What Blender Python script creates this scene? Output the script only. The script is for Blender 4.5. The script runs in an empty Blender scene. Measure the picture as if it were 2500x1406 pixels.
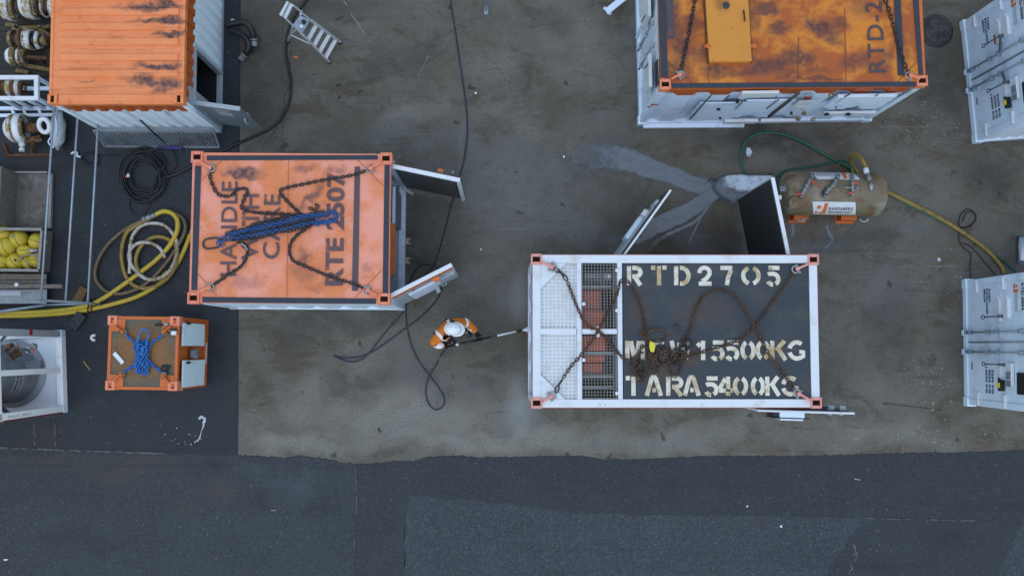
import bpy, math, random
from mathutils import Vector, Matrix
random.seed(7)
R = math.radians
SC = bpy.context.scene
COL = SC.collection

# ------------------------------------------------------------------ camera, sky, sun, exposure
CAM_H, CAM_F, CAM_A, CAM_B = 18.5, 2304.77, R(3.5641), R(-0.6937)
cam_d = bpy.data.cameras.new('camera'); cam = bpy.data.objects.new('camera', cam_d); COL.objects.link(cam)
cam.location = (0, 0, CAM_H); cam.rotation_euler = (CAM_A, CAM_B, 0)
cam_d.sensor_width = 36; cam_d.lens = 36*CAM_F/2500; cam_d.clip_start = .1; cam_d.clip_end = 500
SC.camera = cam
W = bpy.data.worlds.new('World'); SC.world = W; W.use_nodes = True
wn = W.node_tree; bg = wn.nodes['Background']
sky = wn.nodes.new('ShaderNodeTexSky'); sky.sky_type = 'NISHITA'; sky.sun_disc = False
SUN_EL, SUN_AZ = R(74), R(200)
sky.sun_elevation = SUN_EL; sky.sun_rotation = SUN_AZ
sky.air_density = 2.0; sky.dust_density = .7; sky.ozone_density = 0
wn.links.new(sky.outputs[0], bg.inputs[0]); bg.inputs[1].default_value = .15
sd = bpy.data.lights.new('sun', 'SUN'); sun = bpy.data.objects.new('sun', sd); COL.objects.link(sun)
sd.energy = .5; sd.angle = R(60); sd.color = (1, .95, .88)
sv = Vector((math.sin(SUN_AZ)*math.cos(SUN_EL), math.cos(SUN_AZ)*math.cos(SUN_EL), math.sin(SUN_EL)))
sun.rotation_euler = sv.to_track_quat('Z', 'Y').to_euler()
SC.view_settings.view_transform = 'Standard'; SC.view_settings.look = 'None'
SC.view_settings.exposure = .60; SC.view_settings.gamma = 1
try:
    SC.cycles.use_denoising = True; SC.cycles.max_bounces = 6; SC.cycles.volume_bounces = 0
except Exception: pass

# ------------------------------------------------------------------ pixel -> world
CM = (Matrix.Rotation(CAM_B, 3, 'Y') @ Matrix.Rotation(CAM_A, 3, 'X'))
CO = Vector((0, 0, CAM_H))
def ray(px, py): return CM @ Vector(((px-1250)/CAM_F, -(py-703)/CAM_F, -1))
def at(px, py, z=0.):
    d = ray(px, py); return CO + d*((z-CAM_H)/d.z)
GA = -.02   # asphalt level; the concrete slab's top is z = 0

# ------------------------------------------------------------------ mesh builder
class MB:
    def __init__(s): s.v = []; s.f = []; s.m = []; s.sm = []
    def add(s, vs, fs, m=0, smooth=False):
        o = len(s.v); s.v += [tuple(v) for v in vs]
        for f in fs: s.f.append([o+i for i in f]); s.m.append(m); s.sm.append(smooth)
    def box(s, c, d, rz=0, m=0, M=None):
        M = M or Matrix.Rotation(rz, 3, 'Z'); c = Vector(c); h = [x/2 for x in d]
        vs = [c + M @ Vector((sx*h[0], sy*h[1], sz*h[2])) for sz in (-1, 1) for sy in (-1, 1) for sx in (-1, 1)]
        s.add(vs, [(0,2,3,1),(4,5,7,6),(0,1,5,4),(2,6,7,3),(0,4,6,2),(1,3,7,5)], m)
    def span(s, a, b, w, h, m=0, up=(0,0,1)):     # bar from a to b, w wide (horizontal), h high
        a = Vector(a); b = Vector(b); t = (b-a); L = t.length; t.normalize(); u = Vector(up)
        sd_ = t.cross(u)
        if sd_.length < 1e-4: sd_ = t.cross(Vector((1,0,0)))
        sd_.normalize(); u = sd_.cross(t)
        s.box((a+b)/2, (L, w, h), m=m, M=Matrix((t, sd_, u)).transposed())
    def quad(s, p, m=0): s.add(p, [tuple(range(len(p)))], m)
    def prism(s, poly, z0, z1, m=0):
        n = len(poly); vs = [(p[0], p[1], z0) for p in poly]+[(p[0], p[1], z1) for p in poly]
        a = sum(poly[i][0]*poly[(i+1)%n][1]-poly[(i+1)%n][0]*poly[i][1] for i in range(n))
        fs = [tuple(range(n-1,-1,-1)), tuple(range(n,2*n))]+[(i,(i+1)%n,n+(i+1)%n,n+i) for i in range(n)]
        if a < 0: fs = [tuple(reversed(f)) for f in fs]
        s.add(vs, fs, m)
    def tube(s, pts, r, n=8, closed=False, m=0, caps=True):
        pts = [Vector(p) for p in pts]; N = len(pts)
        rr = r if isinstance(r, (list, tuple)) else [r]*N
        vs = []; nrm = None
        for i in range(N):
            a = pts[(i-1)%N] if (closed or i > 0) else pts[i]; b = pts[(i+1)%N] if (closed or i < N-1) else pts[i]
            t = b-a
            if t.length < 1e-9: t = Vector((0,0,1))
            t.normalize()
            if nrm is None:
                nrm = t.cross(Vector((0,0,1)))
                if nrm.length < 1e-3: nrm = t.cross(Vector((1,0,0)))
            nrm = nrm - t*nrm.dot(t)
            if nrm.length < 1e-6: nrm = t.orthogonal()
            nrm.normalize(); bn = t.cross(nrm)
            for k in range(n):
                an = 2*math.pi*k/n; vs.append(pts[i]+nrm*(rr[i]*math.cos(an))+bn*(rr[i]*math.sin(an)))
        fs = []
        for i in range(N if closed else N-1):
            j = (i+1)%N
            for k in range(n): fs.append((i*n+k, i*n+(k+1)%n, j*n+(k+1)%n, j*n+k))
        s.add(vs, fs, m, True)
        if caps and not closed:
            o = len(s.v)-len(vs)
            s.f.append([o+k for k in range(n-1,-1,-1)]); s.m.append(m); s.sm.append(False)
            s.f.append([o+(N-1)*n+k for k in range(n)]); s.m.append(m); s.sm.append(False)
    def cyl(s, a, b, r, r2=None, n=14, m=0): s.tube([a, b], [r, r if r2 is None else r2], n, m=m)
    def lathe(s, prof, o, ax, n=24, m=0):          # prof: list of (radius, height[, mat])
        o = Vector(o); ax = Vector(ax).normalized(); u = ax.orthogonal().normalized(); w = ax.cross(u)
        b = len(s.v)
        for p in prof:
            for k in range(n):
                an = 2*math.pi*k/n; s.v.append(tuple(o+ax*p[1]+(u*math.cos(an)+w*math.sin(an))*p[0]))
        for i in range(len(prof)-1):
            mm = prof[i][2] if len(prof[i]) > 2 else m
            for k in range(n):
                s.f.append([b+i*n+k, b+i*n+(k+1)%n, b+(i+1)*n+(k+1)%n, b+(i+1)*n+k]); s.m.append(mm); s.sm.append(True)
    def ball(s, c, r, nu=14, nv=9, M=None, m=0, zmin=-1):
        c = Vector(c); r = (r, r, r) if not isinstance(r, (tuple, list)) else r; M = M or Matrix.Identity(3)
        vs = []
        for j in range(nv+1):
            ph = math.pi*j/nv - math.pi/2
            for i in range(nu):
                th = 2*math.pi*i/nu; z = max(math.sin(ph), zmin)
                vs.append(c+M@Vector((r[0]*math.cos(ph)*math.cos(th), r[1]*math.cos(ph)*math.sin(th), r[2]*z)))
        s.add(vs, [(j*nu+i, j*nu+(i+1)%nu, (j+1)*nu+(i+1)%nu, (j+1)*nu+i) for j in range(nv) for i in range(nu)], m, True)
    def ribbon(s, pts, w, m=0):                    # flat strip in the XY plane
        pts = [Vector(p) for p in pts]; N = len(pts); ws = w if isinstance(w, (list, tuple)) else [w]*N; vs = []
        for i in range(N):
            t = (pts[min(i+1, N-1)]-pts[max(i-1, 0)]); t.z = 0; t.normalize(); q = Vector((-t.y, t.x, 0))
            vs += [pts[i]+q*ws[i]/2, pts[i]-q*ws[i]/2]
        s.add(vs, [(2*i, 2*i+1, 2*i+3, 2*i+2) for i in range(N-1)], m)
    def build(s, name, mats, parent=None, bevel=0, world=False):
        mats = mats if isinstance(mats, (list, tuple)) else [mats]
        off = Vector((0,0,0))
        if parent is None and s.v and not world:   # a thing that is one mesh: origin at its base
            xs = [v[0] for v in s.v]; ys = [v[1] for v in s.v]
            off = Vector(((min(xs)+max(xs))/2, (min(ys)+max(ys))/2, min(v[2] for v in s.v)))
        me = bpy.data.meshes.new(name); me.from_pydata([tuple(Vector(v)-off) for v in s.v], [], s.f)
        for mt in mats: me.materials.append(mt)
        me.polygons.foreach_set('material_index', s.m); me.polygons.foreach_set('use_smooth', s.sm); me.update()
        o = bpy.data.objects.new(name, me); COL.objects.link(o); o.location = off
        if parent is not None: o.parent = parent.root if isinstance(parent, Thing) else parent
        if bevel:
            b = o.modifiers.new('bevel', 'BEVEL'); b.width = bevel; b.segments = 2; b.limit_method = 'ANGLE'; b.angle_limit = R(40)
        return o

def tag(o, label=None, cat=None, group=None, kind=None):
    if label: o['label'] = label
    if cat: o['category'] = cat
    if group: o['group'] = group
    if kind: o['kind'] = kind
    return o
class Thing:
    def __init__(s, name, label, cat, loc, rz=0, group=None):
        s.root = bpy.data.objects.new(name, None); COL.objects.link(s.root); s.root.empty_display_size = .2
        s.root.location = loc; s.root.rotation_euler = (0, 0, rz); tag(s.root, label, cat, group)
        s.M = Matrix.Translation(Vector(loc)) @ Matrix.Rotation(rz, 4, 'Z'); s.I = s.M.inverted()
    def L(s, p): return s.I @ Vector(p)
    def P(s, px, py, z): return s.I @ at(px, py, z)         # z in world metres
    def F(s, px, py, axis, val):                            # pixel -> local point on the local plane axis = val
        o = s.I @ CO; d = s.I.to_3x3() @ ray(px, py); return o + d*((val-o[axis])/d[axis])

def spline(pts, step=6):
    pts = [Vector(p) for p in pts]; out = []
    for i in range(len(pts)-1):
        p0 = pts[max(i-1, 0)]; p1 = pts[i]; p2 = pts[i+1]; p3 = pts[min(i+2, len(pts)-1)]
        for k in range(step):
            t = k/step
            out.append(.5*((2*p1)+(p2-p0)*t+(2*p0-5*p1+4*p2-p3)*t*t+(3*p1-p0-3*p2+p3)*t**3))
    out.append(pts[-1]); return out
def pxs(pts, z): return [at(p[0], p[1], p[2] if len(p) > 2 else z) for p in pts]

# ------------------------------------------------------------------ materials
class NT:
    K = .785                                                # scales colours down so the unscaled wall whites look better lit
    def __init__(s, name):
        s.m = bpy.data.materials.new(name); s.m.use_nodes = True; s.t = s.m.node_tree
        s.b = s.t.nodes['Principled BSDF']; s.co = s.t.nodes.new('ShaderNodeTexCoord').outputs['Object']
    def n(s, ty, **k):
        x = s.t.nodes.new(ty)
        for a, v in k.items(): setattr(x, a, v)
        return x
    def l(s, a, b): s.t.links.new(a, b)
    def noise(s, sc, det=5, ro=.6, vec=None, stretch=None, dist=0):
        x = s.n('ShaderNodeTexNoise'); x.inputs['Scale'].default_value = sc; x.inputs['Detail'].default_value = det
        x.inputs['Roughness'].default_value = ro; x.inputs['Distortion'].default_value = dist
        v = vec or s.co
        if stretch:
            mp = s.n('ShaderNodeMapping'); mp.inputs['Scale'].default_value = stretch[:3]
            if len(stretch) > 3: mp.inputs['Rotation'].default_value = (0, 0, stretch[3])
            s.l(v, mp.inputs[0]); v = mp.outputs[0]
        s.l(v, x.inputs['Vector']); return x.outputs['Fac']
    def ramp(s, v, lo, hi, a=0., b=1.):
        x = s.n('ShaderNodeMapRange', interpolation_type='SMOOTHSTEP'); s.l(v, x.inputs[0])
        for i, q in zip((1, 2, 3, 4), (lo, hi, a, b)): x.inputs[i].default_value = q
        return x.outputs[0]
    def math(s, op, a, b):
        x = s.n('ShaderNodeMath', operation=op)
        for i, q in enumerate((a, b)):
            if isinstance(q, (int, float)): x.inputs[i].default_value = q
            else: s.l(q, x.inputs[i])
        return x.outputs[0]
    def mix(s, f, a, b):
        x = s.n('ShaderNodeMix', data_type='RGBA')
        for i, q in ((0, f), (6, a), (7, b)):
            if isinstance(q, (int, float)): x.inputs[i].default_value = q
            elif isinstance(q, (tuple, list)): x.inputs[i].default_value = (*[v*NT.K for v in q[:3]], 1)
            else: s.l(q, x.inputs[i])
        return x.outputs[2]
    def warp(s, amt, sc):
        x = s.n('ShaderNodeTexNoise'); x.inputs['Scale'].default_value = sc; x.inputs['Detail'].default_value = 4
        s.l(s.co, x.inputs['Vector'])
        a = s.n('ShaderNodeVectorMath', operation='SUBTRACT'); s.l(x.outputs['Color'], a.inputs[0]); a.inputs[1].default_value = (.5,.5,.5)
        b = s.n('ShaderNodeVectorMath', operation='SCALE'); s.l(a.outputs[0], b.inputs[0]); b.inputs['Scale'].default_value = amt
        c = s.n('ShaderNodeVectorMath', operation='ADD'); s.l(s.co, c.inputs[0]); s.l(b.outputs[0], c.inputs[1])
        return c.outputs[0]
    def spots(s, lst, vec, soft=.35):                       # lst: (x, y, rx, ry, rot, amount) -> max mask
        out = None
        for (x, y, rx, ry, ro, am) in lst:
            mp = s.n('ShaderNodeMapping', vector_type='TEXTURE'); mp.inputs['Location'].default_value = (x, y, 0)
            mp.inputs['Rotation'].default_value = (0, 0, ro); mp.inputs['Scale'].default_value = (rx, ry, 1000); s.l(vec, mp.inputs[0])
            ln = s.n('ShaderNodeVectorMath', operation='LENGTH'); s.l(mp.outputs[0], ln.inputs[0])
            k = s.ramp(ln.outputs['Value'], 1., soft, 0, am)
            out = k if out is None else s.math('MAXIMUM', out, k)
        return out
    def bump(s, h, st, d=.01):
        x = s.n('ShaderNodeBump'); x.inputs['Strength'].default_value = st; x.inputs['Distance'].default_value = d
        s.l(h, x.inputs['Height']); s.l(x.outputs[0], s.b.inputs['Normal'])
    def fin(s, col, rough=.6, metal=0, spec=.4):
        for nm, v in (('Base Color', col), ('Roughness', rough), ('Metallic', metal), ('Specular IOR Level', spec)):
            if isinstance(v, (int, float)): s.b.inputs[nm].default_value = v
            elif isinstance(v, (tuple, list)): s.b.inputs[nm].default_value = (*[q*NT.K for q in v[:3]], 1)
            else: s.l(v, s.b.inputs[nm])
        return s.m
def pmat(name, col, rough=.55, layers=(), grain=.12, gsc=60, bump=0, bsc=40, metal=0, spec=.4):
    """painted / plain surface: colour, fine grain, and wear layers (colour, scale, lo, hi, amount[, stretch])"""
    t = NT(name); c = col
    if grain:
        g = t.noise(gsc, 6, .7); c = t.mix(t.ramp(g, .3, .7), tuple(x*(1-grain) for x in col), tuple(min(1, x*(1+grain)) for x in col))
    for ly in layers:
        k = t.noise(ly[1], 7, .68, stretch=ly[5] if len(ly) > 5 else None); c = t.mix(t.ramp(k, ly[2], ly[3], 0, ly[4]), c, ly[0])
    if bump: t.bump(t.noise(bsc, 6, .65), bump)
    return t.fin(c, rough, metal, spec)

RUST = (.16, .065, .025); DIRT = (.10, .085, .07)
NT.K = 1.  # upright whites lifted and blued in place of skylight; rim white held lower
WHITE = pmat('wall_white_skylit', (.58, .68, .80), .5, [((.30, .32, .35), 1.8, .50, .70, .55), ((.72, .80, .90), 4, .56, .68, .5), ((.30, .15, .06), 9, .66, .73, .7), ((.15, .13, .11), 16, .66, .72, .6)], .06)
WHITE_TOP = pmat('white_rim_paint', (.56, .585, .62), .5, [((.44, .42, .38), 2.6, .50, .68, .6), ((.42, .28, .12), 3.4, .60, .72, .6), ((.30, .12, .04), 8, .645, .70, .85), ((.16, .10, .06), 22, .67, .72, .7)], .06)
WHITE_DIRTY = pmat('dirty_wall_white_skylit', (.68, .76, .83), .55, [((.2, .2, .2), 1.6, .5, .75, .55, (6, 6, .6)), ((.25, .13, .06), 12, .64, .75, .7)], .06)
NT.K = .785
GREY = pmat('grey_paint', (.20, .23, .26), .5, [((.1, .1, .1), 3, .5, .75, .5)], .08)
LGREY = pmat('light_grey_paint', (.38, .42, .46), .5, [((.2, .2, .2), 4, .55, .75, .5), (RUST, 14, .68, .76, .5)], .06)
DARKPANEL = pmat('dark_panel', (.028, .03, .034), .6, [((.05, .05, .05), 3, .5, .7, .6)], .1)
DARKSTRIP = pmat('dark_antislip', (.032, .041, .060), .75, [((.35, .3, .26), 18, .68, .73, .7), ((.03, .03, .035), 3, .4, .7, .6)], .15, 120)
BLACK = pmat('black_rubber', (.012, .013, .016), .45, [((.04, .04, .04), 8, .5, .75, .6)], .1)
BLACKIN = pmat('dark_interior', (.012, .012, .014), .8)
CABLE = pmat('black_cable', (.010, .011, .014), .4, [((.03, .03, .033), 5, .5, .7, .7)])
BLUEHOSE = pmat('blue_hose', (.012, .022, .06), .4, [((.03, .035, .05), 4, .5, .7, .6)])
STEEL = pmat('bare_steel', (.34, .36, .38), .4, [((.12, .11, .1), 12, .5, .72, .7)], .1, metal=.6)
ALU = pmat('aluminium', (.62, .64, .66), .45, [((.3, .3, .3), 14, .5, .75, .5)], .08, metal=.25)
GALV = pmat('galvanised', (.34, .40, .47), .45, [((.2, .22, .25), 9, .45, .7, .6)], .1, metal=.3)
RUSTM = pmat('rusty_iron', (.10, .045, .02), .8, [((.22, .10, .035), 14, .45, .65, .8), ((.04, .03, .025), 6, .5, .7, .7)], .25, bump=.4)
RUSTCHAIN = pmat('rusty_chain', (.085, .045, .028), .75, [((.16, .075, .03), 10, .5, .62, .8), ((.03, .025, .022), 5, .5, .65, .8)], .3, 80)
DARKCHAIN = pmat('dark_chain', (.035, .032, .034), .55, [((.10, .05, .03), 9, .5, .65, .7), ((.02, .05, .13), 6, .58, .7, .6)], .3, 80)
BLUECHAIN = pmat('blue_chain', (.02, .092, .28), .45, [((.02, .03, .06), 7, .54, .70, .6)], .25, 80)
BRIGHTBLUE = pmat('bright_blue_chain', (.015, .15, .48), .4, [((.01, .06, .2), 9, .5, .7, .6)], .2, 80)
OCHRE = pmat('ochre_corrosion', (.20, .13, .035), .8, [((.50, .46, .36), 16, .5, .62, .8), ((.05, .03, .015), 10, .5, .62, .8)], .3, bump=.4)
OLDWHITE = pmat('flaking_white', (.60, .62, .62), .6, [((.34, .22, .05), 7, .46, .56, .95), ((.10, .055, .02), 13, .54, .64, .85)], .1, bump=.2)
PLASTICW = pmat('white_plastic', (.72, .75, .78), .4, [((.5, .5, .5), 6, .5, .75, .4)], .04)
WOOD = pmat('weathered_wood', (.19, .155, .125), .8, [((.24, .22, .2), 3, .45, .7, .7, (1, 14, 1)), ((.05, .04, .035), 4, .5, .72, .8, (2, 9, 1))], .2, 40, bump=.3)
WOODP = pmat('pale_wood', (.30, .28, .25), .8, [((.12, .11, .1), 4, .48, .7, .7, (1, 10, 1)), ((.4, .38, .34), 6, .55, .7, .5)], .15, 40)
YELLOW = pmat('yellow_hose', (.55, .40, .035), .45, [((.30, .22, .03), 6, .5, .72, .6), ((.10, .08, .04), 14, .62, .72, .6)], .08)
OLIVE = pmat('dirty_yellow_hose', (.30, .20, .035), .5, [((.14, .09, .03), 7, .45, .68, .8)], .15)
BROWNHOSE = pmat('brown_hose', (.16, .105, .05), .55, [((.34, .32, .28), 8, .55, .68, .8), ((.05, .04, .03), 16, .5, .65, .7)], .2)
PALEHOSE = pmat('pale_hose', (.5, .47, .42), .5, [((.22, .13, .04), 7, .45, .62, .9)], .1)
GREENHOSE = pmat('green_hose', (.012, .115, .075), .4, [((.01, .05, .035), 8, .5, .7, .6)], .12)
FLOAT = pmat('yellow_float', (.56, .42, .03), .55, [((.30, .20, .02), 5, .5, .7, .6), ((.06, .05, .03), 22, .64, .7, .8)], .1)
SALMON = pmat('faded_coral_paint', (.80, .23, .12), .5, [((.75, .35, .26), 5, .45, .7, .7), (RUST, 14, .66, .74, .7)], .06)
PINK = pmat('faded_pink_paint', (.74, .29, .25), .5, [((.72, .42, .38), 5, .45, .7, .7), (RUST, 14, .66, .74, .7)], .06)
ORANGE = pmat('orange_paint', (.62, .135, .02), .5, [((.30, .07, .015), 3.5, .5, .72, .6), ((.05, .03, .02), 13, .66, .74, .7)], .06)
ORANGE_DK = pmat('orange_rail_paint', (.52, .105, .018), .5, [((.25, .06, .02), 3.5, .5, .72, .6), ((.6, .55, .5), 20, .70, .75, .6)], .06)
HIVIS = pmat('hivis_orange', (.72, .19, .012), .75, [((.42, .10, .01), 9, .48, .68, .55)], .06, bump=.5, bsc=16)
REFLECT = pmat('reflective_white', (.82, .84, .86), .4, grain=.03)
HELM = pmat('white_helmet', (.86, .88, .9), .3, [((.6, .6, .6), 8, .6, .8, .4)], .02)
TROUSER = pmat('dark_trousers', (.02, .022, .028), .8)
SKIN = pmat('skin', (.42, .24, .17), .55)
SIGNRED = pmat('red_mark', (.35, .03, .02), .5)
HANDLERED = pmat('red_handle', (.50, .07, .05), .45)
SIGNOR = pmat('orange_mark', (.75, .16, .02), .5)
INK = pmat('black_lettering', (.02, .022, .028), .6, grain=0)
GREYINK = pmat('grey_lettering', (.25, .28, .33), .6, grain=0)
BRIGHTW = pmat('bright_white_paint', (1., 1.06, 1.12), .5, [((.5, .46, .42), 3, .56, .72, .4), ((.35, .2, .1), 11, .66, .72, .5)], .04)
BLUEBAR = pmat('blue_paint', (.02, .03, .16), .5)
YTAG = pmat('yellow_tag', (.75, .60, .04), .5, grain=.04)
ENGRED = pmat('red_engine_paint', (.70, .105, .034), .45, [((.30, .06, .03), 4, .52, .7, .7)], .1)
BROWNPLANK = pmat('brown_timber', (.15, .085, .03), .8, [((.07, .045, .02), 5, .45, .7, .7, (2, 9, 1))], .2)
BRONZE = pmat('brown_tank_paint', (.185, .150, .090), .55, [((.33, .30, .24), 2.0, .46, .62, .8), ((.21, .095, .03), 2.6, .50, .62, .8), ((.085, .07, .055), 5, .54, .66, .7), ((.05, .035, .025), 17, .62, .70, .7)], .15, bump=.15)
CRUST = pmat('lime_crust', (.52, .60, .68), .75, [((.22, .25, .3), 5, .45, .65, .8), ((.10, .07, .06), 13, .6, .70, .8)], .12, bump=.6, bsc=18)
TANKGREY = pmat('grey_tank_paint', (.22, .25, .29), .55, [((.10, .105, .12), 2.5, .45, .7, .7), ((.2, .19, .18), 9, .58, .75, .5)], .1)

def stain_roof(name, col, col2, stain, spots, grime, nscale=1.6, amt=.75, lo=.46, hi=.66, streak=False):
    t = NT(name); g = t.noise(55, 6, .7)
    c = t.mix(t.ramp(g, .3, .7), tuple(x*.93 for x in col), tuple(min(1, x*1.05) for x in col))
    c = t.mix(t.ramp(t.noise(nscale, 8, .66), lo, hi, 0, amt), c, col2)
    c = t.mix(t.ramp(t.noise(5.5, 8, .75), .56, .70, 0, .55), c, grime)
    c = t.mix(t.ramp(t.noise(26, 5, .7), .66, .72, 0, .5), c, grime)
    if streak: c = t.mix(t.ramp(t.noise(2.2, 10, .72, stretch=(.35, 7, 1)), .54, .64, 0, .55), c, grime); c = t.mix(t.ramp(t.noise(3, 10, .75, stretch=(.5, 9, 1)), .60, .68, 0, .5), c, stain)
    if spots:
        v = t.warp(.30, 4.5); k = t.spots(spots, v, .25)
        br = t.ramp(t.noise(13, 7, .75), .30, .60, .45, 1.)
        c = t.mix(t.math('MULTIPLY', k, br), c, stain)
    t.bump(t.noise(22, 6, .7), .12)
    return t.fin(c, .6, 0, .35)

# ------------------------------------------------------------------ lettering
TXTC = {}
def text(parent, name, s, O, u, v, mat, bold=0., gap=1.):
    """lettering s stretched into the parallelogram O, u (reading direction), v (letter up); returns the part"""
    key = (s, bold, gap)
    if key not in TXTC:
        cu = bpy.data.curves.new('lettering', 'FONT'); cu.body = s; cu.offset = bold; cu.space_character = gap; cu.resolution_u = 4
        cu.align_x = 'LEFT'
        ob = bpy.data.objects.new('lettering', cu); COL.objects.link(ob); dg = bpy.context.evaluated_depsgraph_get()
        me = bpy.data.meshes.new_from_object(ob.evaluated_get(dg)); bpy.data.objects.remove(ob); bpy.data.curves.remove(cu)
        vs = [tuple(x.co) for x in me.vertices]; fs = [tuple(p.vertices) for p in me.polygons]; bpy.data.meshes.remove(me); TXTC[key] = (vs, fs)
    vs, fs = TXTC[key]
    x0 = min(p[0] for p in vs); x1 = max(p[0] for p in vs); y0 = min(p[1] for p in vs); y1 = max(p[1] for p in vs)
    O = Vector(O); u = Vector(u); v = Vector(v); mb = MB()
    mb.add([O+u*((p[0]-x0)/(x1-x0))+v*((p[1]-y0)/(y1-y0)) for p in vs], fs)
    return mb.build(name, mat, parent)
def arc(cx, cy, rx, ry, a0, a1, n=12): return [(cx+rx*math.cos(R(a0+(a1-a0)*i/n)), cy+ry*math.sin(R(a0+(a1-a0)*i/n))) for i in range(n+1)]
STENCIL = {
 'R': [[(.13,0),(.13,1)], [(.34,.91)]+arc(.58,.69,.29,.22,90,-90)+[(.34,.47)], [(.52,.42),(.86,0)]],
 'T': [[(.5,0),(.5,1)], [(0,.92),(.28,.92)], [(.72,.92),(1,.92)]],
 'D': [[(.13,0),(.13,1)], [(.36,.91)]+arc(.45,.5,.42,.41,90,-90)+[(.36,.09)]],
 '2': [arc(.48,.66,.38,.26,185,-20)+[(.62,.36),(.28,.2)], [(.04,.09),(.98,.09)]],
 '7': [[(.02,.91),(.98,.91)], [(.86,.78),(.62,.4),(.52,0)]],
 '0': [arc(.5,.5,.38,.42,108,252), arc(.5,.5,.38,.42,72,-72)],
 'O': [arc(.5,.5,.4,.42,108,252), arc(.5,.5,.4,.42,72,-72)],
 '5': [[(.14,.91),(.96,.91)], [(.1,.56),(.22,.6)]+arc(.46,.32,.4,.28,95,-60), arc(.46,.32,.4,.28,-90,-155)],
 'M': [[(.12,0),(.12,1)], [(.88,0),(.88,1)], [(.30,.98),(.46,.1)], [(.70,.98),(.56,.1)]],
 'G': [arc(.52,.5,.4,.42,50,165), arc(.52,.5,.4,.42,195,285), [(.62,.09),(.88,.2),(.88,.42),(.66,.42)]],
 'W': [[(.08,1),(.28,.05)], [(.46,.9),(.36,.1)], [(.56,.9),(.66,.1)], [(.92,1),(.74,.05)]],
 '1': [[(.55,0),(.55,1)], [(.1,.72),(.34,.86)]],
 'K': [[(.13,0),(.13,1)], [(.36,.5),(.84,1)], [(.46,.58),(.9,0)]],
 'A': [[(.10,0),(.40,.96)], [(.60,.96),(.90,0)], [(.34,.96),(.66,.96)], [(.42,.3),(.62,.3)]],
 '4': [[(.66,0),(.66,.22)], [(.66,.34),(.66,1)], [(.5,.92),(.08,.36)], [(.04,.27),(.5,.27)], [(.82,.27),(1,.27)]],
}
def stencil(mb, ch, x0, x1, y0, y1, z, t, jit=0.):
    for i, st in enumerate(STENCIL[ch]):
        mb.ribbon([(x0+p[0]*(x1-x0), y0+p[1]*(y1-y0), z+.0006*i) for p in st], t)

# ------------------------------------------------------------------ shared builders
def chain(mb, path, pitch=.058, r=.0120, m=0, roll0=0.35, wid=.0225):
    """a run of oval links along a path, alternately turned"""
    pts = spline(path, 10); d = [0]
    for a, b in zip(pts, pts[1:]): d.append(d[-1]+(b-a).length)
    n = max(2, int(d[-1]/pitch)); k = 0
    for i in range(n):
        tgt = (i+.5)*d[-1]/n
        while k < len(d)-2 and d[k+1] < tgt: k += 1
        w = (tgt-d[k])/max(1e-9, d[k+1]-d[k]); c = pts[k].lerp(pts[k+1], w); t = (pts[k+1]-pts[k]).normalized()
        sd_ = t.cross(Vector((0,0,1)))
        if sd_.length < 1e-3: sd_ = t.cross(Vector((0,1,0)))
        sd_.normalize(); up = sd_.cross(t)
        ro = roll0+random.uniform(-.25, .25)+(math.pi/2 if i % 2 else 0); q = sd_*math.cos(ro)+up*math.sin(ro)
        hl = pitch*.5+r*1.1; loop = []
        for (sg, a0) in ((1, -90), (-1, 90)):
            for a in (0, 60, 120, 180):
                an = R(a0+a); loop.append(c+t*(sg*(hl-wid)+wid*math.cos(an))+q*(wid*math.sin(an)))
        mb.tube(loop, r, 5, closed=True, m=m)
def oval(mb, c, L, Wd, ang, r, z=None, m=0, tilt=0):
    """an oblong master link lying flat"""
    c = Vector(c); t = Vector((math.cos(ang), math.sin(ang), 0)); q = Vector((-math.sin(ang), math.cos(ang), tilt)); w = Wd/2; loop = []
    for (sg, a0) in ((1, -90), (-1, 90)):
        for a in range(0, 181, 20):
            an = R(a0+a); loop.append(c+t*(sg*(L/2-w)+w*math.cos(an))+q*(w*math.sin(an)))
    mb.tube(loop, r, 8, closed=True, m=m)
def shackle(parent, p, ang, mat, size=.065, name='shackle'):
    """bow shackle lying on its side, the pin across its mouth"""
    mb = MB(); p = Vector(p); t = Vector((math.cos(ang), math.sin(ang), 0)); q = Vector((-math.sin(ang), math.cos(ang), 0))
    pts = [p+q*size*.55-t*size*.6] + [p+t*(size*.75*math.cos(R(a)))+q*(size*.8*math.sin(R(a))) for a in range(80, -81, -20)] + [p-q*size*.55-t*size*.6]
    mb.tube(spline(pts, 2), .014, 7); a = p-t*size*.6
    mb.cyl(a-q*size*.95, a+q*size*.95, .013, n=8); mb.cyl(a+q*size*.75, a+q*size*1.15, .024, n=6); mb.cyl(a-q*size*.75, a-q*size*1.0, .022, n=10)
    return mb.build(name, mat, parent)
CASTIN = pmat('casting_hole_shade', (.022, .010, .006), .9, spec=.05)
def casting(parent, x, y, z, mat, s=.19, h=.16, hole=(.088, .056)):
    """corner casting with a real slot in its top"""
    mb = MB(); a, b = hole
    mb.box((x-(s+a)/4, y, z-h/2), ((s-a)/2, s, h)); mb.box((x+(s+a)/4, y, z-h/2), ((s-a)/2, s, h))
    mb.box((x, y-(s+b)/4, z-h/2), (a, (s-b)/2, h)); mb.box((x, y+(s+b)/4, z-h/2), (a, (s-b)/2, h))
    mb.box((x, y, z-.032), (a, b, .02), m=1)  # dark plate colours in the shade of a deeper hole
    return mb.build('corner_casting', [mat, CASTIN], parent, bevel=.012)
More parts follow.
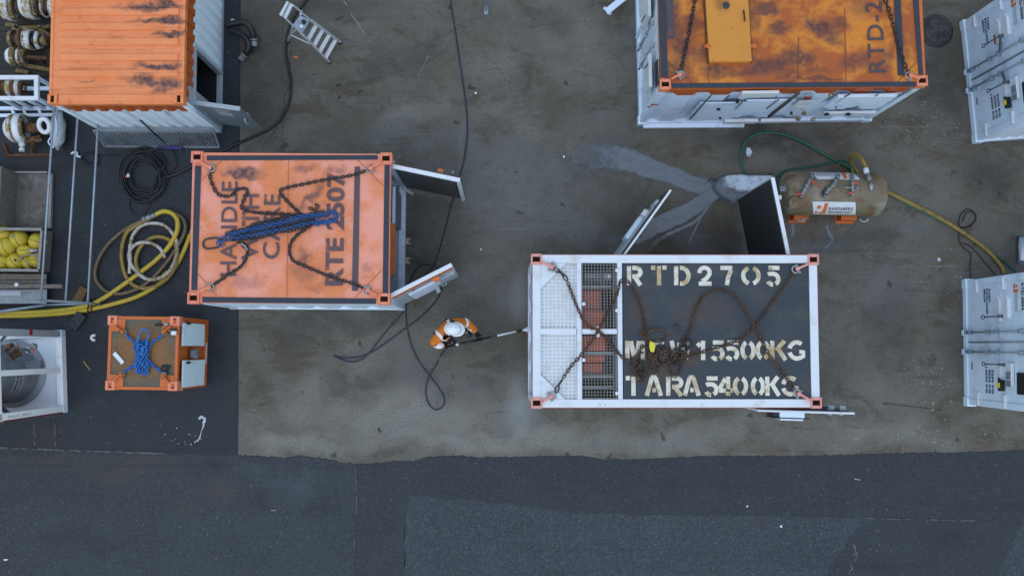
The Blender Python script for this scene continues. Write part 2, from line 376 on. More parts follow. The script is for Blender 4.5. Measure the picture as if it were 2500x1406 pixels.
def padeye(parent, a, b, z, mat, w=.055):
    mb = MB(); a = Vector((a[0], a[1], z)); b = Vector((b[0], b[1], z)); mb.span(a, b, w*.62, .07)
    mb.ball(b, (w*.8, w*.8, .035), 12, 6); return mb.build('pad_eye', mat, parent, bevel=.006)
def corr(mb, a, b, z0, z1, depth=.035, pitch=.24, zs=None, side=1, thick=0):
    """corrugated sheet from a to b (2-D), the ribs standing out on the left of a->b times side; zs = paint line"""
    a = Vector((a[0], a[1], 0)); b = Vector((b[0], b[1], 0)); t = b-a; L = t.length; t.normalize(); n = Vector((-t.y, t.x, 0))*side
    prof = []; k = max(1, round(L/pitch)); p = L/k
    for i in range(k):
        prof += [(i*p, 0), (i*p+.3*p, 0), (i*p+.42*p, depth), (i*p+.86*p, depth)]
    prof.append((L, 0)); rows = [z0]+([zs] if zs else [])+[z1]; base = len(mb.v)
    for z in rows:
        for s_, d in prof:
            q = a+t*s_+n*d; mb.v.append((q.x, q.y, z))
    m = len(prof)
    for r_ in range(len(rows)-1):
        for i in range(m-1):
            mb.f.append([base+r_*m+i, base+r_*m+i+1, base+(r_+1)*m+i+1, base+(r_+1)*m+i]); mb.m.append(r_); mb.sm.append(False)
def hose(name, pts, r, mat, label, cat, step=8, group=None, n=8, z=None):
    mb = MB(); mb.tube(spline(pxs(pts, (z if z is not None else r)), step), r, n); o = mb.build(name, mat); return tag(o, label, cat, group)

# ------------------------------------------------------------------ ground
K0 = CAM_F/CAM_H
def gs(px, py, rx, ry, ro=0, am=1.):
    p = at(px, py); return (p.x, p.y, rx/K0, ry/K0, -R(ro), am)
def concrete():
    t = NT('stained_concrete'); v1 = t.warp(1.3, 1.0); v2 = t.warp(.45, 3.)
    big = t.noise(.42, 14, .74, dist=.3)
    c = t.mix(t.ramp(big, .34, .64), (.104, .088, .061), (.168, .154, .126))
    c = t.mix(t.ramp(t.noise(1.3, 14, .74, dist=.4), .48, .58, 0, .62), c, (.152, .144, .126))
    c = t.mix(t.ramp(t.noise(1.0, 14, .76, stretch=(1, 1.9, 1, .7), dist=.6), .50, .60, 0, .66), c, (.072, .056, .034))
    c = t.mix(t.ramp(t.noise(2.2, 14, .78), .54, .62, 0, .5), c, (.120, .085, .042))
    light = [gs(1000,1010,420,95,0,.85), gs(1180,1070,600,50,0,.85), gs(1650,1060,420,50,0,.7), gs(720,1070,160,50,0,.9), gs(2200,1060,260,60,0,.45), gs(1420,120,150,150,0,.45),
             gs(1190,170,120,60,20,.4), gs(1290,320,180,60,15,.3), gs(870,870,170,40,0,.3), gs(1000,270,140,50,-25,.35), gs(760,980,120,120,0,.5), gs(1010,540,60,40,20,.3)]
    lm = t.math('MULTIPLY', t.spots(light, v1, .15), t.ramp(t.noise(1.6, 10, .7), .30, .60, .62, 1.))
    c = t.mix(lm, c, (.275, .260, .226))
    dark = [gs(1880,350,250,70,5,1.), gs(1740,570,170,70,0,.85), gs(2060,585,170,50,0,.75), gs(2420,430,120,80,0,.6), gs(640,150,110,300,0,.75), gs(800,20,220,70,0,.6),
            gs(1060,560,110,140,0,.75), gs(870,770,260,45,0,.7), gs(740,800,110,60,0,.75), gs(1180,790,100,80,0,.5), gs(698,345,22,14,0,.8), gs(2300,190,100,200,0,.6), gs(1545,355,26,15,30,.9),  # first spot here paints the shade between the RTE container's doors
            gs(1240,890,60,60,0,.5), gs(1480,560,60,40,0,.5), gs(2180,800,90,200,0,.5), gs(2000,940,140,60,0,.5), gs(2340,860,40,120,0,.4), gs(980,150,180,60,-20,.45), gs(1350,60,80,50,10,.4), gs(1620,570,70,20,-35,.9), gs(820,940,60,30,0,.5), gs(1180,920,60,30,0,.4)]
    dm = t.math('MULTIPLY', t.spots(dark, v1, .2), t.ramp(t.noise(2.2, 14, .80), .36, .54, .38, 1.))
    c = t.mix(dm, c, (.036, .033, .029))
    damp = [gs(1330,400,170,80,25,.8), gs(1180,560,150,110,0,.6), gs(1125,325,80,18,70,.8), gs(1560,90,50,120,0,.75), gs(1400,540,110,90,0,.65), gs(1240,720,70,90,0,.65), gs(1260,1010,100,60,0,.65),  # the two by the white container's left end also paint pale spray haze
            gs(1085,440,30,110,10,.6), gs(980,890,200,80,0,.35), gs(1700,600,110,40,20,.5), gs(2000,590,160,40,0,.55), gs(1480,300,160,60,10,.5), gs(1010,600,40,50,0,.6), gs(2230,560,120,40,0,.45), gs(1260,470,380,190,0,.72), gs(1130,700,150,160,0,.6), gs(2150,720,150,240,0,.4), gs(1000,330,260,60,0,.5), gs(1700,1060,500,40,0,.35), gs(1060,930,330,60,0,.4)]
    wm = t.math('MULTIPLY', t.spots(damp, v1, .15), t.ramp(t.noise(1.9, 14, .80), .38, .54, .35, .95))
    c = t.mix(t.math('MULTIPLY', wm, .80), c, (.122, .136, .150))
    # small oily drips, grit, pores
    for sc_, r0, r1, th, col, am in ((2.2, .16, .07, .62, (.026, .024, .023), .8), (6.5, .15, .06, .70, (.030, .027, .024), .75), (4.3, .13, .05, .80, (.15, .075, .028), .7)):
        vo = t.n('ShaderNodeTexVoronoi'); vo.inputs['Scale'].default_value = sc_; t.l(v2, vo.inputs['Vector']); g = t.n('ShaderNodeSeparateColor'); t.l(vo.outputs['Color'], g.inputs[0])
        c = t.mix(t.math('MULTIPLY', t.ramp(vo.outputs['Distance'], r0, r1), t.ramp(g.outputs[0], th, th+.04, 0, am)), c, col)
    c = t.mix(t.ramp(t.noise(30, 10, .85), .42, .62, 0, .50), c, (.040, .036, .030))
    c = t.mix(t.ramp(t.noise(46, 8, .85), .54, .64, 0, .45), c, (.21, .20, .18))
    c = t.mix(t.ramp(t.noise(11, 10, .82), .57, .66, 0, .42), c, (.235, .215, .175))
    c = t.mix(t.ramp(t.noise(7, 10, .8), .60, .68, 0, .5), c, (.040, .036, .031))
    # drag scratches and wheel scrub, sharp and thin
    for sc_, st, lo, am, col in ((1.7, (.16, 7, 1, .9), .60, .5, (.22, .21, .19)), (1.5, (.14, 7, 1, -.55), .60, .45, (.20, .19, .175)), (1.2, (.12, 5, 1, .15), .60, .4, (.045, .04, .035)), (1.4, (.2, 6, 1, 1.35), .61, .45, (.05, .045, .04))):
        c = t.mix(t.math('MULTIPLY', t.ramp(t.noise(sc_, 10, .7, stretch=st), lo, lo+.07, 0, am), t.ramp(t.noise(.6, 4, .5), .45, .6)), c, col)
    # pale flecks of spilt lime, thickest at the right
    vo = t.n('ShaderNodeTexVoronoi'); vo.inputs['Scale'].default_value = 9; t.l(v2, vo.inputs['Vector'])
    keep = t.ramp(vo.outputs['Distance'], .16, .06)
    reg = t.spots([gs(2300,330,240,110,0,1.), gs(2230,250,80,60,0,1.), gs(2300,960,260,150,0,.9), gs(2250,1070,400,40,0,1.), gs(2345,880,16,190,0,1.), gs(2300,650,160,140,0,.75), gs(1250,250,500,300,0,.35)], v1, .3)
    pk = t.math('MULTIPLY', keep, t.ramp(t.math('MULTIPLY', t.noise(2.6, 7, .75), t.math('ADD', reg, .30)), .40, .56, 0, .8))
    fl = t.ramp(t.math('MULTIPLY', t.noise(24, 8, .8), reg), .56, .64, 0, .5)
    c = t.mix(t.math('MAXIMUM', pk, fl), c, (.46, .47, .46))
    wet = t.math('MAXIMUM', t.math('MAXIMUM', dm, wm), t.ramp(t.noise(.8, 9, .65), .5, .62, 0, .6))
    t.bump(t.math('ADD', t.noise(30, 8, .7), t.math('MULTIPLY', t.noise(2.5, 8, .65), 2.)), .16, .02)
    return t.fin(c, t.ramp(wet, 0, 1, .75, .32), 0, .28)
def asphalt(name, base, hi, lo, speck=.5, brown=.3, marks=()):
    t = NT(name)
    c = t.mix(t.ramp(t.noise(.7, 8, .65), .36, .66), base, tuple(x*1.22 for x in base))
    c = t.mix(t.ramp(t.noise(2.2, 8, .7), .52, .72, 0, .6), c, lo)
    c = t.mix(t.ramp(t.noise(1.1, 9, .75), .56, .70, 0, brown), c, (.075, .055, .045))
    vo = t.n('ShaderNodeTexVoronoi'); vo.inputs['Scale'].default_value = 42; t.l(t.co, vo.inputs['Vector'])
    g = t.n('ShaderNodeSeparateColor'); t.l(vo.outputs['Color'], g.inputs[0])
    c = t.mix(t.ramp(g.outputs[0], .55, 1., 0, speck), c, hi)
    c = t.mix(t.ramp(g.outputs[1], .60, 1., 0, .6), c, tuple(x*.5 for x in base))
    v3 = t.n('ShaderNodeTexVoronoi'); v3.inputs['Scale'].default_value = 17; t.l(t.co, v3.inputs['Vector'])
    g3 = t.n('ShaderNodeSeparateColor'); t.l(v3.outputs['Color'], g3.inputs[0])
    c = t.mix(t.math('MULTIPLY', t.ramp(v3.outputs['Distance'], .30, .18), t.ramp(g3.outputs[0], .95, .98, 0, .4)), c, (.24, .24, .23))
    for lst, col, am in marks:
        k = t.math('MULTIPLY', t.spots(lst, t.warp(1.0, 1.2), .1), t.ramp(t.noise(3.5, 12, .8), .36, .60, 0, am)); c = t.mix(k, c, col)
    wheel = t.ramp(t.noise(.9, 10, .7, stretch=(.12, 3.2, 1, .06)), .52, .66, 0, .40); c = t.mix(wheel, c, tuple(x*.62 for x in base))
    t.bump(vo.outputs['Distance'], .5, .008)
    return t.fin(c, .7, 0, .35)
A_MID = asphalt('asphalt_mid', (0.030, 0.037, 0.042), (0.070, 0.081, 0.086), (0.024, 0.029, 0.033), .5, .3, [([gs(300,1140,260,50,0,1.), gs(530,1195,60,40,0,1.), gs(470,1250,30,20,0,1.), gs(120,1120,120,30,0,1.)], (.060, .048, .042), .8), ([gs(640,1215,70,40,-10,1.), gs(780,1225,60,50,0,1.), gs(200,1330,160,40,5,.8), gs(520,1150,70,40,30,1.)], (.018, .023, .029), .85), ([gs(700,1180,120,50,0,.9), gs(620,1140,60,30,0,.9)], (.056, .068, .080), .8)])
A_DARK = asphalt('asphalt_dark', (0.019, 0.025, 0.032), (0.035, 0.044, 0.051), (0.026, 0.027, 0.027), .4, .35, [([gs(60,400,90,300,0,1.), gs(150,720,90,40,0,1.), gs(100,1060,80,40,0,1.)], (.040, .033, .028), .8), ([gs(270,560,240,260,0,.75), gs(530,860,60,110,0,1.), gs(150,420,50,200,0,.9), gs(300,480,200,60,0,.6)], (.012, .016, .021), .8)])  # dark mark right of the small orange unit paints its contact shadow
A_BAND = asphalt('asphalt_band', (0.025, 0.031, 0.037), (0.062, 0.070, 0.076), (0.020, 0.025, 0.030), .45, .12)
A_LIGHT = asphalt('asphalt_light', (0.034, 0.043, 0.052), (0.095, 0.102, 0.105), (0.027, 0.034, 0.042), .6, .15)
A_PATCH = asphalt('asphalt_patch', (0.026, 0.032, 0.039), (0.062, 0.071, 0.078), (0.020, 0.025, 0.031), .42, .1, [([gs(2300,1310,70,40,0,1.), gs(2150,1380,70,30,0,1.)], (.016, .021, .028), .85)])
A_STRIP = asphalt('asphalt_strip', (0.026, 0.032, 0.038), (0.060, 0.067, 0.074), (0.032, 0.034, 0.035), .5, .25)
def struct(o): o['kind'] = 'structure'; return o
m = MB(); m.quad([(-150,-150,GA), (150,-150,GA), (150,150,GA), (-150,150,GA)]); struct(m.build('asphalt_ground', A_MID, world=True))
def jag(pts, st, amp, z, seed=1):
    rnd = random.Random(seed); out = []
    for (a, b) in zip(pts, pts[1:]):
        p = at(a[0], a[1], z); q = at(b[0], b[1], z); n = max(1, int((q-p).length/st))
        for i in range(n):
            v = p.lerp(q, i/n); v.x += rnd.uniform(-amp, amp); v.y += rnd.uniform(-amp, amp); out.append(v)
    out.append(at(pts[-1][0], pts[-1][1], z)); return out
def sheet(name, pts, z, mat, amp=.012):
    mb = MB(); p = jag(pts+[pts[0]], .12, amp, z)[:-1]; mb.quad([(v.x, v.y, z) for v in p]); return struct(mb.build(name, mat, world=True))
sheet('asphalt_yard', [(-900,-900), (590,-900), (586,300), (583,760), (584,1112), (420,1108), (300,1102), (0,1093), (-900,1080)], GA+.004, A_DARK)
sheet('asphalt_strip', [(872,1100), (990,1100), (996,1215), (988,1300), (985,1800), (862,1800), (866,1300)], GA+.004, A_STRIP)
sheet('asphalt_band', [(996,1100), (3400,1080), (3400,1275), (2500,1272), (2300,1268), (1900,1258), (1560,1256), (1400,1250), (1200,1224), (1000,1208)], GA+.008, A_BAND)
sheet('asphalt_pavement', [(1000,1208), (1200,1224), (1400,1250), (1560,1256), (1900,1258), (2300,1268), (2500,1272), (3400,1275), (3400,1900), (986,1900), (988,1300)], GA+.004, A_LIGHT)
sheet('asphalt_patch', [(2108,1266), (2380,1268), (2495,1275), (2470,1335), (2425,1420), (2400,1800), (1760,1800), (2010,1412)], GA+.008, A_PATCH)
# the concrete slab, its broken south edge standing 2 cm above the asphalt
south = [(582,1110), (640,1112), (690,1117), (730,1112), (800,1119), (845,1130), (880,1132), (935,1128), (970,1124), (1010,1124), (1040,1114), (1110,1111), (1160,1115), (1250,1115), (1310,1112), (1420,1112), (1460,1119),
         (1540,1121), (1640,1116), (1760,1112), (1920,1112), (2060,1109), (2150,1106), (2300,1103), (2400,1101), (2500,1096), (3300,1075)]
edge = jag(south, .045, .014, 0, 3); west = jag([(592,-900), (588,0), (586,330), (583,760), (582,1110)], .3, .005, 0, 4)
poly = west[:-1]+edge+[at(3300,-900)]; n = len(poly); mb = MB()
mb.quad([(v.x, v.y, 0) for v in poly])
for i in range(n-1): mb.quad([(poly[i].x, poly[i].y, GA-.01), (poly[i+1].x, poly[i+1].y, GA-.01), (poly[i+1].x, poly[i+1].y, 0), (poly[i].x, poly[i].y, 0)])
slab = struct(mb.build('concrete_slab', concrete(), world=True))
# dark seam line, the shadow under the broken edge painted in
SEAM = pmat('seam_and_shadow', (.016, .017, .019), .7, [((.05, .05, .045), 8, .5, .7, .8)], .2)
mb = MB(); rnd = random.Random(5)
pp = [Vector((v.x, v.y-.004, GA+.012)) for v in edge]; mb.ribbon(pp, [rnd.uniform(.006, .02)*(2.2 if v.x < -.5 else 1.) for v in pp])
pp = [Vector((v.x-.012, v.y, GA+.012)) for v in west if v.y < 16]; mb.ribbon(pp, .02); struct(mb.build('pavement_seam', SEAM, world=True))
# worn joints and chalky scuffs, as thin sheets
JOINT = pmat('worn_joint', (.12, .112, .105), .8, [((.035, .035, .037), 7, .42, .6, 1.)], .2)
mb = MB()
for pts, w in (([(0,1093),(140,1098),(300,1103),(420,1108)], .035), ([(2110,1264),(2200,1267),(2380,1270)], .022), ([(868,1140),(871,1230),(866,1300),(862,1400)], .02), ([(85,1030),(86,1088)], .03), ([(134,1010),(136,1090)], .02)):
    mb.ribbon([Vector((v.x, v.y, GA+.013)) for v in jag(pts, .08, .006, GA, 9)], w)
struct(mb.build('pavement_joint', JOINT, world=True))
SCUFF = pmat('pale_scuff', (.24, .23, .21), .8, [((.10, .09, .075), 9, .40, .58, 1.)], .2)
mb = MB(); rnd = random.Random(8)
for pts, w in (([(838,0),(855,30),(875,62),(890,80),(905,106)], .035), ([(1170,130),(1195,150),(1250,205)], .016), ([(1175,25),(1240,85)], .01), ([(1020,185),(1040,150),(1055,120)], .015)):
    q = [Vector((v.x, v.y, .004)) for v in jag(pts, .06, .008, 0, 11)]; mb.ribbon(q, [w*rnd.uniform(.4, 1.1) for _ in q])
for i in range(26):                                            # tyre-like ladder of pale ticks
    a = i/25; x = 1218+a*72; y = 160+a*120; p = at(x+rnd.uniform(-3, 3), y); L_ = rnd.uniform(.04, .16)
    mb.ribbon([p+Vector((-L_/2, -.01, .004)), p+Vector((L_/2, .015, .004))], rnd.uniform(.006, .016))
for i in range(16):
    p = at(1030+rnd.uniform(-20, 45), 560+i*7); L_ = rnd.uniform(.05, .25); mb.ribbon([p+Vector((-L_/2, .03, .004)), p+Vector((L_/2, -.05, .004))], rnd.uniform(.006, .014))
struct(mb.build('pavement_scuffs', SCUFF, world=True))
mb = MB(); rnd = random.Random(21)
for pts, w in (([(712,120),(700,200),(692,270),(672,320),(640,360)], .016), ([(2152,984),(2210,990),(2300,1001)], .02), ([(1185,1010),(1230,1004),(1262,1012),(1275,1035)], .010), ([(1960,610),(2040,616),(2140,612),(2250,616)], .008), ([(1900,1035),(1960,1048),(2020,1042)], .007),
               ([(690,640),(690,0)], .008), ([(1560,0),(1552,200),(1548,330)], .006)):
    qq = [Vector((v.x, v.y, .0045)) for v in jag(pts, .05, .007, 0, int(pts[0][0]))]; mb.ribbon(qq, [w*rnd.uniform(.3, 1.2) for _ in qq])
struct(mb.build('pavement_cracks', pmat('dark_crack', (.022, .021, .02), .8, [((.08, .075, .065), 6, .45, .6, .9)], .2), world=True))
# grey slurry running away from the wash trough
tt = NT('slurry_water'); c = tt.mix(tt.ramp(tt.noise(3, 8, .7, stretch=(1, 3, 1, .4)), .4, .7), (.128, .152, .180), (.092, .108, .128)); c = tt.mix(tt.ramp(tt.noise(16, 6, .7), .6, .72, 0, .5), c, (.08, .09, .10))
WATER = tt.fin(c, .28, 0, .5)
fa = tt.n('ShaderNodeAttribute', attribute_name='fade'); tr = tt.n('ShaderNodeBsdfTransparent'); mx = tt.n('ShaderNodeMixShader')
fk = tt.ramp(tt.math('ADD', fa.outputs['Fac'], tt.math('MULTIPLY', tt.math('SUBTRACT', tt.noise(4, 12, .78), .5), 1.5)), .22, .80); tt.l(fk, mx.inputs[0]); tt.l(tr.outputs[0], mx.inputs[1]); tt.l(tt.b.outputs[0], mx.inputs[2]); tt.l(mx.outputs[0], tt.t.nodes['Material Output'].inputs[0])
fades = []
mb = MB()
def run(pts, ws, z):
    p = spline([at(*q, z) for q in pts], 7); k = len(ws)-1; rn = random.Random(len(pts)+ws[0])
    w = []
    for i in range(len(p)):
        u = i/(len(p)-1)*k; j = min(int(u), k-1); w.append((ws[j]+(ws[j+1]-ws[j])*(u-j))/K0*rn.uniform(.93, 1.07))
    N = len(p)                                   # the film thins out towards its rims and its far end
    for i in range(N):
        t_ = p[min(i+1, N-1)]-p[max(i-1, 0)]; t_.z = 0; t_.normalize(); s_ = Vector((-t_.y, t_.x, 0)); e_ = min(1, (N-1-i)/(N*.62))
        for k_, f_ in ((-.66, 0.), (-.34, 1.), (.34, 1.), (.66, 0.)): mb.v.append(tuple(p[i]+s_*(w[i]*k_))); fades.append(f_*e_)
    o_ = len(mb.v)-4*N
    for i in range(N-1):
        for k_ in range(3): mb.f.append([o_+4*i+k_, o_+4*i+4+k_, o_+4*i+5+k_, o_+4*i+1+k_]); mb.m.append(0); mb.sm.append(False)
run([(1752,460), (1700,452), (1650,432), (1600,415), (1555,398), (1505,384), (1455,382), (1405,392), (1360,415), (1320,445)], [38, 40, 44, 50, 58, 68, 80, 90, 96, 100], .004)
run([(1750,468), (1715,492), (1680,515), (1630,540), (1585,560), (1545,585), (1500,592), (1450,612), (1400,640)], [30, 36, 40, 44, 46, 34, 26, 20, 6], .005)
run([(1735,492), (1718,520), (1690,545), (1640,568), (1600,592), (1570,618), (1550,650)], [6, 8, 8, 9, 12, 16, 20], .006)
run([(1722,510), (1705,545), (1690,575), (1682,600), (1670,640)], [3, 4, 4, 5, 6], .0065)
run([(1935,540), (1936,565), (1932,600)], [10, 9, 5], .004); run([(2018,550), (2024,570), (2032,585), (2012,612), (1995,640)], [7, 7, 9, 8, 8], .004)
wo = struct(mb.build('runoff_water', WATER, world=True)); at_ = wo.data.attributes.new('fade', 'FLOAT', 'POINT'); at_.data.foreach_set('value', fades)

# ------------------------------------------------------------------ containers
def rails(T, L, W, z, h, w, mat, name, sides='NSEW'):
    """four separate rails of a rectangular frame, butted at the corners"""
    a = L/2-w/2; b = W/2-w/2
    for k, c, d in (('N', (0, b, z), (L-2*w, w, h)), ('S', (0, -b, z), (L-2*w, w, h)), ('E', (a, 0, z), (w, W, h)), ('W', (-a, 0, z), (w, W, h))):
        if k in sides:
            mb = MB(); mb.box(c, d); mb.build(name, mat, T, bevel=.006)
def posts(T, L, W, z0, z1, s, mat):
    for sx in (-1, 1):
        for sy in (-1, 1):
            mb = MB(); mb.box((sx*(L/2-s/2), sy*(W/2-s/2), (z0+z1)/2), (s, s, z1-z0)); mb.build('corner_post', mat, T, bevel=.006)
def sp(T, px, py, rx, ry, z, ro=0, am=1.):
    p = T.P(px, py, z); k = CAM_F/(CAM_H-z); return (p.x, p.y, rx/k, ry/k, -R(ro), am)

# ---- A: ribbed orange roof over white corrugated sides, top left
zA = 2.337; LA, WA, HA = 2.324, 6.0, zA-GA
A = Thing('shipping_container', 'white corrugated container with ribbed orange roof and open grey side door, top left', 'container', (-6.668, 7.192, GA), .004)
g = lambda *a: sp(A, *a[:4], zA, *a[4:])
roofA = stain_roof('orange_roof_ribbed', (.90, .285, .105), (.80, .215, .055), (.070, .048, .050),
   [g(365,17,120,15,0,1.), g(410,14,60,17,0,1.), g(388,50,95,11,0,1.), g(425,50,40,14,0,1.), g(412,82,65,9,0,1.), g(380,160,80,13,0,1.), g(415,160,40,16,0,1.), g(365,198,85,19,6,1.), g(408,205,52,24,0,1.), g(390,222,40,12,0,.8), g(290,90,30,8,0,.3), g(205,196,40,4,0,.5)], (.42, .12, .04), amt=.5, streak=True)
mb = MB(); hx = LA/2-.09; ys = [A.P(280, y, zA).y for y in (28, 64.5, 101, 139.5, 179, 239)]; ys = [ys[0]+.255*k for k in range(17, 0, -1)]+ys
wids = [.105]*(len(ys)-1)+[.11]; y_prev = -WA/2+.02; z0 = HA-.045
order = sorted(zip(ys, wids)); segs = []; cur = -WA/2
x0, x1 = -LA/2+.05, LA/2-.05
for (y, w) in order:
    if y+w/2+.02 > WA/2: break
    a0, a1, b1, b0 = y-w/2-.02, y-w/2, y+w/2, y+w/2+.02
    mb.quad([(x0, cur, z0), (x1, cur, z0), (x1, a0, z0), (x0, a0, z0)])
    xa, xb = x0+.11, x1-.045; ia, ib = xa+.02, xb-.02; zt = z0+.04
    mb.quad([(xa, a0, z0), (xb, a0, z0), (ib, a1, zt), (ia, a1, zt)]); mb.quad([(ia, a1, zt), (ib, a1, zt), (ib, b1, zt), (ia, b1, zt)])
    mb.quad([(ia, b1, zt), (ib, b1, zt), (xb, b0, z0), (xa, b0, z0)]); mb.quad([(xa, a0, z0), (ia, a1, zt), (ia, b1, zt), (xa, b0, z0)]); mb.quad([(xb, a0, z0), (xb, b0, z0), (ib, b1, zt), (ib, a1, zt)])
    mb.quad([(x0, a0, z0), (xa, a0, z0), (xa, b0, z0), (x0, b0, z0)]); mb.quad([(xb, a0, z0), (x1, a0, z0), (x1, b0, z0), (xb, b0, z0)]); cur = b0
mb.quad([(x0, cur, z0), (x1, cur, z0), (x1, WA/2, z0), (x0, WA/2, z0)])
mb.build('roof', roofA, A)
rails(A, LA, WA, HA-.09, .12, .05, roofA, 'top_rail')
for sx in (-1, 1):
    for sy in (-1, 1): casting(A, sx*(LA/2-.075), sy*(WA/2-.08), HA+.012, roofA, s=.165, h=.2, hole=(.06, .12))
posts(A, LA-.02, WA-.02, .02, HA-.19, .09, WHITE_DIRTY)
rails(A, LA-.02, WA-.02, .08, .14, .07, LGREY, 'bottom_rail')
e = .05; zs = HA-.62; zt = HA-.15
mb = MB(); corr(mb, (-LA/2+.09, -WA/2+e), (LA/2-.09, -WA/2+e), .15, zt, zs=zs, side=-1); mb.build('wall', [WHITE_DIRTY, ORANGE_DK], A)
mb = MB(); corr(mb, (-LA/2+.09, WA/2-e), (LA/2-.09, WA/2-e), .15, zt, zs=zs, side=1); mb.build('wall', [WHITE_DIRTY, ORANGE_DK], A)
mb = MB(); corr(mb, (-LA/2+e, WA/2-.09), (-LA/2+e, -WA/2+.09), .15, zt, zs=zs, side=-1); mb.build('wall', [WHITE_DIRTY, ORANGE_DK], A)
d0 = A.F(459, 240, 0, LA/2-.03); d1 = A.F(463, 112, 0, LA/2-.03); dy0, dy1 = d0.y, d1.y; dz = 1.70-GA+.0
mb = MB(); X = LA/2-e
corr(mb, (X, dy1+.05), (X, WA/2-.09), .15, zt, zs=zs, side=-1)
corr(mb, (X, -WA/2+.09), (X, dy0-.05), .15, zt, pitch=.12, zs=zs, side=-1)
corr(mb, (X, dy0-.05), (X, dy1+.05), zs-.002, zt, zs=zs, side=-1, pitch=.2)
mb.build('wall', [WHITE_DIRTY, ORANGE_DK], A)
mb = MB(); mb.box((X+.01, (dy0+dy1)/2, (dz+zs)/2+.02), (.02, dy1-dy0+.1, zs-dz-.02)); mb.build('lintel', ORANGE_DK, A)
mb = MB(); mb.box((X+.02, dy0-.025, (dz+.15)/2), (.10, .05, dz-.15)); mb.box((X+.02, dy1+.025, (dz+.15)/2), (.10, .05, dz-.15)); mb.box((X+.02, (dy0+dy1)/2, dz+.025), (.10, dy1-dy0+.1, .05)); mb.box((X+.02, (dy0+dy1)/2, .165), (.11, dy1-dy0, .03))
mb.build('door_frame', LGREY, A)
mb = MB(); mb.quad([(-LA/2+.07, -WA/2+.07, .16), (LA/2-.07, -WA/2+.07, .16), (LA/2-.07, WA/2-.07, .16), (-LA/2+.07, WA/2-.07, .16)]); mb.build('floor', BLACKIN, A)
mb = MB(); mb.box((0, dy1+.35, 1.1), (LA-.2, .02, 1.9)); mb.box((0, -WA/2+.12, 1.0), (LA-.26, .02, 1.7)); mb.box((-.3, (dy0+dy1)/2+.1, 1.1), (.02, dy1-dy0+.3, 1.9)); mb.build('lining', BLACKIN, A)
# the door leaf, swung outward
h_ = A.P(460, 238, 2.0); e_ = A.P(575, 256, 2.0); h_ = Vector((X+.07, dy0-.01, 0)); dv = Vector((e_.x-h_.x, e_.y-h_.y, 0)); dl = dv.length; dv.normalize(); dn = Vector((dv.y, -dv.x, 0))
def leaf(T, name, h, dv, dl, z0, z1, th, mat, parent=None, inner=None):
    mb = MB(); mid = Vector((h.x, h.y, 0))+dv*(dl/2); M = Matrix((dv, Vector((-dv.y, dv.x, 0)), Vector((0,0,1)))).transposed()
    mb.box((mid.x, mid.y, (z0+z1)/2), (dl, th, z1-z0), M=M); return mb.build(name, mat, T, bevel=.006)
door = leaf(A, 'door', h_, dv, dl, .2, dz, .045, GREY)
def onleaf(h, dv, dn, s, z, off): return Vector((h.x, h.y, 0))+dv*s+dn*off+Vector((0, 0, z))
def plate(T_or_o, name, h, dv, dn, s0, s1, z0, z1, off, mat, th=.006):
    mb = MB(); M = Matrix((dv, dn, Vector((0,0,1)))).transposed(); c = onleaf(h, dv, dn, (s0+s1)/2, (z0+z1)/2, off+th/2); mb.box(c, (s1-s0, th, z1-z0), M=M); return mb.build(name, mat, T_or_o)
plate(door, 'door_edge', h_, dv, dn, 0, dl, dz-.005, dz+.02, -.04, LGREY, .08)
sg = plate(door, 'notice', h_, dv, dn, dl*.34, dl*.68, 1.12, 1.5, .024, pmat('paper', (.42, .45, .48), .6, [((.25, .27, .3), 9, .5, .7, .5)]))
plate(sg, 'notice_header', h_, dv, dn, dl*.36, dl*.66, 1.4, 1.49, .031, pmat('notice_red', (.32, .20, .17), .6, [((.4, .42, .42), 14, .5, .6, 1.)]))
for off in (.03, -.03):
    mb = MB(); q = [onleaf(h_, dv, dn, dl*.90, .95+.16*math.sin(R(a)), off*1.0+math.copysign(.06, off)*math.cos(R(a))) for a in range(-90, 91, 30)]; mb.tube(q, .014, 7); mb.build('handle', ALU, door)
mb = MB(); mb.box((LA/2-.03, -WA/2+.26, (HA-.35+.15)/2+.05), (.05, .30, HA-.62)); mb.build('jamb_plate', LGREY, A)

# ---- expanded-metal guard leaning on A's south wall, rod and blue bar beside it
def wp(px, py, z): return at(px, py, z)
a0, a1 = wp(257, 358, GA+.01), wp(536, 360, GA+.01); b0, b1 = wp(229, 320, .55), wp(521, 317, .55)
MG = Thing('mesh_guard', 'diamond mesh steel guard panel leaning against the white wall below the ribbed orange roof', 'mesh panel', ((a0.x+a1.x)/2, a0.y, GA))
q = [MG.L(v) for v in (a0, a1, b1, b0)]
mb = MB()
for i in range(4): mb.span(q[i], q[(i+1)%4], .035, .03)
mb.build('frame', GREY, MG)
mb = MB()
def bil(u, v): return q[0].lerp(q[1], u).lerp(q[3].lerp(q[2], u), v)
nu, nv = 30, 7
for i in range(-nv, nu+nv):
    for sg_ in (1, -1):
        u0, v0, u1, v1 = (i/nu, 0., (i+nv)/nu, 1.) if sg_ > 0 else (i/nu, 1., (i+nv)/nu, 0.)
        if u1 <= 0 or u0 >= 1: continue
        def cl(u, v): return (u, v)
        t0 = max(0, -u0/(u1-u0)); t1 = min(1, (1-u0)/(u1-u0))
        p = bil(u0+(u1-u0)*t0, v0+(v1-v0)*t0); r = bil(u0+(u1-u0)*t1, v0+(v1-v0)*t1)
        if (p-r).length > .03: mb.span(p, r, .010, .005)
mb.build('mesh', pmat('mesh_steel', (.26, .29, .33), .5, [((.10, .11, .12), 4, .45, .65, .7)], metal=.2), MG)
for px0, py0, z0, px1, py1 in ((243, 320, .52, 245, 316),):
    pass
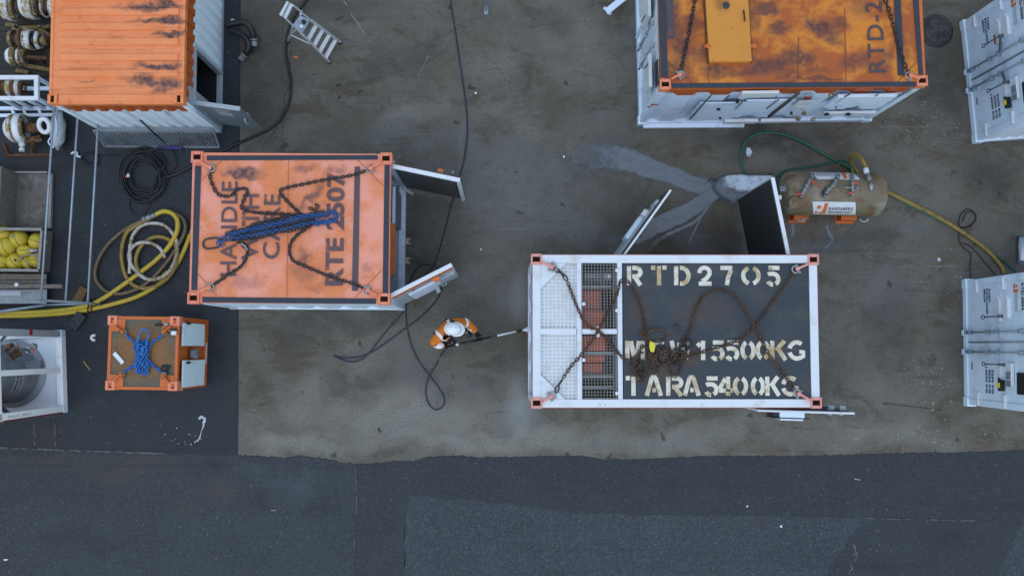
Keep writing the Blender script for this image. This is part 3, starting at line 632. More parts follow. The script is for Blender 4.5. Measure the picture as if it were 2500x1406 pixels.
mb = MB(); mb.tube([wp(334, 285, 1.05), wp(375, 325, .5), wp(413, 357, GA)], .016, 7); tag(mb.build('rod', BLACK), 'thin black rod leaning on the diamond mesh guard panel', 'rod')
mb = MB(); mb.span(wp(384, 360, .03), wp(446, 362, .03), .06, .05); tag(mb.build('blue_bar', BLUEBAR, bevel=.01), 'dark blue bar on the asphalt along the foot of the mesh guard', 'bar')

# ---- chain-sling helper
def roof_pts(T, pts, z): return [T.P(p[0], p[1], z+(p[2] if len(p) > 2 else 0)) for p in pts]

# ---- R: orange-topped container with lettering, doors open to the east
zR = 2.608; LR, WR, HR = 3.385, 2.577, 2.608
Rc = Thing('offshore_container', 'orange-topped offshore container lettered RTE 2507 with two open end doors', 'container', (-3.549, 2.003, 0), -.0052)
g = lambda *a: sp(Rc, *a[:4], zR, *a[4:])
roofR = stain_roof('orange_roof_worn', (.88, .335, .23), (.77, .225, .075), (.085, .045, .05),
   [g(597,422,66,22,4,1.), g(575,425,40,16,4,1.), g(745,412,45,14,-10,.6), g(820,415,45,16,-10,.5), g(760,480,60,17,-45,.85), g(742,632,22,42,0,.75), g(895,655,25,18,0,.4), g(600,690,60,25,0,.35), g(740,670,50,30,20,.4), g(640,560,90,40,-15,.35), g(770,700,60,16,0,.35)], (.42, .12, .03), nscale=1.3, amt=.95, lo=.40, hi=.60)
mb = MB(); mb.box((0, 0, HR-.03), (LR-.16, WR-.16, .04)); mb.build('roof', roofR, Rc)
rails(Rc, LR-.03, WR-.03, HR-.065, .13, .07, SALMON, 'top_rail')
def strip(T, name, pts, z, mat):
    mb = MB(); q = [T.P(p[0], p[1], z) for p in pts]; mb.prism([(v.x, v.y) for v in q], q[0].z, q[0].z+.004); return mb.build(name, mat, T)
zt = zR+.0015
for pts in ([(505,380),(922,379),(922,390),(505,392)], [(494,725),(918,729),(918,742),(494,738)], [(476,405),(491,405),(481,708),(467,708)], [(939,403),(952,403),(948,717),(934,717)]):
    strip(Rc, 'antislip_strip', pts, zt, DARKSTRIP)
strip(Rc, 'dark_bar', [(866,407),(879,407),(874,710),(859,710)], zt, pmat('dark_bar_paint', (.085, .062, .068), .6, [((.3, .1, .05), 9, .6, .75, .6)], .15))
SEAML = pmat('panel_seam', (.56, .16, .055), .6)
mb = MB()
for (p, q_) in (((492,440),(540,393)), ((865,382),(936,455)), ((480,665),(530,722)), ((936,655),(865,728)), ((704,392),(700,728))):
    a = Rc.P(*p, zt+.001); b = Rc.P(*q_, zt+.001); mb.ribbon([a, b], .014)
mb.build('gusset_seam', SEAML, Rc)
cx, cy = LR/2-.095, WR/2-.095
for sx in (-1, 1):
    for sy in (-1, 1): casting(Rc, sx*cx, sy*cy, HR+.03, SALMON, s=.2, h=.2, hole=(.125, .085))
PADR = {'NW': ((492,398),(514,410)), 'NE': ((932,398),(905,412)), 'SW': ((484,715),(512,702)), 'SE': ((922,722),(898,708))}
for k, (p, q_) in PADR.items():
    a = Rc.P(*p, zR); b = Rc.P(*q_, zR); padeye(Rc, a, b, HR+.04, SALMON)
posts(Rc, LR-.04, WR-.04, .1, HR-.17, .12, WHITE)
rails(Rc, LR-.02, WR-.02, .09, .16, .12, WHITE, 'bottom_rail')
for sx in (-1, 1):
    for sy in (-1, 1): casting(Rc, sx*(LR/2-.08), sy*(WR/2-.08), .17, LGREY, s=.16, h=.165)
mb = MB(); e = .07; corr(mb, (-LR/2+.12, -WR/2+e), (LR/2-.14, -WR/2+e), .17, HR-.13, depth=.045, pitch=.5, side=-1); mb.build('wall', WHITE, Rc)
mb = MB(); corr(mb, (-LR/2+.12, WR/2-e), (LR/2-.14, WR/2-e), .17, HR-.13, depth=.045, pitch=.5, side=1); mb.build('wall', WHITE, Rc)
mb = MB(); corr(mb, (-LR/2+e, WR/2-.12), (-LR/2+e, -WR/2+.12), .17, HR-.13, depth=.045, pitch=.5, side=-1); mb.build('wall', WHITE, Rc)
mb = MB(); mb.box((0, 0, .15), (LR-.24, WR-.24, .03)); mb.build('floor', LGREY, Rc)
mb = MB(); v0 = Rc.F(962, 455, 0, LR/2-.1); v1 = Rc.F(962, 545, 0, LR/2-.1)
mb.box((LR/2-.33, (v0.y+v1.y)/2, .75), (.5, abs(v0.y-v1.y), 1.1)); sh = mb.build('cabinet', GREY, Rc, bevel=.01)
mb = MB(); zc = 1.31; mb.box((LR/2-.10, (v0.y+v1.y)/2, zc), (.05, abs(v0.y-v1.y), .05)); mb.box((LR/2-.33, v1.y-.02, zc), (.5, .04, .05)); mb.build('cabinet_trim', WHITE, sh)
o0 = Rc.F(958, 556, 0, LR/2-.14); o1 = Rc.F(955, 676, 0, LR/2-.14); mb = MB(); mb.box((LR/2-.065, (o0.y+o1.y)/2, 1.75), (.09, abs(o0.y-o1.y), .10)); mb.build('cross_bar', ORANGE, Rc, bevel=.008)
CREAM = pmat('cream_bracket', (.5, .42, .28), .6, [(RUST, 12, .6, .7, .6)])
for y in (578, 628):
    q_ = Rc.F(984, y, 0, LR/2+.03); mb = MB(); mb.box((LR/2+.03, q_.y, .13), (.06, .12, .03)); mb.box((LR/2+.05, q_.y+.045, .155), (.1, .03, .02)); mb.box((LR/2+.05, q_.y-.045, .155), (.1, .03, .02)); mb.build('lashing_bracket', CREAM, Rc)
# north door: outer skin dark, white edge, dark inner lining
h_ = Rc.P(960, 399, 2.42); e_ = Rc.P(1124, 433, 2.42); h_.z = 0; dv = e_-h_; dv.z = 0; dl = dv.length; dv.normalize(); dn = Vector((dv.y, -dv.x, 0))
dN = leaf(Rc, 'door', h_, dv, dl, .2, 2.41, .03, pmat('dark_door_skin', (.05, .035, .035), .5, [((.3, .06, .02), 5, .55, .7, .8)]))
mb = MB(); M = Matrix((dv, dn, Vector((0,0,1)))).transposed()
for (s0, s1, z0, z1) in ((0, dl, 2.36, 2.42), (dl-.05, dl, .2, 2.36)): mb.box(onleaf(h_, dv, dn, (s0+s1)/2, (z0+z1)/2, .05), (s1-s0, .07, z1-z0), M=M)
mb.build('door_frame', WHITE_TOP, dN)
plate(dN, 'door_lining', h_, dv, dn, .0, dl-.05, .2, 2.36, .02, pmat('door_lining_grey', (.075, .078, .08), .5, [((.03, .03, .03), 3, .45, .7, .8)]), .02)
p = onleaf(h_, dv, dn, dl*.68, 2.2, -.06); mb = MB(); mb.box(p, (.10, .09, .09), M=M); mb.build('hinge_block', SIGNOR, dN, bevel=.01)
p = onleaf(h_, dv, dn, dl*.86, 2.0, -.06); mb = MB(); mb.cyl(p, p+Vector((0, .06, .1)), .018); mb.build('door_catch', GALV, dN)
mb = MB(); pa = Rc.F(985, 452, 0, LR/2+.1); mb.span((LR/2-.02, pa.y+.12, .62), (LR/2+.16, pa.y+.02, .5), .05, .05); mb.build('door_stay', LGREY, Rc)
# south door: white top edge, grey outer face with locking gear
h_ = Rc.P(951, 723, 2.42); e_ = Rc.P(1103, 646, 2.42); h_.z = 0; dv = e_-h_; dv.z = 0; dl = dv.length; dv.normalize(); dn = Vector((dv.y, -dv.x, 0)); M = Matrix((dv, dn, Vector((0,0,1)))).transposed()
dS = leaf(Rc, 'door', h_, dv, dl, .2, 2.42, .07, WHITE_TOP)
plate(dS, 'paint_band', h_, dv, dn, .02, dl-.02, 2.12, 2.36, .036, ORANGE, .008)
plate(dS, 'outer_skin', h_, dv, dn, .02, dl-.02, .22, 2.12, .036, LGREY, .012)
plate(dS, 'panel', h_, dv, dn, dl*.22, dl*.72, .9, 1.75, .049, WHITE, .03)
plate(dS, 'lock_box', h_, dv, dn, dl*.76, dl*.98, 1.2, 1.9, .05, LGREY, .06)
mb = MB()
for s_ in (.74,): 
    mb.cyl(onleaf(h_, dv, dn, dl*s_, .25, .075), onleaf(h_, dv, dn, dl*s_, 2.3, .075), .02)
for z_ in (.6, 1.3, 2.0): mb.box(onleaf(h_, dv, dn, dl*.74, z_, .07), (.10, .09, .06), M=M)
mb.build('lock_rod', GALV, dS)
mb = MB(); mb.box(onleaf(h_, dv, dn, dl*.70, 2.25, .09), (.10, .08, .12), M=M); mb.build('door_catch', SIGNOR, dS)
mb = MB(); mb.box(onleaf(h_, dv, dn, dl*.62, .95, .13), (.07, .16, .06), M=M); mb.box(onleaf(h_, dv, dn, dl*.45, .95, .10), (.5, .05, .04), M=M); mb.build('handle', LGREY, dS)
plate(dS, 'red_label', h_, dv, dn, dl*.30, dl*.36, 1.95, 2.05, .05, SIGNRED)
# lettering, read from the east end upwards
LET = pmat('worn_dark_lettering', (.12, .065, .07), .6, [((.62, .16, .05), 7, .56, .70, .75), ((.62, .16, .05), 30, .66, .72, .5)], .15)
def up(T, name, s, x0, x1, yb, yt, z, mat, bold=0, gap=1, lean=0):
    O = T.P(x1, yb, z); u = T.P(x1+lean, yt, z)-O; v = T.P(x0, yb, z)-O; return text(T, name, s, (O.x, O.y, O.z), u, v, mat, bold, gap)
zl = zt+.006
up(Rc, 'lettering', 'HANDLE', 537, 576, 674, 443, zl, LET, .012, 1.05, 4); up(Rc, 'lettering', 'WITH', 589, 630, 634, 474, zl, LET, .012, 1.05, 3); up(Rc, 'lettering', 'CARE', 641, 682, 632, 474, zl, LET, .012, 1.05, 3)
up(Rc, 'lettering', 'RTE 2507', 793, 838, 697, 421, zl, LET, .03, 1.0, 5)
# its chain sling
S1 = Thing('chain_sling', 'long blue and brown chain sling gathered across the roof lettered HANDLE WITH CARE', 'chain sling', tuple(at(690, 550, zR)))
zc = zR+.012
legs = [[(520,413),(513,428),(516,445),(530,472),(548,479),(565,477),(580,463),(598,461),(604,470),(592,495),(592,510),(612,517),(650,521),(700,523),(735,526)],
        [(905,411),(880,422),(850,430),(800,438),(745,449),(692,461),(685,472),(700,490),(718,508),(740,527)],
        [(512,700),(535,686),(560,668),(585,653),(600,632),(604,612),(600,598),(580,592)],
        [(893,706),(860,692),(820,680),(780,665),(745,650),(718,638),(708,622),(707,603),(713,588),(728,572),(745,560),(765,545)],
        [(600,563,.05),(620,547,.05),(660,540,.05),(705,537,.05)]]
for lg in legs:
    mb = MB(); chain(mb, roof_pts(S1, lg, zc+.012)); mb.build('chain_leg', DARKCHAIN, S1)
rn = random.Random(3); a = Vector((545, 582)); b = Vector((820, 522))
for k in range(8):
    off = (k-3.5)*3.9; t0 = rn.uniform(0, .12); t1 = rn.uniform(.78, 1.0); pts = []
    for i in range(7):
        u = t0+(t1-t0)*i/6; p = a.lerp(b, u); nrm = Vector((60, 275)).normalized(); w = off*(.62+.55*math.sin(u*3))+rn.uniform(-2.6, 2.6)
        pts.append((p.x+nrm.x*w, p.y+nrm.y*w, .015+.045*math.sin(math.pi*u)*(1-abs(k-3.5)/5)+.022*(k % 3)))
    mb = MB(); chain(mb, roof_pts(S1, pts, zc), .06, .0095, wid=.023); mb.build('bundled_chain', DARKCHAIN if k in (0, 4, 7) else BLUECHAIN, S1)
for k in range(3):
    pts = [(805+8*k,516+4*k,.04+.02*k),(822,522+6*k,.05),(812,535+3*k,.05),(770,545+k*2,.03)]
    mb = MB(); chain(mb, roof_pts(S1, pts, zc)); mb.build('bundled_chain', BLUECHAIN, S1)
mb = MB(); oval(mb, S1.P(517, 594, zc+.02), .30, .17, R(8), .017); mb.build('master_link', DARKCHAIN, S1)
mb = MB(); oval(mb, S1.P(540, 585, zc+.05), .13, .08, R(30), .012); oval(mb, S1.P(538, 595, zc+.05), .13, .08, R(-20), .012); mb.build('joining_link', BLUECHAIN, S1)
mb = MB(); chain(mb, roof_pts(S1, [(755,508,.03),(768,512,.05),(776,503,.05),(770,499,.05)], zc), r=.012); mb.build('grab_hook', RUSTCHAIN, S1)
mb = MB(); mb.tube(spline(roof_pts(S1, [(588,594,.05),(598,600,.05),(604,611,.04)], zc), 4), .013, 7); mb.build('grab_hook', STEEL, S1)
for k, (p, q_) in PADR.items():
    b = S1.P(*q_, zR+.045); a = S1.P(*p, zR+.045); an = math.atan2(b.y-a.y, b.x-a.x); shackle(S1, b+Vector((math.cos(an), math.sin(an), 0))*.02, an, STEEL)

# ---- W: white-framed machinery container, doors open to the north
zW = 2.733; LW, WW, HW = 4.809, 2.564, zW
Wc = Thing('offshore_container', 'white-framed machinery container with dark roof stencilled RTD2705 and TARA 5400KG', 'container', (2.93, .267, 0), 0)
for side in ('NS', 'EW'):
    rails(Wc, LW-.02, WW-.02, HW-.055, .11, .135, WHITE_TOP, 'top_rail', side)
mb = MB()
for c, d in (((0, WW/2-.004, HW-.07), (LW-.4, .012, .10)), ((0, -WW/2+.004, HW-.07), (LW-.4, .012, .10)), ((LW/2-.004, 0, HW-.07), (.012, WW-.4, .10)), ((-LW/2+.004, 0, HW-.07), (.012, WW-.4, .10))): mb.box(c, d)
mb.build('red_trim', pmat('red_trim_paint', (.42, .07, .04), .5, [((.6, .5, .45), 14, .6, .7, .8)]), Wc)
xr0 = Wc.P(1522, 800, zW).x; xr1 = LW/2-.14; yw = WW/2-.14
DROOF = stain_roof('dark_stencilled_roof', (.036, .045, .056), (.062, .064, .064), (.12, .062, .025), [sp(Wc, 1720, 760, 110, 60, zW, 0, .35), sp(Wc, 1600, 905, 90, 40, zW, 0, .45), sp(Wc, 1560, 760, 40, 60, zW, 0, .35), sp(Wc, 1680, 870, 60, 40, zW, 0, .45)], (.10, .085, .062), nscale=1.4, amt=.8)
mb = MB(); mb.box(((xr0+xr1)/2, 0, HW-.06), (xr1-xr0, 2*yw, .06)); mb.build('roof', DROOF, Wc)
def beam(x0, y0, x1, y1, dz=.004, mat=WHITE_TOP):
    a = Wc.P(x0, y0, zW); b = Wc.P(x1, y1, zW); mb = MB(); mb.box(((a.x+b.x)/2, (a.y+b.y)/2, HW-.05-dz), (abs(a.x-b.x), abs(a.y-b.y), .09)); return mb.build('roof_beam', mat, Wc, bevel=.004)
beam(1507, 640, 1521, 979); beam(1408, 640, 1421, 979); beam(1316, 803, 1407.5, 815); beam(1421.5, 803, 1506.5, 815)
# grating panels: two rows of two, real bars
GRATW = pmat('grating_white', (.80, .82, .82), .5, [((.5, .38, .2), 3, .5, .7, .6)], .05); GRATD = pmat('grating_grey', (.30, .30, .28), .5, [((.36, .24, .10), 4, .5, .7, .7)], .08)
def grating(x0, y0, x1, y1, mat, cut=None, zz=HW-.035, step=.0605, bw=.014):
    a = Wc.P(x0, y0, zW); b = Wc.P(x1, y1, zW); X0, X1, Y0, Y1 = a.x, b.x, b.y, a.y; mb = MB()
    def clip(p, q):                     # cut = chamfered corner (cx, cy, size): keep the inner side
        if not cut: return p, q
        out = []
        for s_ in (p, q):
            v = list(s_); out.append(v)
        cxx, cyy, sz = cut; sx = 1 if cxx <= X0+.01 else -1; sy = 1 if cyy <= Y0+.01 else -1
        f = lambda v: sx*(v[0]-cxx)+sy*(v[1]-cyy)-sz
        fp, fq = f(p), f(q)
        if fp < 0 and fq < 0: return None
        if fp*fq < 0:
            t_ = fp/(fp-fq); mid = [p[0]+(q[0]-p[0])*t_, p[1]+(q[1]-p[1])*t_]
            return (mid, q) if fp < 0 else (p, mid)
        return p, q
    n = int((X1-X0)/step)
    for i in range(n+1):
        x = X0+(X1-X0)*i/n; c = clip((x, Y0), (x, Y1))
        if c: mb.span((*c[0], zz), (*c[1], zz), bw, .018)
    n = int((Y1-Y0)/step)
    for i in range(n+1):
        y = Y0+(Y1-Y0)*i/n; c = clip((X0, y), (X1, y))
        if c: mb.span((*c[0], zz+.0165), (*c[1], zz+.0165), bw*.8, .012)
    return mb.build('grating', mat, Wc)
cA = Wc.P(1319, 642, zW); cB = Wc.P(1319, 978, zW); cz = .47
grating(1319, 642, 1407, 802, GRATW, (cA.x, cA.y, cz)); grating(1319, 816, 1407, 978, GRATW, (cB.x, cB.y, cz))
grating(1422, 640, 1506, 802, GRATD, bw=.008, step=.05); grating(1422, 816, 1506, 979, GRATD, bw=.008, step=.05)
mb = MB()
for c_, sy in ((cA, -1), (cB, 1)):
    mb = MB(); mb.prism([(-LW/2+.14, c_.y+.0), (c_.x+cz-.03, c_.y), (c_.x-.0, c_.y+sy*(cz-.03)), (-LW/2+.14, c_.y+sy*(cz-.03))], HW-.06, HW-.012); mb.build('corner_gusset', WHITE_TOP, Wc)
for px0, y0, x1, y1 in ((1316, 642, 1407, 979),):
    a = Wc.P(px0, y0, 2.55); b = Wc.P(x1+2, y1, 2.55); mb = MB(); mb.box(((a.x+b.x)/2, (a.y+b.y)/2, 2.60), (b.x-a.x, a.y-b.y, .04)); mb.build('plenum_lid', BRIGHTW, Wc)
x2 = Wc.P(1421, 800, zW).x; x3 = Wc.P(1507, 800, zW).x
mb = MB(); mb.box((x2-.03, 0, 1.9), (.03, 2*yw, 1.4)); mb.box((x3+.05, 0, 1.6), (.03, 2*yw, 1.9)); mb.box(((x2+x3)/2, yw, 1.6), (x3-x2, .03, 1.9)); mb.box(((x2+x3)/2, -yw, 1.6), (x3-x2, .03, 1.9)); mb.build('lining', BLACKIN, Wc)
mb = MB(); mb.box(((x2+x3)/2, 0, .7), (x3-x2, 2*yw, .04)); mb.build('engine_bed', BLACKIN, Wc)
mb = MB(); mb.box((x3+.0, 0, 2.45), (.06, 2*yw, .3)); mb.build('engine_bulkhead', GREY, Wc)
# engine seen through the bars
mb = MB(); xc = (x2+x3)/2-.06
for (y0, y1, z, w) in ((708, 758, 2.05, .34), (758, 804, 2.3, .40), (820, 858, 2.35, .42), (866, 884, 2.3, .40), (886, 912, 2.15, .36)):
    a = Wc.P(1460, y0, z); b = Wc.P(1460, y1, z); mb.box((xc, (a.y+b.y)/2, z-.25), (w, abs(a.y-b.y), .5))
mb.build('engine_block', ENGRED, Wc, bevel=.03)
mb = MB(); a = Wc.P(1424, 674, 2.35); b = Wc.P(1484, 674, 2.35)
mb.lathe([(0, 0), (.09, .0), (.105, .02), (.105, .36), (.12, .365), (.12, .38), (.10, .385), (.10, .45), (.115, .455), (.115, .47), (0, .47)], a, (1, 0, 0), 24); mb.build('silencer', pmat('silencer_steel', (.62, .66, .7), .28, metal=.85), Wc)
mb = MB()
for y, z in ((862, 2.36), (919, 2.3), (945, 2.2), (700, 2.2)):
    p = Wc.P(1452, y, z); mb = MB(); mb.span((x2, p.y, z), (x3-.02, p.y, z), .05, .04); mb.build('engine_pipe', LGREY, Wc)
mb = MB()
for x, y in ((1425,742),(1506,660),(1506,758),(1425,879),(1460,800),(1460,819),(1506,960),(1464,978)):
    p = Wc.P(x, y, zW); mb = MB(); mb.cyl((p.x, p.y, HW-.03), (p.x, p.y, HW+.008), .028, n=14); mb.build('grating_clamp', PLASTICW, Wc)
cx, cy = LW/2-.075, WW/2-.085
PINKS = PINK
for sx in (-1, 1):
    for sy in (-1, 1): casting(Wc, sx*cx, sy*cy, HW+.03, PINKS, s=.185, h=.2, hole=(.125, .085))
PADW = {'NW': ((1323,640),(1347,652)), 'NE': ((1972,645),(1946,656)), 'SW': ((1323,982),(1345,968)), 'SE': ((1976,976),(1950,961))}
for k, (p, q_) in PADW.items(): padeye(Wc, Wc.P(*p, zW), Wc.P(*q_, zW), HW+.03, PINKS)
posts(Wc, LW-.03, WW-.03, .02, HW-.17, .13, WHITE); rails(Wc, LW-.02, WW-.02, .09, .16, .1, WHITE, 'bottom_rail')
mb = MB(); e = .06; corr(mb, (-LW/2+e, WW/2-.13), (-LW/2+e, -WW/2+.13), .17, HW-.12, depth=.03, pitch=.55, side=-1); mb.build('wall', WHITE, Wc)
mb = MB(); corr(mb, (-LW/2+.13, -WW/2+e), (LW/2-.13, -WW/2+e), .17, HW-.12, side=-1, pitch=.5); mb.build('wall', WHITE, Wc)
mb = MB(); corr(mb, (LW/2-e, -WW/2+.13), (LW/2-e, WW/2-.13), .17, HW-.12, side=-1, pitch=.5); mb.build('wall', WHITE, Wc)
mb = MB(); xa = Wc.P(1530, 620, 2.5).x-.1; xb = Wc.P(1922, 620, 2.5).x+.1; corr(mb, (-LW/2+.13, WW/2-e), (xa, WW/2-e), .17, HW-.12, side=1, pitch=.5); corr(mb, (xb, WW/2-e), (LW/2-.13, WW/2-e), .17, HW-.12, side=1, pitch=.5); mb.build('wall', WHITE, Wc)
mb = MB(); mb.box((.4, 0, .15), (LW-1.2, WW-.3, .03)); mb.build('floor', GREY, Wc)
def swung(p0, p1, zt_, th, mat, z0=.2):
    h = Wc.P(*p0, zt_); e2 = Wc.P(*p1, zt_); h.z = 0; v = e2-h; v.z = 0; l_ = v.length; v.normalize(); n_ = Vector((v.y, -v.x, 0)); return h, v, n_, l_, leaf(Wc, 'door', h, v, l_, z0, zt_, th, mat)
h_, dv, dn, dl, d_ = swung((1517, 632), (1638, 464), 2.5, .035, WHITE_TOP)
dn = -dn; M = Matrix((dv, dn, Vector((0,0,1)))).transposed()
plate(d_, 'door_seal', h_, dv, dn, .05, dl-.03, .3, 2.42, .018, BLACK, .03); plate(d_, 'outer_skin', h_, dv, dn, .02, dl-.2, .25, 2.3, .049, LGREY, .02)
plate(d_, 'lock_box', h_, dv, dn, dl*.32, dl*.66, 1.3, 1.75, .07, WHITE, .07); plate(d_, 'lock_box', h_, dv, dn, dl*.64, dl*.72, 1.75, 1.95, .07, WHITE_TOP, .08)
mb = MB(); mb.cyl(onleaf(h_, dv, dn, dl*.80, .3, .07), onleaf(h_, dv, dn, dl*.80, 2.45, .07), .017)
for z_ in (.5, 1.2, 2.0, 2.35): mb.box(onleaf(h_, dv, dn, dl*.80, z_, .06), (.09, .08, .05), M=M)
mb.span(onleaf(h_, dv, dn, dl*.80, 1.5, .09), onleaf(h_, dv, dn, dl*.5, 1.42, .10), .02, .03); mb.build('lock_rod', GALV, d_)
h_, dv, dn, dl, d_ = swung((1926, 630), (1886, 434), 2.5, .05, GREY)
dn = -dn if dn.x > 0 else dn
plate(d_, 'door_lining', h_, dv, dn, .02, dl-.02, .22, 2.46, .026, DARKPANEL, .012); plate(d_, 'door_edge', h_, dv, dn, 0, dl, 2.495, 2.515, -.032, WHITE_TOP, .064)
mb = MB(); M = Matrix((dv, dn, Vector((0,0,1)))).transposed(); mb.box(onleaf(h_, dv, dn, dl-.012, 1.35, .03), (.022, .02, 2.3), M=M); mb.box(onleaf(h_, dv, dn, dl/2, .21, .03), (dl, .02, .02), M=M); mb.build('door_frame', LGREY, d_)
h_, dv, dn, dl, d_ = swung((1850, 1002), (2087, 1009), 2.35, .035, WHITE_TOP)
dn = dn if dn.y < 0 else -dn; M = Matrix((dv, dn, Vector((0,0,1)))).transposed()
plate(d_, 'door_lining', h_, dv, -dn, .05, dl-.08, .3, 2.3, .018, DARKPANEL, .02)
bx = plate(d_, 'vent_box', h_, dv, dn, dl*.30, dl*.56, 1.45, 1.95, .018, WHITE, .11)
plate(bx, 'vent_gasket', h_, dv, dn, dl*.24, dl*.62, 1.4, 1.95, .13, BLACK, .02); plate(bx, 'vent_louvre', h_, dv, dn, dl*.31, dl*.55, 1.42, 1.93, .151, WHITE, .03); plate(bx, 'vent_side', h_, dv, dn, dl*.24, dl*.298, 1.5, 1.9, .02, BLACK, .1)
mb = MB()
for s_ in (.80, .92): mb.box(onleaf(h_, dv, dn, dl*s_, 2.1, -.07), (.10, .08, .10), M=M); mb.box(onleaf(h_, dv, dn, dl*s_, 2.0, .03), (.05, .05, .2), M=M)
mb.build('door_catch', LGREY, d_)
# stencilled lettering
STEN = pmat('cream_stencil_paint', (.76, .70, .58), .6, [((.42, .28, .10), 3.2, .44, .62, .9), ((.06, .06, .065), 11, .60, .68, .8), ((.06, .06, .065), 40, .64, .70, .6)], .1, 90)
zs_ = HW-.026
def word(rows, y0, y1):
    mb = MB()
    for ch, a, b in rows:
        p = Wc.P(1250+a/3.125, 590+y1/3.125, zW-.03); q_ = Wc.P(1250+b/3.125, 590+y0/3.125, zW-.03)
        stencil(mb, ch, p.x, q_.x, p.y, q_.y, zs_, .072)
    mb.build('stencil_lettering', STEN, Wc)
word([('R',878,995),('T',1062,1180),('D',1236,1362),('2',1420,1522),('7',1590,1682),('O',1750,1894),('5',1943,2044)], 187, 333)
word([('M',862,1015),('G',1045,1185),('W',1205,1365)], 755, 902)
word([('1',1405,1500),('5',1520,1618),('5',1630,1730),('0',1746,1854),('0',1862,1966),('K',1970,2098),('G',2100,2238)], 755, 902)
word([('T',868,985),('A',1015,1147),('R',1175,1308),('A',1304,1436)], 1028, 1174)
word([('5',1472,1572),('4',1575,1685),('0',1688,1797),('0',1826,1926),('K',1934,2046),('G',2052,2190)], 1028, 1174)
mb = MB(); p = Wc.P(1652, 800, zW); mb.box((p.x, p.y, HW-.012), (.09, .06, .035)); mb.box((p.x, p.y+.06, HW-.018), (.09, .025, .025)); mb.build('roof_lug', DROOF, Wc, bevel=.008)
# rusty chain sling heaped on it
S2 = Thing('chain_sling', 'rusty brown chain sling with oval ring and yellow tag heaped on the stencilled dark roof', 'chain sling', tuple(at(1610, 860, zW)))
zc = zW+.0
legs = [([(1353,656),(1372,668),(1384,684)], DARKCHAIN, .095, .012), ([(1386,690),(1396,716),(1410,752),(1428,786),(1442,799),(1460,806,.01),(1480,826),(1500,850),(1520,872),(1540,880),(1556,878)], RUSTCHAIN, 0, 0),
        ([(1357,958),(1364,940),(1373,926)], DARKCHAIN, .095, .012), ([(1375,922),(1395,893),(1418,868),(1440,838),(1460,808,.03),(1478,772),(1496,742),(1508,712),(1512,694),(1519,685),(1536,690),(1552,718),(1566,752),(1574,790),(1580,820),(1588,860)], RUSTCHAIN, 0, 0),
        ([(1945,660),(1925,682),(1905,712),(1880,745),(1858,778),(1842,798,.02),(1815,825),(1795,834),(1760,845),(1720,858),(1690,866),(1660,882)], RUSTCHAIN, 0, 0),
        ([(1948,957),(1925,930),(1900,893),(1878,866),(1860,830),(1845,798,.04),(1822,762),(1800,730),(1780,713),(1752,707),(1730,714),(1710,733),(1696,765),(1688,795),(1680,815),(1665,835),(1655,860)], RUSTCHAIN, 0, 0)]
for pts, mt, pi_, r_ in legs:
    mb = MB(); q = roof_pts(S2, pts, zc+.016)
    if pi_: chain(mb, q, pi_, .013, wid=.03)
    else: chain(mb, q, .058, .0105, wid=.023)
    mb.build('chain_leg', mt, S2)
heaps = [[(1546,872),(1558,890),(1550,905),(1562,915),(1574,900),(1566,885),(1556,868),(1570,860)], [(1584,866),(1598,880),(1612,890),(1624,884),(1616,872),(1600,866),(1590,858)], [(1636,862),(1650,852),(1664,856),(1672,868),(1660,884),(1646,880),(1640,868),(1656,860)], [(1668,838),(1680,846),(1688,836),(1676,828),(1664,846),(1654,858)], [(1556,878),(1545,900),(1560,925),(1568,930),(1572,915),(1556,905),(1548,885),(1560,860),(1568,845),(1578,848)], [(1588,862),(1586,885),(1592,905),(1602,908),(1606,895),(1600,875),(1608,855),(1596,845)], [(1655,862),(1640,878),(1632,885),(1650,888),(1662,875),(1672,862),(1678,850),(1668,842),(1682,832),(1690,840),(1682,850)],
         [(1628,850),(1630,880),(1636,905),(1645,917),(1655,916),(1662,900),(1668,880),(1672,865)], [(1573,812),(1566,808),(1568,818),(1580,830),(1586,850),(1592,870)], [(1612,840),(1618,852),(1612,866),(1604,872),(1614,880),(1622,868),(1626,852)], [(1640,876),(1650,868),(1660,866),(1655,876),(1668,872),(1676,866),(1664,856)],
         [(1555,884),(1549,893),(1556,898),(1564,890),(1570,880)], [(1566,922),(1576,908),(1578,915),(1570,928)]]
for j, pts in enumerate(heaps):
    mb = MB(); chain(mb, roof_pts(S2, [(p[0], p[1], .02+.03*((i+j) % 3)) for i, p in enumerate(pts)], zc), .058, .0105, wid=.023); mb.build('heaped_chain', RUSTCHAIN if j % 3 else DARKCHAIN, S2)
mb = MB(); oval(mb, S2.P(1604, 819, zc+.04), .315, .20, R(2), .018); mb.build('master_link', RUSTCHAIN, S2)
mb = MB(); c0 = [S2.P(x, y, zc+.12) for x, y in ((1587,832),(1599,838),(1600,846),(1596,860),(1588,858),(1585,846))]; mb.prism([(v.x, v.y) for v in c0], c0[0].z, c0[0].z+.004); mb.build('tag', YTAG, S2)
for k, (p, q_) in PADW.items():
    b = S2.P(*q_, zW+.04); a = S2.P(*p, zW+.04); an = math.atan2(b.y-a.y, b.x-a.x); shackle(S2, b+Vector((math.cos(an), math.sin(an), 0))*.03, an, STEEL, .075)

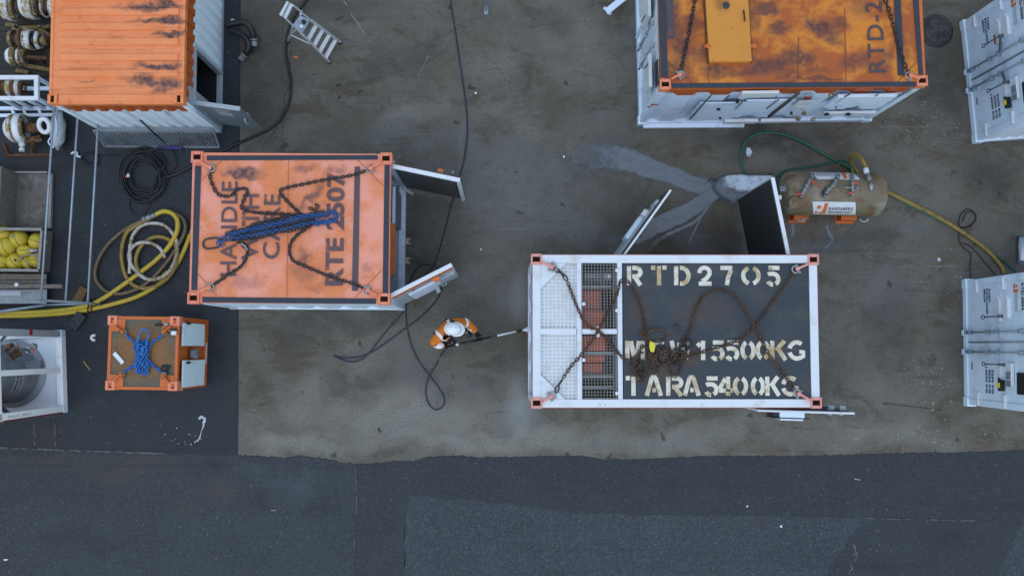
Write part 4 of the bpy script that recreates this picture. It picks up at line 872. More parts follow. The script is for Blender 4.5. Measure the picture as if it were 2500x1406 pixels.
# ---- B: orange roof with hatch, white panelled sides, top right
zB = 2.615; LB, WB, HB = 4.592, 4.0, zB
B = Thing('offshore_container', 'big container with stained orange roof, raised hatch and lettering RTD-2, top right', 'container', (4.992, 6.432, 0), .0178)
g = lambda *a: sp(B, *a[:4], zB, *a[4:])
roofB = stain_roof('orange_roof_sooty', (.70, .225, .020), (.40, .090, .018), (.045, .028, .036),
   [g(1660,130,40,110,0,.7), g(1640,30,40,120,0,.75), g(1720,135,60,40,0,.6), g(1880,160,100,30,-8,.8), g(1830,178,60,18,0,.75), g(2000,65,60,30,15,.85), g(2030,85,50,30,40,.8), g(1900,70,50,26,0,.75), g(2050,60,40,24,0,.6), g(1780,180,120,14,0,.6), g(2165,150,30,60,0,.5), g(2000,170,60,14,0,.45),
    g(1870,20,60,24,0,.8), g(1950,140,70,30,10,.8), g(1750,170,60,20,0,.8), g(2090,150,60,30,-15,.6), g(1640,170,30,40,0,.8), g(1840,40,20,60,0,.6), g(1990,195,120,8,0,.7), g(2190,60,14,80,0,.6), g(2100,20,40,40,0,.45), g(1690,60,40,40,0,.5), g(2210,120,16,80,0,.35), g(1930,180,60,12,0,.6)], (.26, .095, .045), nscale=1.5, amt=.95, lo=.40, hi=.55)
mb = MB(); mb.box((0, 0, HB-.03), (LB-.14, WB-.14, .04)); mb.build('roof', roofB, B)
rails(B, LB-.03, WB-.03, HB-.075, .15, .06, ORANGE, 'top_rail')
zt = zB+.0015
for pts in ([(1640,204),(2236,200),(2236,212),(1640,216)], [(1606,-20),(1624,-20),(1631,190),(1614,190)], [(2226,-40),(2240,-40),(2254,186),(2243,186)]): strip(B, 'antislip_strip', pts, zt, DARKSTRIP)
strip(B, 'dark_bar', [(2181,-40),(2197,-40),(2208,185),(2192,185)], zt, DARKSTRIP); strip(B, 'dark_bar', [(1625,-30),(1642,-30),(1646,95),(1631,95)], zt, pmat('faded_dark_bar', (.07, .06, .075), .7, [((.3, .1, .05), 6, .5, .7, .6)]))
mb = MB()
for (p, q_) in (((1630,150),(1690,202)), ((2240,150),(2190,202)), ((1730,160),(1730,203)), ((1950,90),(1948,200)), ((2062,20),(2066,200))):
    mb.ribbon([B.P(*p, zt+.001), B.P(*q_, zt+.001)], .012)
mb.build('gusset_seam', pmat('panel_seam_dark', (.16, .06, .03), .6), B)
for sx in (-1, 1):
    for sy in (-1, 1): casting(B, sx*(LB/2-.085), sy*(WB/2-.085), HB+.03, SALMON, s=.185, h=.2, hole=(.125, .08))
PADB = {'SW': ((1638,195),(1660,184)), 'SE': ((2242,196),(2222,186))}
for p, q_ in PADB.values(): padeye(B, B.P(*p, zB), B.P(*q_, zB), HB+.04, SALMON)
LETB = pmat('faded_lettering', (.075, .052, .058), .6, [((.45, .14, .03), 6, .58, .72, .6)], .15)
O = B.P(2163, 177, zt+.008); u = B.P(2150, -62, zt+.008)-O; v = B.P(2122, 178, zt+.008)-O; text(B, 'lettering', 'RTD-270', O, u, v, LETB, .008, 1.12)
# hatch
q = [B.P(x, y, zB+.12) for x, y in ((1719,-60), (1824,-60), (1836,150), (1732,151))]
HATCH = stain_roof('hatch_paint', (.66, .26, .035), (.60, .21, .03), (.12, .05, .03), [(q[0].x+.3, q[0].y-.45, .2, .3, 0, .6)], (.3, .10, .04), amt=.4)
mb = MB(); mb.prism([(p.x, p.y) for p in q], HB-.005, HB+.12); hat = mb.build('hatch', HATCH, B, bevel=.012)
mb = MB()
for s0, s1 in ((0, 3), (1, 2)): mb.span((q[s0].x, q[s0].y, HB+.05), (q[s1].x, q[s1].y, HB+.05), .035, .09)
mb.build('hatch_coaming', RUSTM, hat)
mb = MB()
for (x, y) in ((1728,114),(1840,114)):
    p = B.P(x, y, zB+.1); mb.box((p.x, p.y, HB+.10), (.11, .05, .05)); mb.box((p.x, p.y, HB+.12), (.04, .09, .04))
mb.build('hatch_latch', ORANGE, hat, bevel=.006)
mb = MB(); mb.tube(spline([B.P(1816, 26, zB+.135), B.P(1816, 30, zB+.17), B.P(1818, 48, zB+.17), B.P(1818, 52, zB+.135)], 3), .014, 7); mb.build('hatch_handle', BLACK, hat)
mb = MB(); p = B.P(1773, 14, zB+.13); mb.cyl((p.x, p.y, HB+.12), (p.x, p.y, HB+.14), .06); mb.build('hatch_cap', DARKSTRIP, hat)
for i, (sx, pth, lab) in enumerate(((0, [(1661,182),(1667,150),(1676,110),(1684,70),(1693,20),(1700,-20),(1708,-60)], 'black chain running up the left side of the sooty orange roof beside the hatch'), (1, [(2221,184),(2208,155),(2196,120),(2187,85),(2178,50),(2165,10),(2150,-30)], 'black chain running up the right side of the sooty orange roof by the lettering'))):
    S3 = Thing('chain_sling', lab, 'chain', tuple(at(*pth[2], zB)), group='chains on the sooty orange roof')
    mb = MB(); chain(mb, roof_pts(S3, pth, zB+.03), .07, .012, wid=.026, m=0); mb.build('chain_leg', pmat('black_chain', (.02, .022, .024), .5, [((.06, .04, .03), 9, .5, .7, .7)]), S3)
    p, q_ = list(PADB.values())[i]; b = S3.P(*q_, zB+.045); a = S3.P(*p, zB+.045); an = math.atan2(b.y-a.y, b.x-a.x); shackle(S3, b+Vector((math.cos(an), math.sin(an), 0))*.02, an, STEEL, .075)
posts(B, LB-.02, WB-.02, .1, HB-.17, .12, WHITE); rails(B, LB-.01, WB-.01, .09, .17, .1, WHITE, 'bottom_rail')
for sx in (-1, 1):
    for sy in (-1, 1): casting(B, sx*(LB/2-.07), sy*(WB/2-.07), .18, WHITE, s=.18, h=.175)
zs = HB-.50; e = .075
mb = MB(); corr(mb, (-LB/2+.12, -WB/2+e), (LB/2-.12, -WB/2+e), .18, HB-.15, depth=.05, pitch=.62, zs=zs, side=-1); mb.build('wall', [WHITE, ORANGE_DK], B)
mb = MB(); corr(mb, (-LB/2+e, WB/2-.12), (-LB/2+e, -WB/2+.12), .18, HB-.15, depth=.022, pitch=.9, zs=HB-.36, side=-1); mb.build('wall', [WHITE, ORANGE_DK], B)
mb = MB(); corr(mb, (LB/2-e, -WB/2+.12), (LB/2-e, WB/2-.12), .18, HB-.15, zs=zs, side=-1); mb.build('wall', [WHITE, ORANGE_DK], B)
mb = MB(); corr(mb, (LB/2-.12, WB/2-e), (-LB/2+.12, WB/2-e), .18, HB-.15, zs=zs, side=-1); mb.build('wall', [WHITE, ORANGE_DK], B)
ys = -WB/2-.012
def spanel(x0, y0, x1, y1, name, mat, th=.02, off=0, parent=None):
    """panel on the south face between two opposite corner pixels"""
    a = B.F(x0, y0, 1, ys); b = B.F(x1, y1, 1, ys); mb = MB(); mb.box(((a.x+b.x)/2, ys-off-th/2, (a.z+b.z)/2), (abs(a.x-b.x), th, abs(a.z-b.z))); return mb.build(name, mat, parent or B, bevel=.004)
sd1 = spanel(1709, 250, 1782, 291, 'door', WHITE, .02); spanel(1824, 243, 1908, 270, 'hatch_panel', WHITE, .03); spanel(1812, 222, 1890, 232, 'vent', PLASTICW, .05)
spanel(1950, 246, 1972, 257, 'notice', PLASTICW, .012, .002); spanel(1941, 259, 1957, 265, 'notice', PLASTICW, .012, .002); spanel(1966, 236, 1978, 241, 'red_sticker', SIGNRED, .012, .002)
spanel(2046, 230, 2150, 254, 'ledge', WHITE, .06); spanel(2012, 272, 2130, 276, 'ledge', WHITE_TOP, .05); spanel(1770, 291, 1845, 295, 'ledge', WHITE_TOP, .06); spanel(1858, 290, 1948, 293, 'ledge', WHITE_TOP, .06)
DROD = pmat('dark_rod', (.07, .075, .08), .5)
for (x0, y0, x1, y1, r_) in ((1737,232,1685,291,.014), (1901,244,1872,266,.010), (1818,244,1795,267,.010), (1950,228,1878,284,.03), (2075,230,2040,250,.014), (2220,220,2165,251,.012), (2145,230,2112,252,.010), (1780,234,1770,243,.012)):
    a = B.F(x0, y0, 1, ys-.05); b = B.F(x1, y1, 1, ys-.05); mb = MB(); mb.cyl(a, b, r_, n=8); mb.build('lock_rod', DROD, B)
mb = MB()
for (x, y) in ((2018,279),(2070,279)):
    p = B.F(x, y, 1, ys-.06)
    for k in range(4):
        an = R(45+90*k); mb.span(p, p+Vector((.05*math.cos(an), -.01, .05*math.sin(an))), .03, .03)
    mb.ball(p, .03, 8, 5); mb.build('star_grip', BLACK, B); mb = MB()
for (x, y, w) in ((1754,266,.06),(1932,277,.04),(1758,288,.04),(1800,248,.05),(2095,250,.03)):
    p = B.F(x, y, 1, ys-.03); mb = MB(); mb.box(p, (w, .06, w)); mb.build('fitting', BLACK, B)
mb = MB(); c_ = B.F(2067, 262, 1, ys-.08); mb.tube([c_+Vector((.20*math.cos(R(a)), 0, .05+.26*math.sin(R(a)))) for a in range(180, 361, 15)], .008, 6); mb.build('cable_loop', CABLE, B)
mb = MB()
for (x, y) in ((2029,233),(1963,277),(1949,291),(1985,292)):
    p = B.F(x, y, 1, ys-.05); mb = MB(); mb.ball(p, (.05, .04, .05), 8, 6); mb.build('rusty_fitting', OCHRE, B)
xw = -LB/2-.012
def wpanel(x0, y0, x1, y1, name, mat, th=.03, off=0):
    a = B.F(x0, y0, 0, xw); b = B.F(x1, y1, 0, xw); mb = MB(); mb.box((xw-off-th/2, (a.y+b.y)/2, (a.z+b.z)/2), (th, abs(a.y-b.y), abs(a.z-b.z))); return mb.build(name, mat, B, bevel=.004)
wpanel(1580, 150, 1593, 212, 'lock_box', WHITE_TOP, .06); wpanel(1601, 155, 1609, 205, 'dark_panel', DARKPANEL, .02); wpanel(1558, 95, 1572, 60, 'lock_box', WHITE, .06); wpanel(1572, -20, 1590, 40, 'lock_box', WHITE_TOP, .05)
mb = MB()
for (x0, y0, x1, y1, r_) in ((1600,40,1558,125,.020), (1600,98,1560,170,.020)):
    a = B.F(x0, y0, 0, xw-.06); b = B.F(x1, y1, 0, xw-.06); mb.cyl(a, b, r_, n=8)
    for t_ in (.15, .5, .85): p = a.lerp(b, t_); mb.box(p, (.07, .10, .05))
    mb.build('lock_rod', GALV, B); mb = MB()
mb = MB()
for (x0, y0, x1, y1) in ((1566,55,1575,38), (1573,168,1582,156)):
    a = B.F(x0, y0, 0, xw-.10); b = B.F(x1, y1, 0, xw-.10); mb = MB(); mb.cyl(a, b, .011, n=6); mb.build('handle', BLACK, B)
mb = MB(); p = B.F(1598, 257, 1, ys); q_ = B.F(1586, 262, 1, ys)
mb.box(p, (.14, .012, .03)); mb.box(p+Vector((-.06, 0, .04)), (.02, .012, .06)); mb.box(q_, (.08, .012, .02)); mb.box(q_+Vector((-.035, 0, .03)), (.02, .012, .05)); mb.build('red_mark', SIGNRED, B)
# steel sections lying by B
mb = MB(); mb.span(wp(1570, 308, .05), wp(1816, 306, .05), .09, .09); tag(mb.build('steel_beam', WHITE, bevel=.008), 'long white steel beam on the ground along the foot of the panelled white wall', 'beam')
mb = MB(); mb.span(wp(1481, 30, .04), wp(1552, -28, .5), .13, .05); mb.span(wp(1481, 30, .015), wp(1486, 25, .015), .2, .03); tag(mb.build('steel_prop', WHITE, bevel=.008), 'slanting white steel prop beside the lock rods at the top edge', 'prop')
mb = MB(); mb.span(wp(1187, 26, .02), wp(1184, -20, .9), .05, .05); mb.box(wp(1187, 27, .02), (.08, .16, .02)); tag(mb.build('steel_prop', GALV), 'thin grey steel prop with a foot plate at the top edge of the yard', 'prop')

# ---- C, D: white containers on the right, door ends facing the yard
def cont_right(loc, rot, label, code, dark):
    L_, W_, H_ = 6., 2.44, 2.6
    T = Thing('shipping_container', label, 'container', loc, rot, 'white containers along the right edge')
    posts(T, L_-.02, W_-.02, .1, H_-.1, .12, WHITE); rails(T, L_, W_, .08, .14, .1, WHITE, 'bottom_rail'); rails(T, L_, W_, H_-.08, .16, .1, ORANGE, 'top_rail')
    for sx in (-1, 1):
        for sy in (-1, 1): casting(T, sx*(L_/2-.07), sy*(W_/2-.07), .18, WHITE, s=.18, h=.17); casting(T, sx*(L_/2-.07), sy*(W_/2-.07), H_+.02, SALMON, s=.18, h=.17)
    mb = MB(); mb.box((0, 0, H_-.04), (L_-.22, W_-.22, .04)); mb.build('roof', ORANGE, T)
    mb = MB(); e = .06
    corr(mb, (-L_/2+.13, -W_/2+e), (L_/2-.13, -W_/2+e), .15, H_-.14, zs=H_-.42, side=-1); mb.build('wall', [WHITE_DIRTY, ORANGE], T)
    mb = MB(); corr(mb, (-L_/2+.13, W_/2-e), (L_/2-.13, W_/2-e), .15, H_-.14, zs=H_-.42, side=1); mb.build('wall', [WHITE_DIRTY, ORANGE], T)
    mb = MB(); corr(mb, (L_/2-e, -W_/2+.13), (L_/2-e, W_/2-.13), .15, H_-.14, zs=H_-.42, side=-1); mb.build('wall', [WHITE_DIRTY, ORANGE], T)
    X = -L_/2+.05; xf = X-.02
    for sy in (-1, 1):
        mb = MB(); y0, y1 = (.012, W_/2-.13) if sy > 0 else (-W_/2+.13, -.012); ym = (y0+y1)/2; hh = H_-.17-.16
        mb.box((X, ym, .16+hh/2), (.04, y1-y0, hh)); dr = mb.build('door', WHITE, T, bevel=.006)
        mb = MB(); mb.box((xf-.006, ym+sy*(.0), .16+hh-.12), (.012, y1-y0-.02, .22)); mb.build('paint_band', ORANGE, dr)
        mb = MB(); yr = sy*.187
        mb.cyl((xf-.06, yr, .12), (xf-.06, yr, H_-.1), .019, n=10)
        for z in (.18, .34, .98, 1.30, 2.1, 2.42): mb.box((xf-.045, yr, z), (.085, .085, .055))
        mb.build('lock_rod', GALV, dr)
        mb = MB(); mb.box((xf-.045, yr, .12), (.11, .10, .07)); mb.build('rod_keeper', WHITE, dr)
        mb = MB(); yh = sy*.465 if sy > 0 else -.41; mb.cyl((xf-.10, yh, .97), (xf-.10, yh, 1.5), .013, n=7); mb.tube([(xf-.10, yh+.035*math.cos(R(a)), .92+.06*math.sin(R(a))) for a in range(0, 360, 30)], .010, 6, closed=True); mb.cyl((xf-.02, yh, 1.5), (xf-.12, yh, 1.5), .028, n=10)
        if dark: mb.span((xf-.08, yr, 1.42), (xf-.08, yh, 1.5), .03, .045)
        mb.build('handle', pmat('dark_handle', (.10, .11, .13), .5), dr)
        for (z0, z1, y_a, y_b) in (((1.25, 1.42, .37, .855), (1.53, 1.70, .42, .855)) if sy > 0 else ((1.27, 1.42, -.34, -.80),)):
            mb = MB(); c_ = .09 if y_b > y_a else -.09; pl = [(y_a, z0), (y_b-c_, z0), (y_b, (z0+z1)/2), (y_b-c_, z1), (y_a, z1)]
            vs = [(xf, y_, z_) for y_, z_ in pl]+[(xf-.05, y_+(.01 if y_ == y_a else -.01)*(1 if c_ > 0 else -1), z_+(.015 if z_ == z0 else -.015 if z_ == z1 else 0)) for y_, z_ in pl]; n_ = len(pl)
            fs = [tuple(range(2*n_-1, n_-1, -1))]+[(i, n_+i, n_+(i+1)%n_, (i+1)%n_) for i in range(n_)]
            mb.add(vs, fs if c_ < 0 else [tuple(reversed(f)) for f in fs]); mb.build('stiffener', WHITE_TOP, dr)
        for z in (.54, 1.5):
            mb = MB(); mb.box((xf-.02, sy*(W_/2-.15), z), (.05, .24, .05)); mb.build('hinge', WHITE_TOP, dr, bevel=.01)
    mb = MB(); mb.cyl((xf-.025, 0, .2), (xf-.025, 0, H_-.2), .010, n=6); mb.build('door_seal', GREYINK, T)
    # southern door extras
    dr = T.root
    mb = MB(); mb.box((xf-.02, -.73, 2.05), (.03, .38, .26)); mb.build('dark_panel', BLACKIN, T)
    mb = MB(); mb.box((xf-.04, -.585, 1.71), (.06, .41, .20)); dbx = mb.build('document_box', WHITE_TOP, T, bevel=.01)
    mb = MB(); mb.box((xf-.075, -.60, 1.72), (.012, .13, .15)); mb.box((xf-.075, -.74, 1.72), (.012, .11, .15)); mb.build('window', GREY, dbx)
    mb = MB(); mb.box((xf-.07, -.785, 1.47), (.09, .20, .08)); mb.cyl((xf-.07, -.70, 1.47), (xf-.07, -.66, 1.38), .02, n=8); lk = mb.build('padlock_cover', BLACK, T, bevel=.01); mb = MB(); mb.box((xf-.125, -.78, 1.47), (.02, .09, .07)); mb.build('padlock', YTAG, lk)
    if dark: mb = MB(); mb.box((xf-.008, .50, 1.17), (.012, .17, .06)); mb.build('red_sticker', SIGNRED, T)
    mb = MB(); mb.box((xf-.006, -.45, .30), (.01, .14, .04)); mb.build('small_plate', GREY, T)
    # writing: u runs north to south, v up
    def wr(s, y0, y1, z0, z1, mat, bold=0, gap=1.05, name='lettering'): text(T, name, s, (xf-.009, y0, z0), (0, y1-y0, 0), (0, 0, z1-z0), mat, bold, gap)
    wr('TARA', 1.0, .74, .955, 1.025, INK, .03); wr('PAYLOAD', 1.0, .53, .865, .935, INK, .03); wr('MGW', .99, .74, .775, .845, INK, .03)
    wr('5250 KG', -.51, -.95, 1.02, 1.09, INK, .03); wr('9050 KG', -.51, -.95, .91, .98, INK, .03); wr('14300 KG', -.46, -.95, .80, .87, INK, .03)
    wr(code, 1.03, .55, 2.07, 2.15, INK, .03); wr('RANDABERG', .86, .53, 1.905, 1.945, GREYINK, .01); wr('TECHNOLOGY', .86, .53, 1.845, 1.885, GREYINK, .01)
    mb = MB()
    for (y, z, w_, h) in ((.985, 1.85, .08, .05), (.99, 1.92, .05, .035), (.90, 1.87, .05, .11), (.905, 1.95, .05, .03)): mb.box((xf-.007, y, z), (.008, w_, h))
    mb.build('emblem', SIGNOR, T)
    return T
cont_right((12.099, .045, 0), -.0145, 'white container marked RTD-5004 with lock rods on its door end, lower right', 'RTD-5004', False)
cont_right((12.308, 5.487, 0), .0736, 'white container marked RTD-5005 with lock rods on its door end, top right corner', 'RTD-5005', True)

# ------------------------------------------------------------------ small orange unit with a bright blue sling
zO = 1.681; LO, WO, HO = 1.239, 1.295, zO-GA
U = Thing('equipment_unit', 'small orange unit with rusty chequer-plate top and two pale side panels', 'equipment unit', (-6.327, -.11, GA), -.012)
CHEQ = None
def chequer():
    t = NT('rusty_chequer_plate'); c = t.mix(t.ramp(t.noise(2.6, 8, .7), .40, .62), (.25, .118, .036), (.20, .085, .022))
    v = t.warp(.2, 5); k = t.spots([sp(U, 350, 862, 96, 84, zO, 0, 1.)], v, .55)
    c = t.mix(t.math('SUBTRACT', 1., k), c, (.115, .10, .07)); c = t.mix(t.ramp(t.noise(8, 8, .75), .55, .7, 0, .6), c, (.07, .045, .025))
    w = t.n('ShaderNodeTexVoronoi'); w.inputs['Scale'].default_value = 26; t.l(t.co, w.inputs['Vector'])
    c = t.mix(t.ramp(w.outputs['Distance'], .35, .15, 0, .35), c, (.36, .25, .10)); t.bump(w.outputs['Distance'], .6, .01)
    return t.fin(c, .6, .1, .4)
mb = MB(); mb.box((0, 0, HO-.03), (LO-.08, WO-.08, .03)); mb.build('top_plate', chequer(), U)
rails(U, LO, WO, HO-.05, .10, .055, ORANGE, 'top_rail')
mb = MB(); mb.box((0, 0, .09), (LO, WO, .18)); mb.build('base', ORANGE, U, bevel=.01)
mb = MB(); mb.box((-.03, 0, (HO+.1)/2), (LO-.08, WO-.06, HO-.24)); mb.build('body', ORANGE, U, bevel=.01)
posts(U, LO-.005, WO-.005, .18, HO-.10, .10, ORANGE)
for sx in (-1, 1):
    for sy in (-1, 1):
        casting(U, sx*(LO/2-.07), sy*(WO/2-.075), HO+.03, SALMON, s=.17, h=.17, hole=(.05, .085))
        mb = MB(); a = LO/2-.055; b = WO/2-.055; pl = [(sx*a, sy*b), (sx*(a-.24), sy*b), (sx*(a-.24), sy*(b-.17)), (sx*(a-.12), sy*(b-.21)), (sx*a, sy*(b-.21))]; mb.prism(pl, HO-.02, HO+.012); mb.build('corner_plate', ORANGE, U)
PADU = [((284,795),(302,810)), ((420,797),(402,810)), ((280,928),(298,914)), ((416,934),(400,916))]
for p, q_ in PADU: padeye(U, U.P(*p, zO), U.P(*q_, zO), HO+.05, ORANGE, .045)
PANELW = pmat('pale_side_panel', (.80, .93, 1.06), .5, [((.3, .3, .28), 4, .5, .75, .5)], .05)  # lifted and blued in colour to make up for weak light on an upright face
xe = LO/2+.004
for i, (y0, y1) in enumerate(((789, 843), (881, 938))):
    a = U.F(446, y0, 0, xe); b = U.F(497, y1, 0, xe); a2 = U.F(446, y0+3, 0, xe)
    mb = MB(); mb.box((xe, (a.y+b.y)/2, (a.z+b.z)/2), (.03, abs(a.y-b.y)+.02, abs(a.z-b.z))); pn = mb.build('side_panel', PANELW, U, bevel=.006)
    mb = MB(); zz = b.z+.2 if i else a.z-.1; z_ = max(a.z, b.z); mb.cyl((xe+.025, (a.y+b.y)/2+.2, z_-.12), (xe+.025, (a.y+b.y)/2+.2, z_-.38), .012, n=8); mb.box((xe+.02, (a.y+b.y)/2+.2, z_-.25), (.03, .06, .04)); mb.build('latch', BLACK, pn)
mb = MB(); p = U.F(471, 863, 0, xe); mb.box((xe+.03, p.y, p.z), (.10, .13, .22)); mb.box((xe+.05, p.y, p.z), (.08, .18, .09)); mb.build('control_box', GREY, U, bevel=.01)
mb = MB(); p = U.F(503, 862, 0, xe); mb.box((xe+.003, p.y, p.z), (.006, .42, .05)); mb.build('label_strip', PLASTICW, U)
mb = MB(); p = U.F(443, 950, 0, xe); mb.box((xe+.003, p.y, p.z), (.006, .05, .06)); mb.build('hazard_sticker', YTAG, U)
zc = zO+.012
S4 = Thing('chain_sling', 'bright blue chain sling bunched on the small orange unit\'s rusty top', 'chain sling', tuple(at(345, 862, zO)))
for pts in ([(303,811),(315,824),(326,834),(334,845)], [(402,811),(388,824),(374,834),(362,846)], [(299,914),(312,902),(326,892),(336,880)], [(400,914),(386,902),(372,890),(360,878)]):
    mb = MB(); chain(mb, roof_pts(S4, pts, zc+.02), .05, .011, wid=.022); mb.build('chain_leg', BRIGHTBLUE, S4)
rn = random.Random(2)
for k in range(7):
    x = 331+k*5; pts = [(x+rn.uniform(-3, 3)+ (345-x)*.25*(1 if j in (0, 5) else 0), 832+j*16+rn.uniform(-3, 3), .02+.06*math.sin(math.pi*j/5)*(1-abs(k-3)/4)+.02*(k % 2)) for j in range(6)]
    mb = MB(); chain(mb, roof_pts(S4, pts, zc), .05, .011, wid=.022); mb.build('bundled_chain', BRIGHTBLUE, S4)
mb = MB(); oval(mb, S4.P(349, 827, zc+.10), .34, .155, R(80), .017); mb.build('master_link', BRIGHTBLUE, S4)
mb = MB(); oval(mb, S4.P(343, 852, zc+.12), .17, .09, R(95), .014); oval(mb, S4.P(351, 856, zc+.12), .15, .08, R(70), .014); mb.build('joining_link', BRIGHTBLUE, S4)
for p, q_ in PADU:
    b = S4.P(*q_, zO+.05); a = S4.P(*p, zO+.05); an = math.atan2(b.y-a.y, b.x-a.x); shackle(S4, b+Vector((math.cos(an), math.sin(an), 0))*.01, an, OCHRE, .05)
def card(name, pts, z, mat, label, cat, th=.008):
    mb = MB(); q = [at(x, y, z) for x, y in pts]; mb.prism([(v.x, v.y) for v in q], z, z+th); return tag(mb.build(name, mat), label, cat)
card('paper_label', [(282,858),(304,883),(297,890),(275,865)], zO+.006, PLASTICW, 'white strip label lying diagonally on the small unit\'s rusty top plate', 'label')
mb = MB(); p = at(424, 806, zO+.03); mb.box(p, (.10, .07, .05)); mb.box(p+Vector((.01, -.05, .01)), (.09, .07, .06), m=1); tag(mb.build('beacon', [BLACK, PLASTICW], bevel=.008), 'small black and white beacon by the corner of the rusty chequer plate', 'beacon')
mb = MB(); p = at(402, 898, zO+.02); mb.ball(p, (.07, .06, .04), 10, 6); mb.ball(p+Vector((.06, .02, .0)), (.05, .03, .03), 8, 5); mb.tube(spline([p+Vector((.02, -.03, .02)), p+Vector((.06, -.09, .03)), p+Vector((.02, -.14, .02))], 4), .014, 6); tag(mb.build('crumpled_strap', BLACK), 'crumpled black strap on the rusty top plate by the lower right shackle', 'strap')
mb = MB(); p = at(388, 793, zO+.02); mb.ball(p, (.08, .03, .02), 10, 5); mb.ball(p+Vector((.13, .01, .01)), (.05, .04, .025), 8, 5, m=1); tag(mb.build('loose_shackle', [BLACK, STEEL]), 'loose steel clip and dark strap at the top of the rusty chequer plate', 'clip')

# ------------------------------------------------------------------ tank frame at the left edge, seen by its open end
ne, se = at(160, 806, GA), at(166, 1005, GA); an = math.atan2(se.x-ne.x, -(se.y-ne.y)); wT = (ne-se).length; LT = 3.0; HT = 2.5
mid = (ne+se)/2; TK = Thing('tank_frame', 'white open-sided frame holding a grey upright tank, lower left edge', 'tank frame', (mid.x, mid.y, GA), an)
mb = MB(); mb.box((-LT/2, 0, .07), (LT-.2, wT-.2, .06)); mb.build('floor', BRIGHTW, TK)
for nm, c, d in (('bottom_rail', (-.06, 0, .09), (.12, wT-.24, .18)), ('bottom_rail', (-LT+.06, 0, .09), (.12, wT-.24, .18)), ('bottom_rail', (-LT/2, wT/2-.06, .09), (LT-.24, .12, .18)), ('bottom_rail', (-LT/2, -wT/2+.06, .09), (LT-.24, .12, .18))):
    mb = MB(); mb.box(c, d); mb.build(nm, BRIGHTW, TK, bevel=.006)
for sx in (0, 1):
    for sy in (-1, 1):
        c = (-.07-sx*(LT-.14), sy*(wT/2-.07)); casting(TK, c[0], c[1], .19, WHITE, s=.15, h=.185, hole=(.05, .08)); mb = MB(); mb.box((c[0]+.0, c[1], HT/2+.1), (.12, .12, HT-.2)); mb.build('corner_post', LGREY if sy > 0 else BRIGHTW, TK, bevel=.006)
mb = MB(); mb.box((-.07, .02, HT/2+.09), (.08, .10, HT-.18)); mb.build('middle_post', BRIGHTW, TK, bevel=.006)
rails(TK, .001, .001, HT, .001, .0004, WHITE, 'top_rail', '')
for c, d in (((-.07, 0, HT-.05), (.12, wT, .1)), ((-LT+.07, 0, HT-.05), (.12, wT, .1)), ((-LT/2, wT/2-.06, HT-.05), (LT-.28, .12, .1)), ((-LT/2, -wT/2+.06, HT-.05), (LT-.28, .12, .1))):
    mb = MB(); mb.box(c, d); mb.build('top_rail', BRIGHTW, TK)
mb = MB(); mb.box((-LT/2, -wT/2-.004, HT/2), (LT, .012, HT-.3)); mb.build('red_edge', pmat('red_edge_paint', (.28, .03, .02), .5), TK)
tc = TK.P(30, 912, .1); tc.z = 0; rT = .56
mb = MB(); mb.lathe([(rT+.09, .1), (rT+.09, .16), (rT-.05, .16)], (tc.x, tc.y, 0), (0, 0, 1), 48); mb.build('tank_skirt', LGREY, TK)
mb = MB(); mb.lathe([(rT*.9, .12), (rT, .3), (rT, 2.0), (rT*.92, 2.15), (rT*.6, 2.28), (0, 2.32)], (tc.x, tc.y, 0), (0, 0, 1), 48); tank = mb.build('tank', TANKGREY, TK)
p = TK.P(104, 889, .62); mb = MB(); mb.span((tc.x+rT-.06, p.y, .62), (tc.x+rT+.26, p.y, .62), .16, .16); mb.build('outlet', TANKGREY, TK, bevel=.02)
def curved(z0, z1, a0, a1, r, mat, name, par):
    mb = MB(); n_ = 14; vs = []
    for i in range(n_+1):
        a = a0+(a1-a0)*i/n_
        for z in (z0, z1): vs.append((tc.x+r*math.cos(a), tc.y+r*math.sin(a), z))
    mb.add(vs, [(2*i, 2*i+2, 2*i+3, 2*i+1) for i in range(n_)], 0, True); return mb.build(name, mat, par)
curved(.78, 1.12, R(-78), R(2), rT+.006, LGREY, 'banner', TK)
curved(.78, 1.12, R(-90), R(-78.5), rT+.006, SIGNOR, 'banner_mark', TK)
def curvetext(s, z0, z1, a0, a1, par):
    text(par, 'tmp', s, (0, 0, 0), (1, 0, 0), (0, 1, 0), INK, .02, 1.1); o = bpy.data.objects[-1] if False else None
def curvedlet(s, z0, z1, a0, a1):
    o = text(TK, 'lettering', s, (0, 0, 0), (1, 0, 0), (0, 1, 0), INK, .02, 1.1)
    for v in o.data.vertices:
        a = a0+(a1-a0)*v.co.x; z = z0+(z1-z0)*v.co.y; v.co = (tc.x+(rT+.012)*math.cos(a), tc.y+(rT+.012)*math.sin(a), z)
curvedlet('RANDABERG', .98, 1.06, R(-70), R(-4)); curvedlet('TECHNOLOGY', .85, .93, R(-70), R(-4))
mb = MB(); zv = 1.05
for i, x in enumerate((20, 42, 62)):
    p = TK.P(x, 850+2*i, zv); d = Vector((p.x-tc.x, p.y-tc.y, 0)).normalized(); b = Vector((tc.x, tc.y, zv))+d*rT; mb.cyl(b-d*.05, b+d*.16, .035); mb.ball(b+d*.14, .05, 8, 6)
mb.build('valve', RUSTM, TK)
for i, (x, y, x2, y2) in enumerate(((16,840,25,848),(41,837,47,846),(80,846,81,864))):
    mb = MB(); mb.span(TK.P(x, y, 1.12), TK.P(x2, y2, 1.12), .025, .012); mb.build('valve_handle', HANDLERED, TK)
mb = MB(); p = TK.P(58, 850, 1.0); q_ = TK.P(82, 846, .95); mb.cyl(p, q_, .05, n=10); mb.ball(q_, .07, 8, 6); mb.cyl(TK.P(60,855,.95), TK.P(71,863,.9), .045, n=10); mb.build('pipe_branch', STEEL, TK)
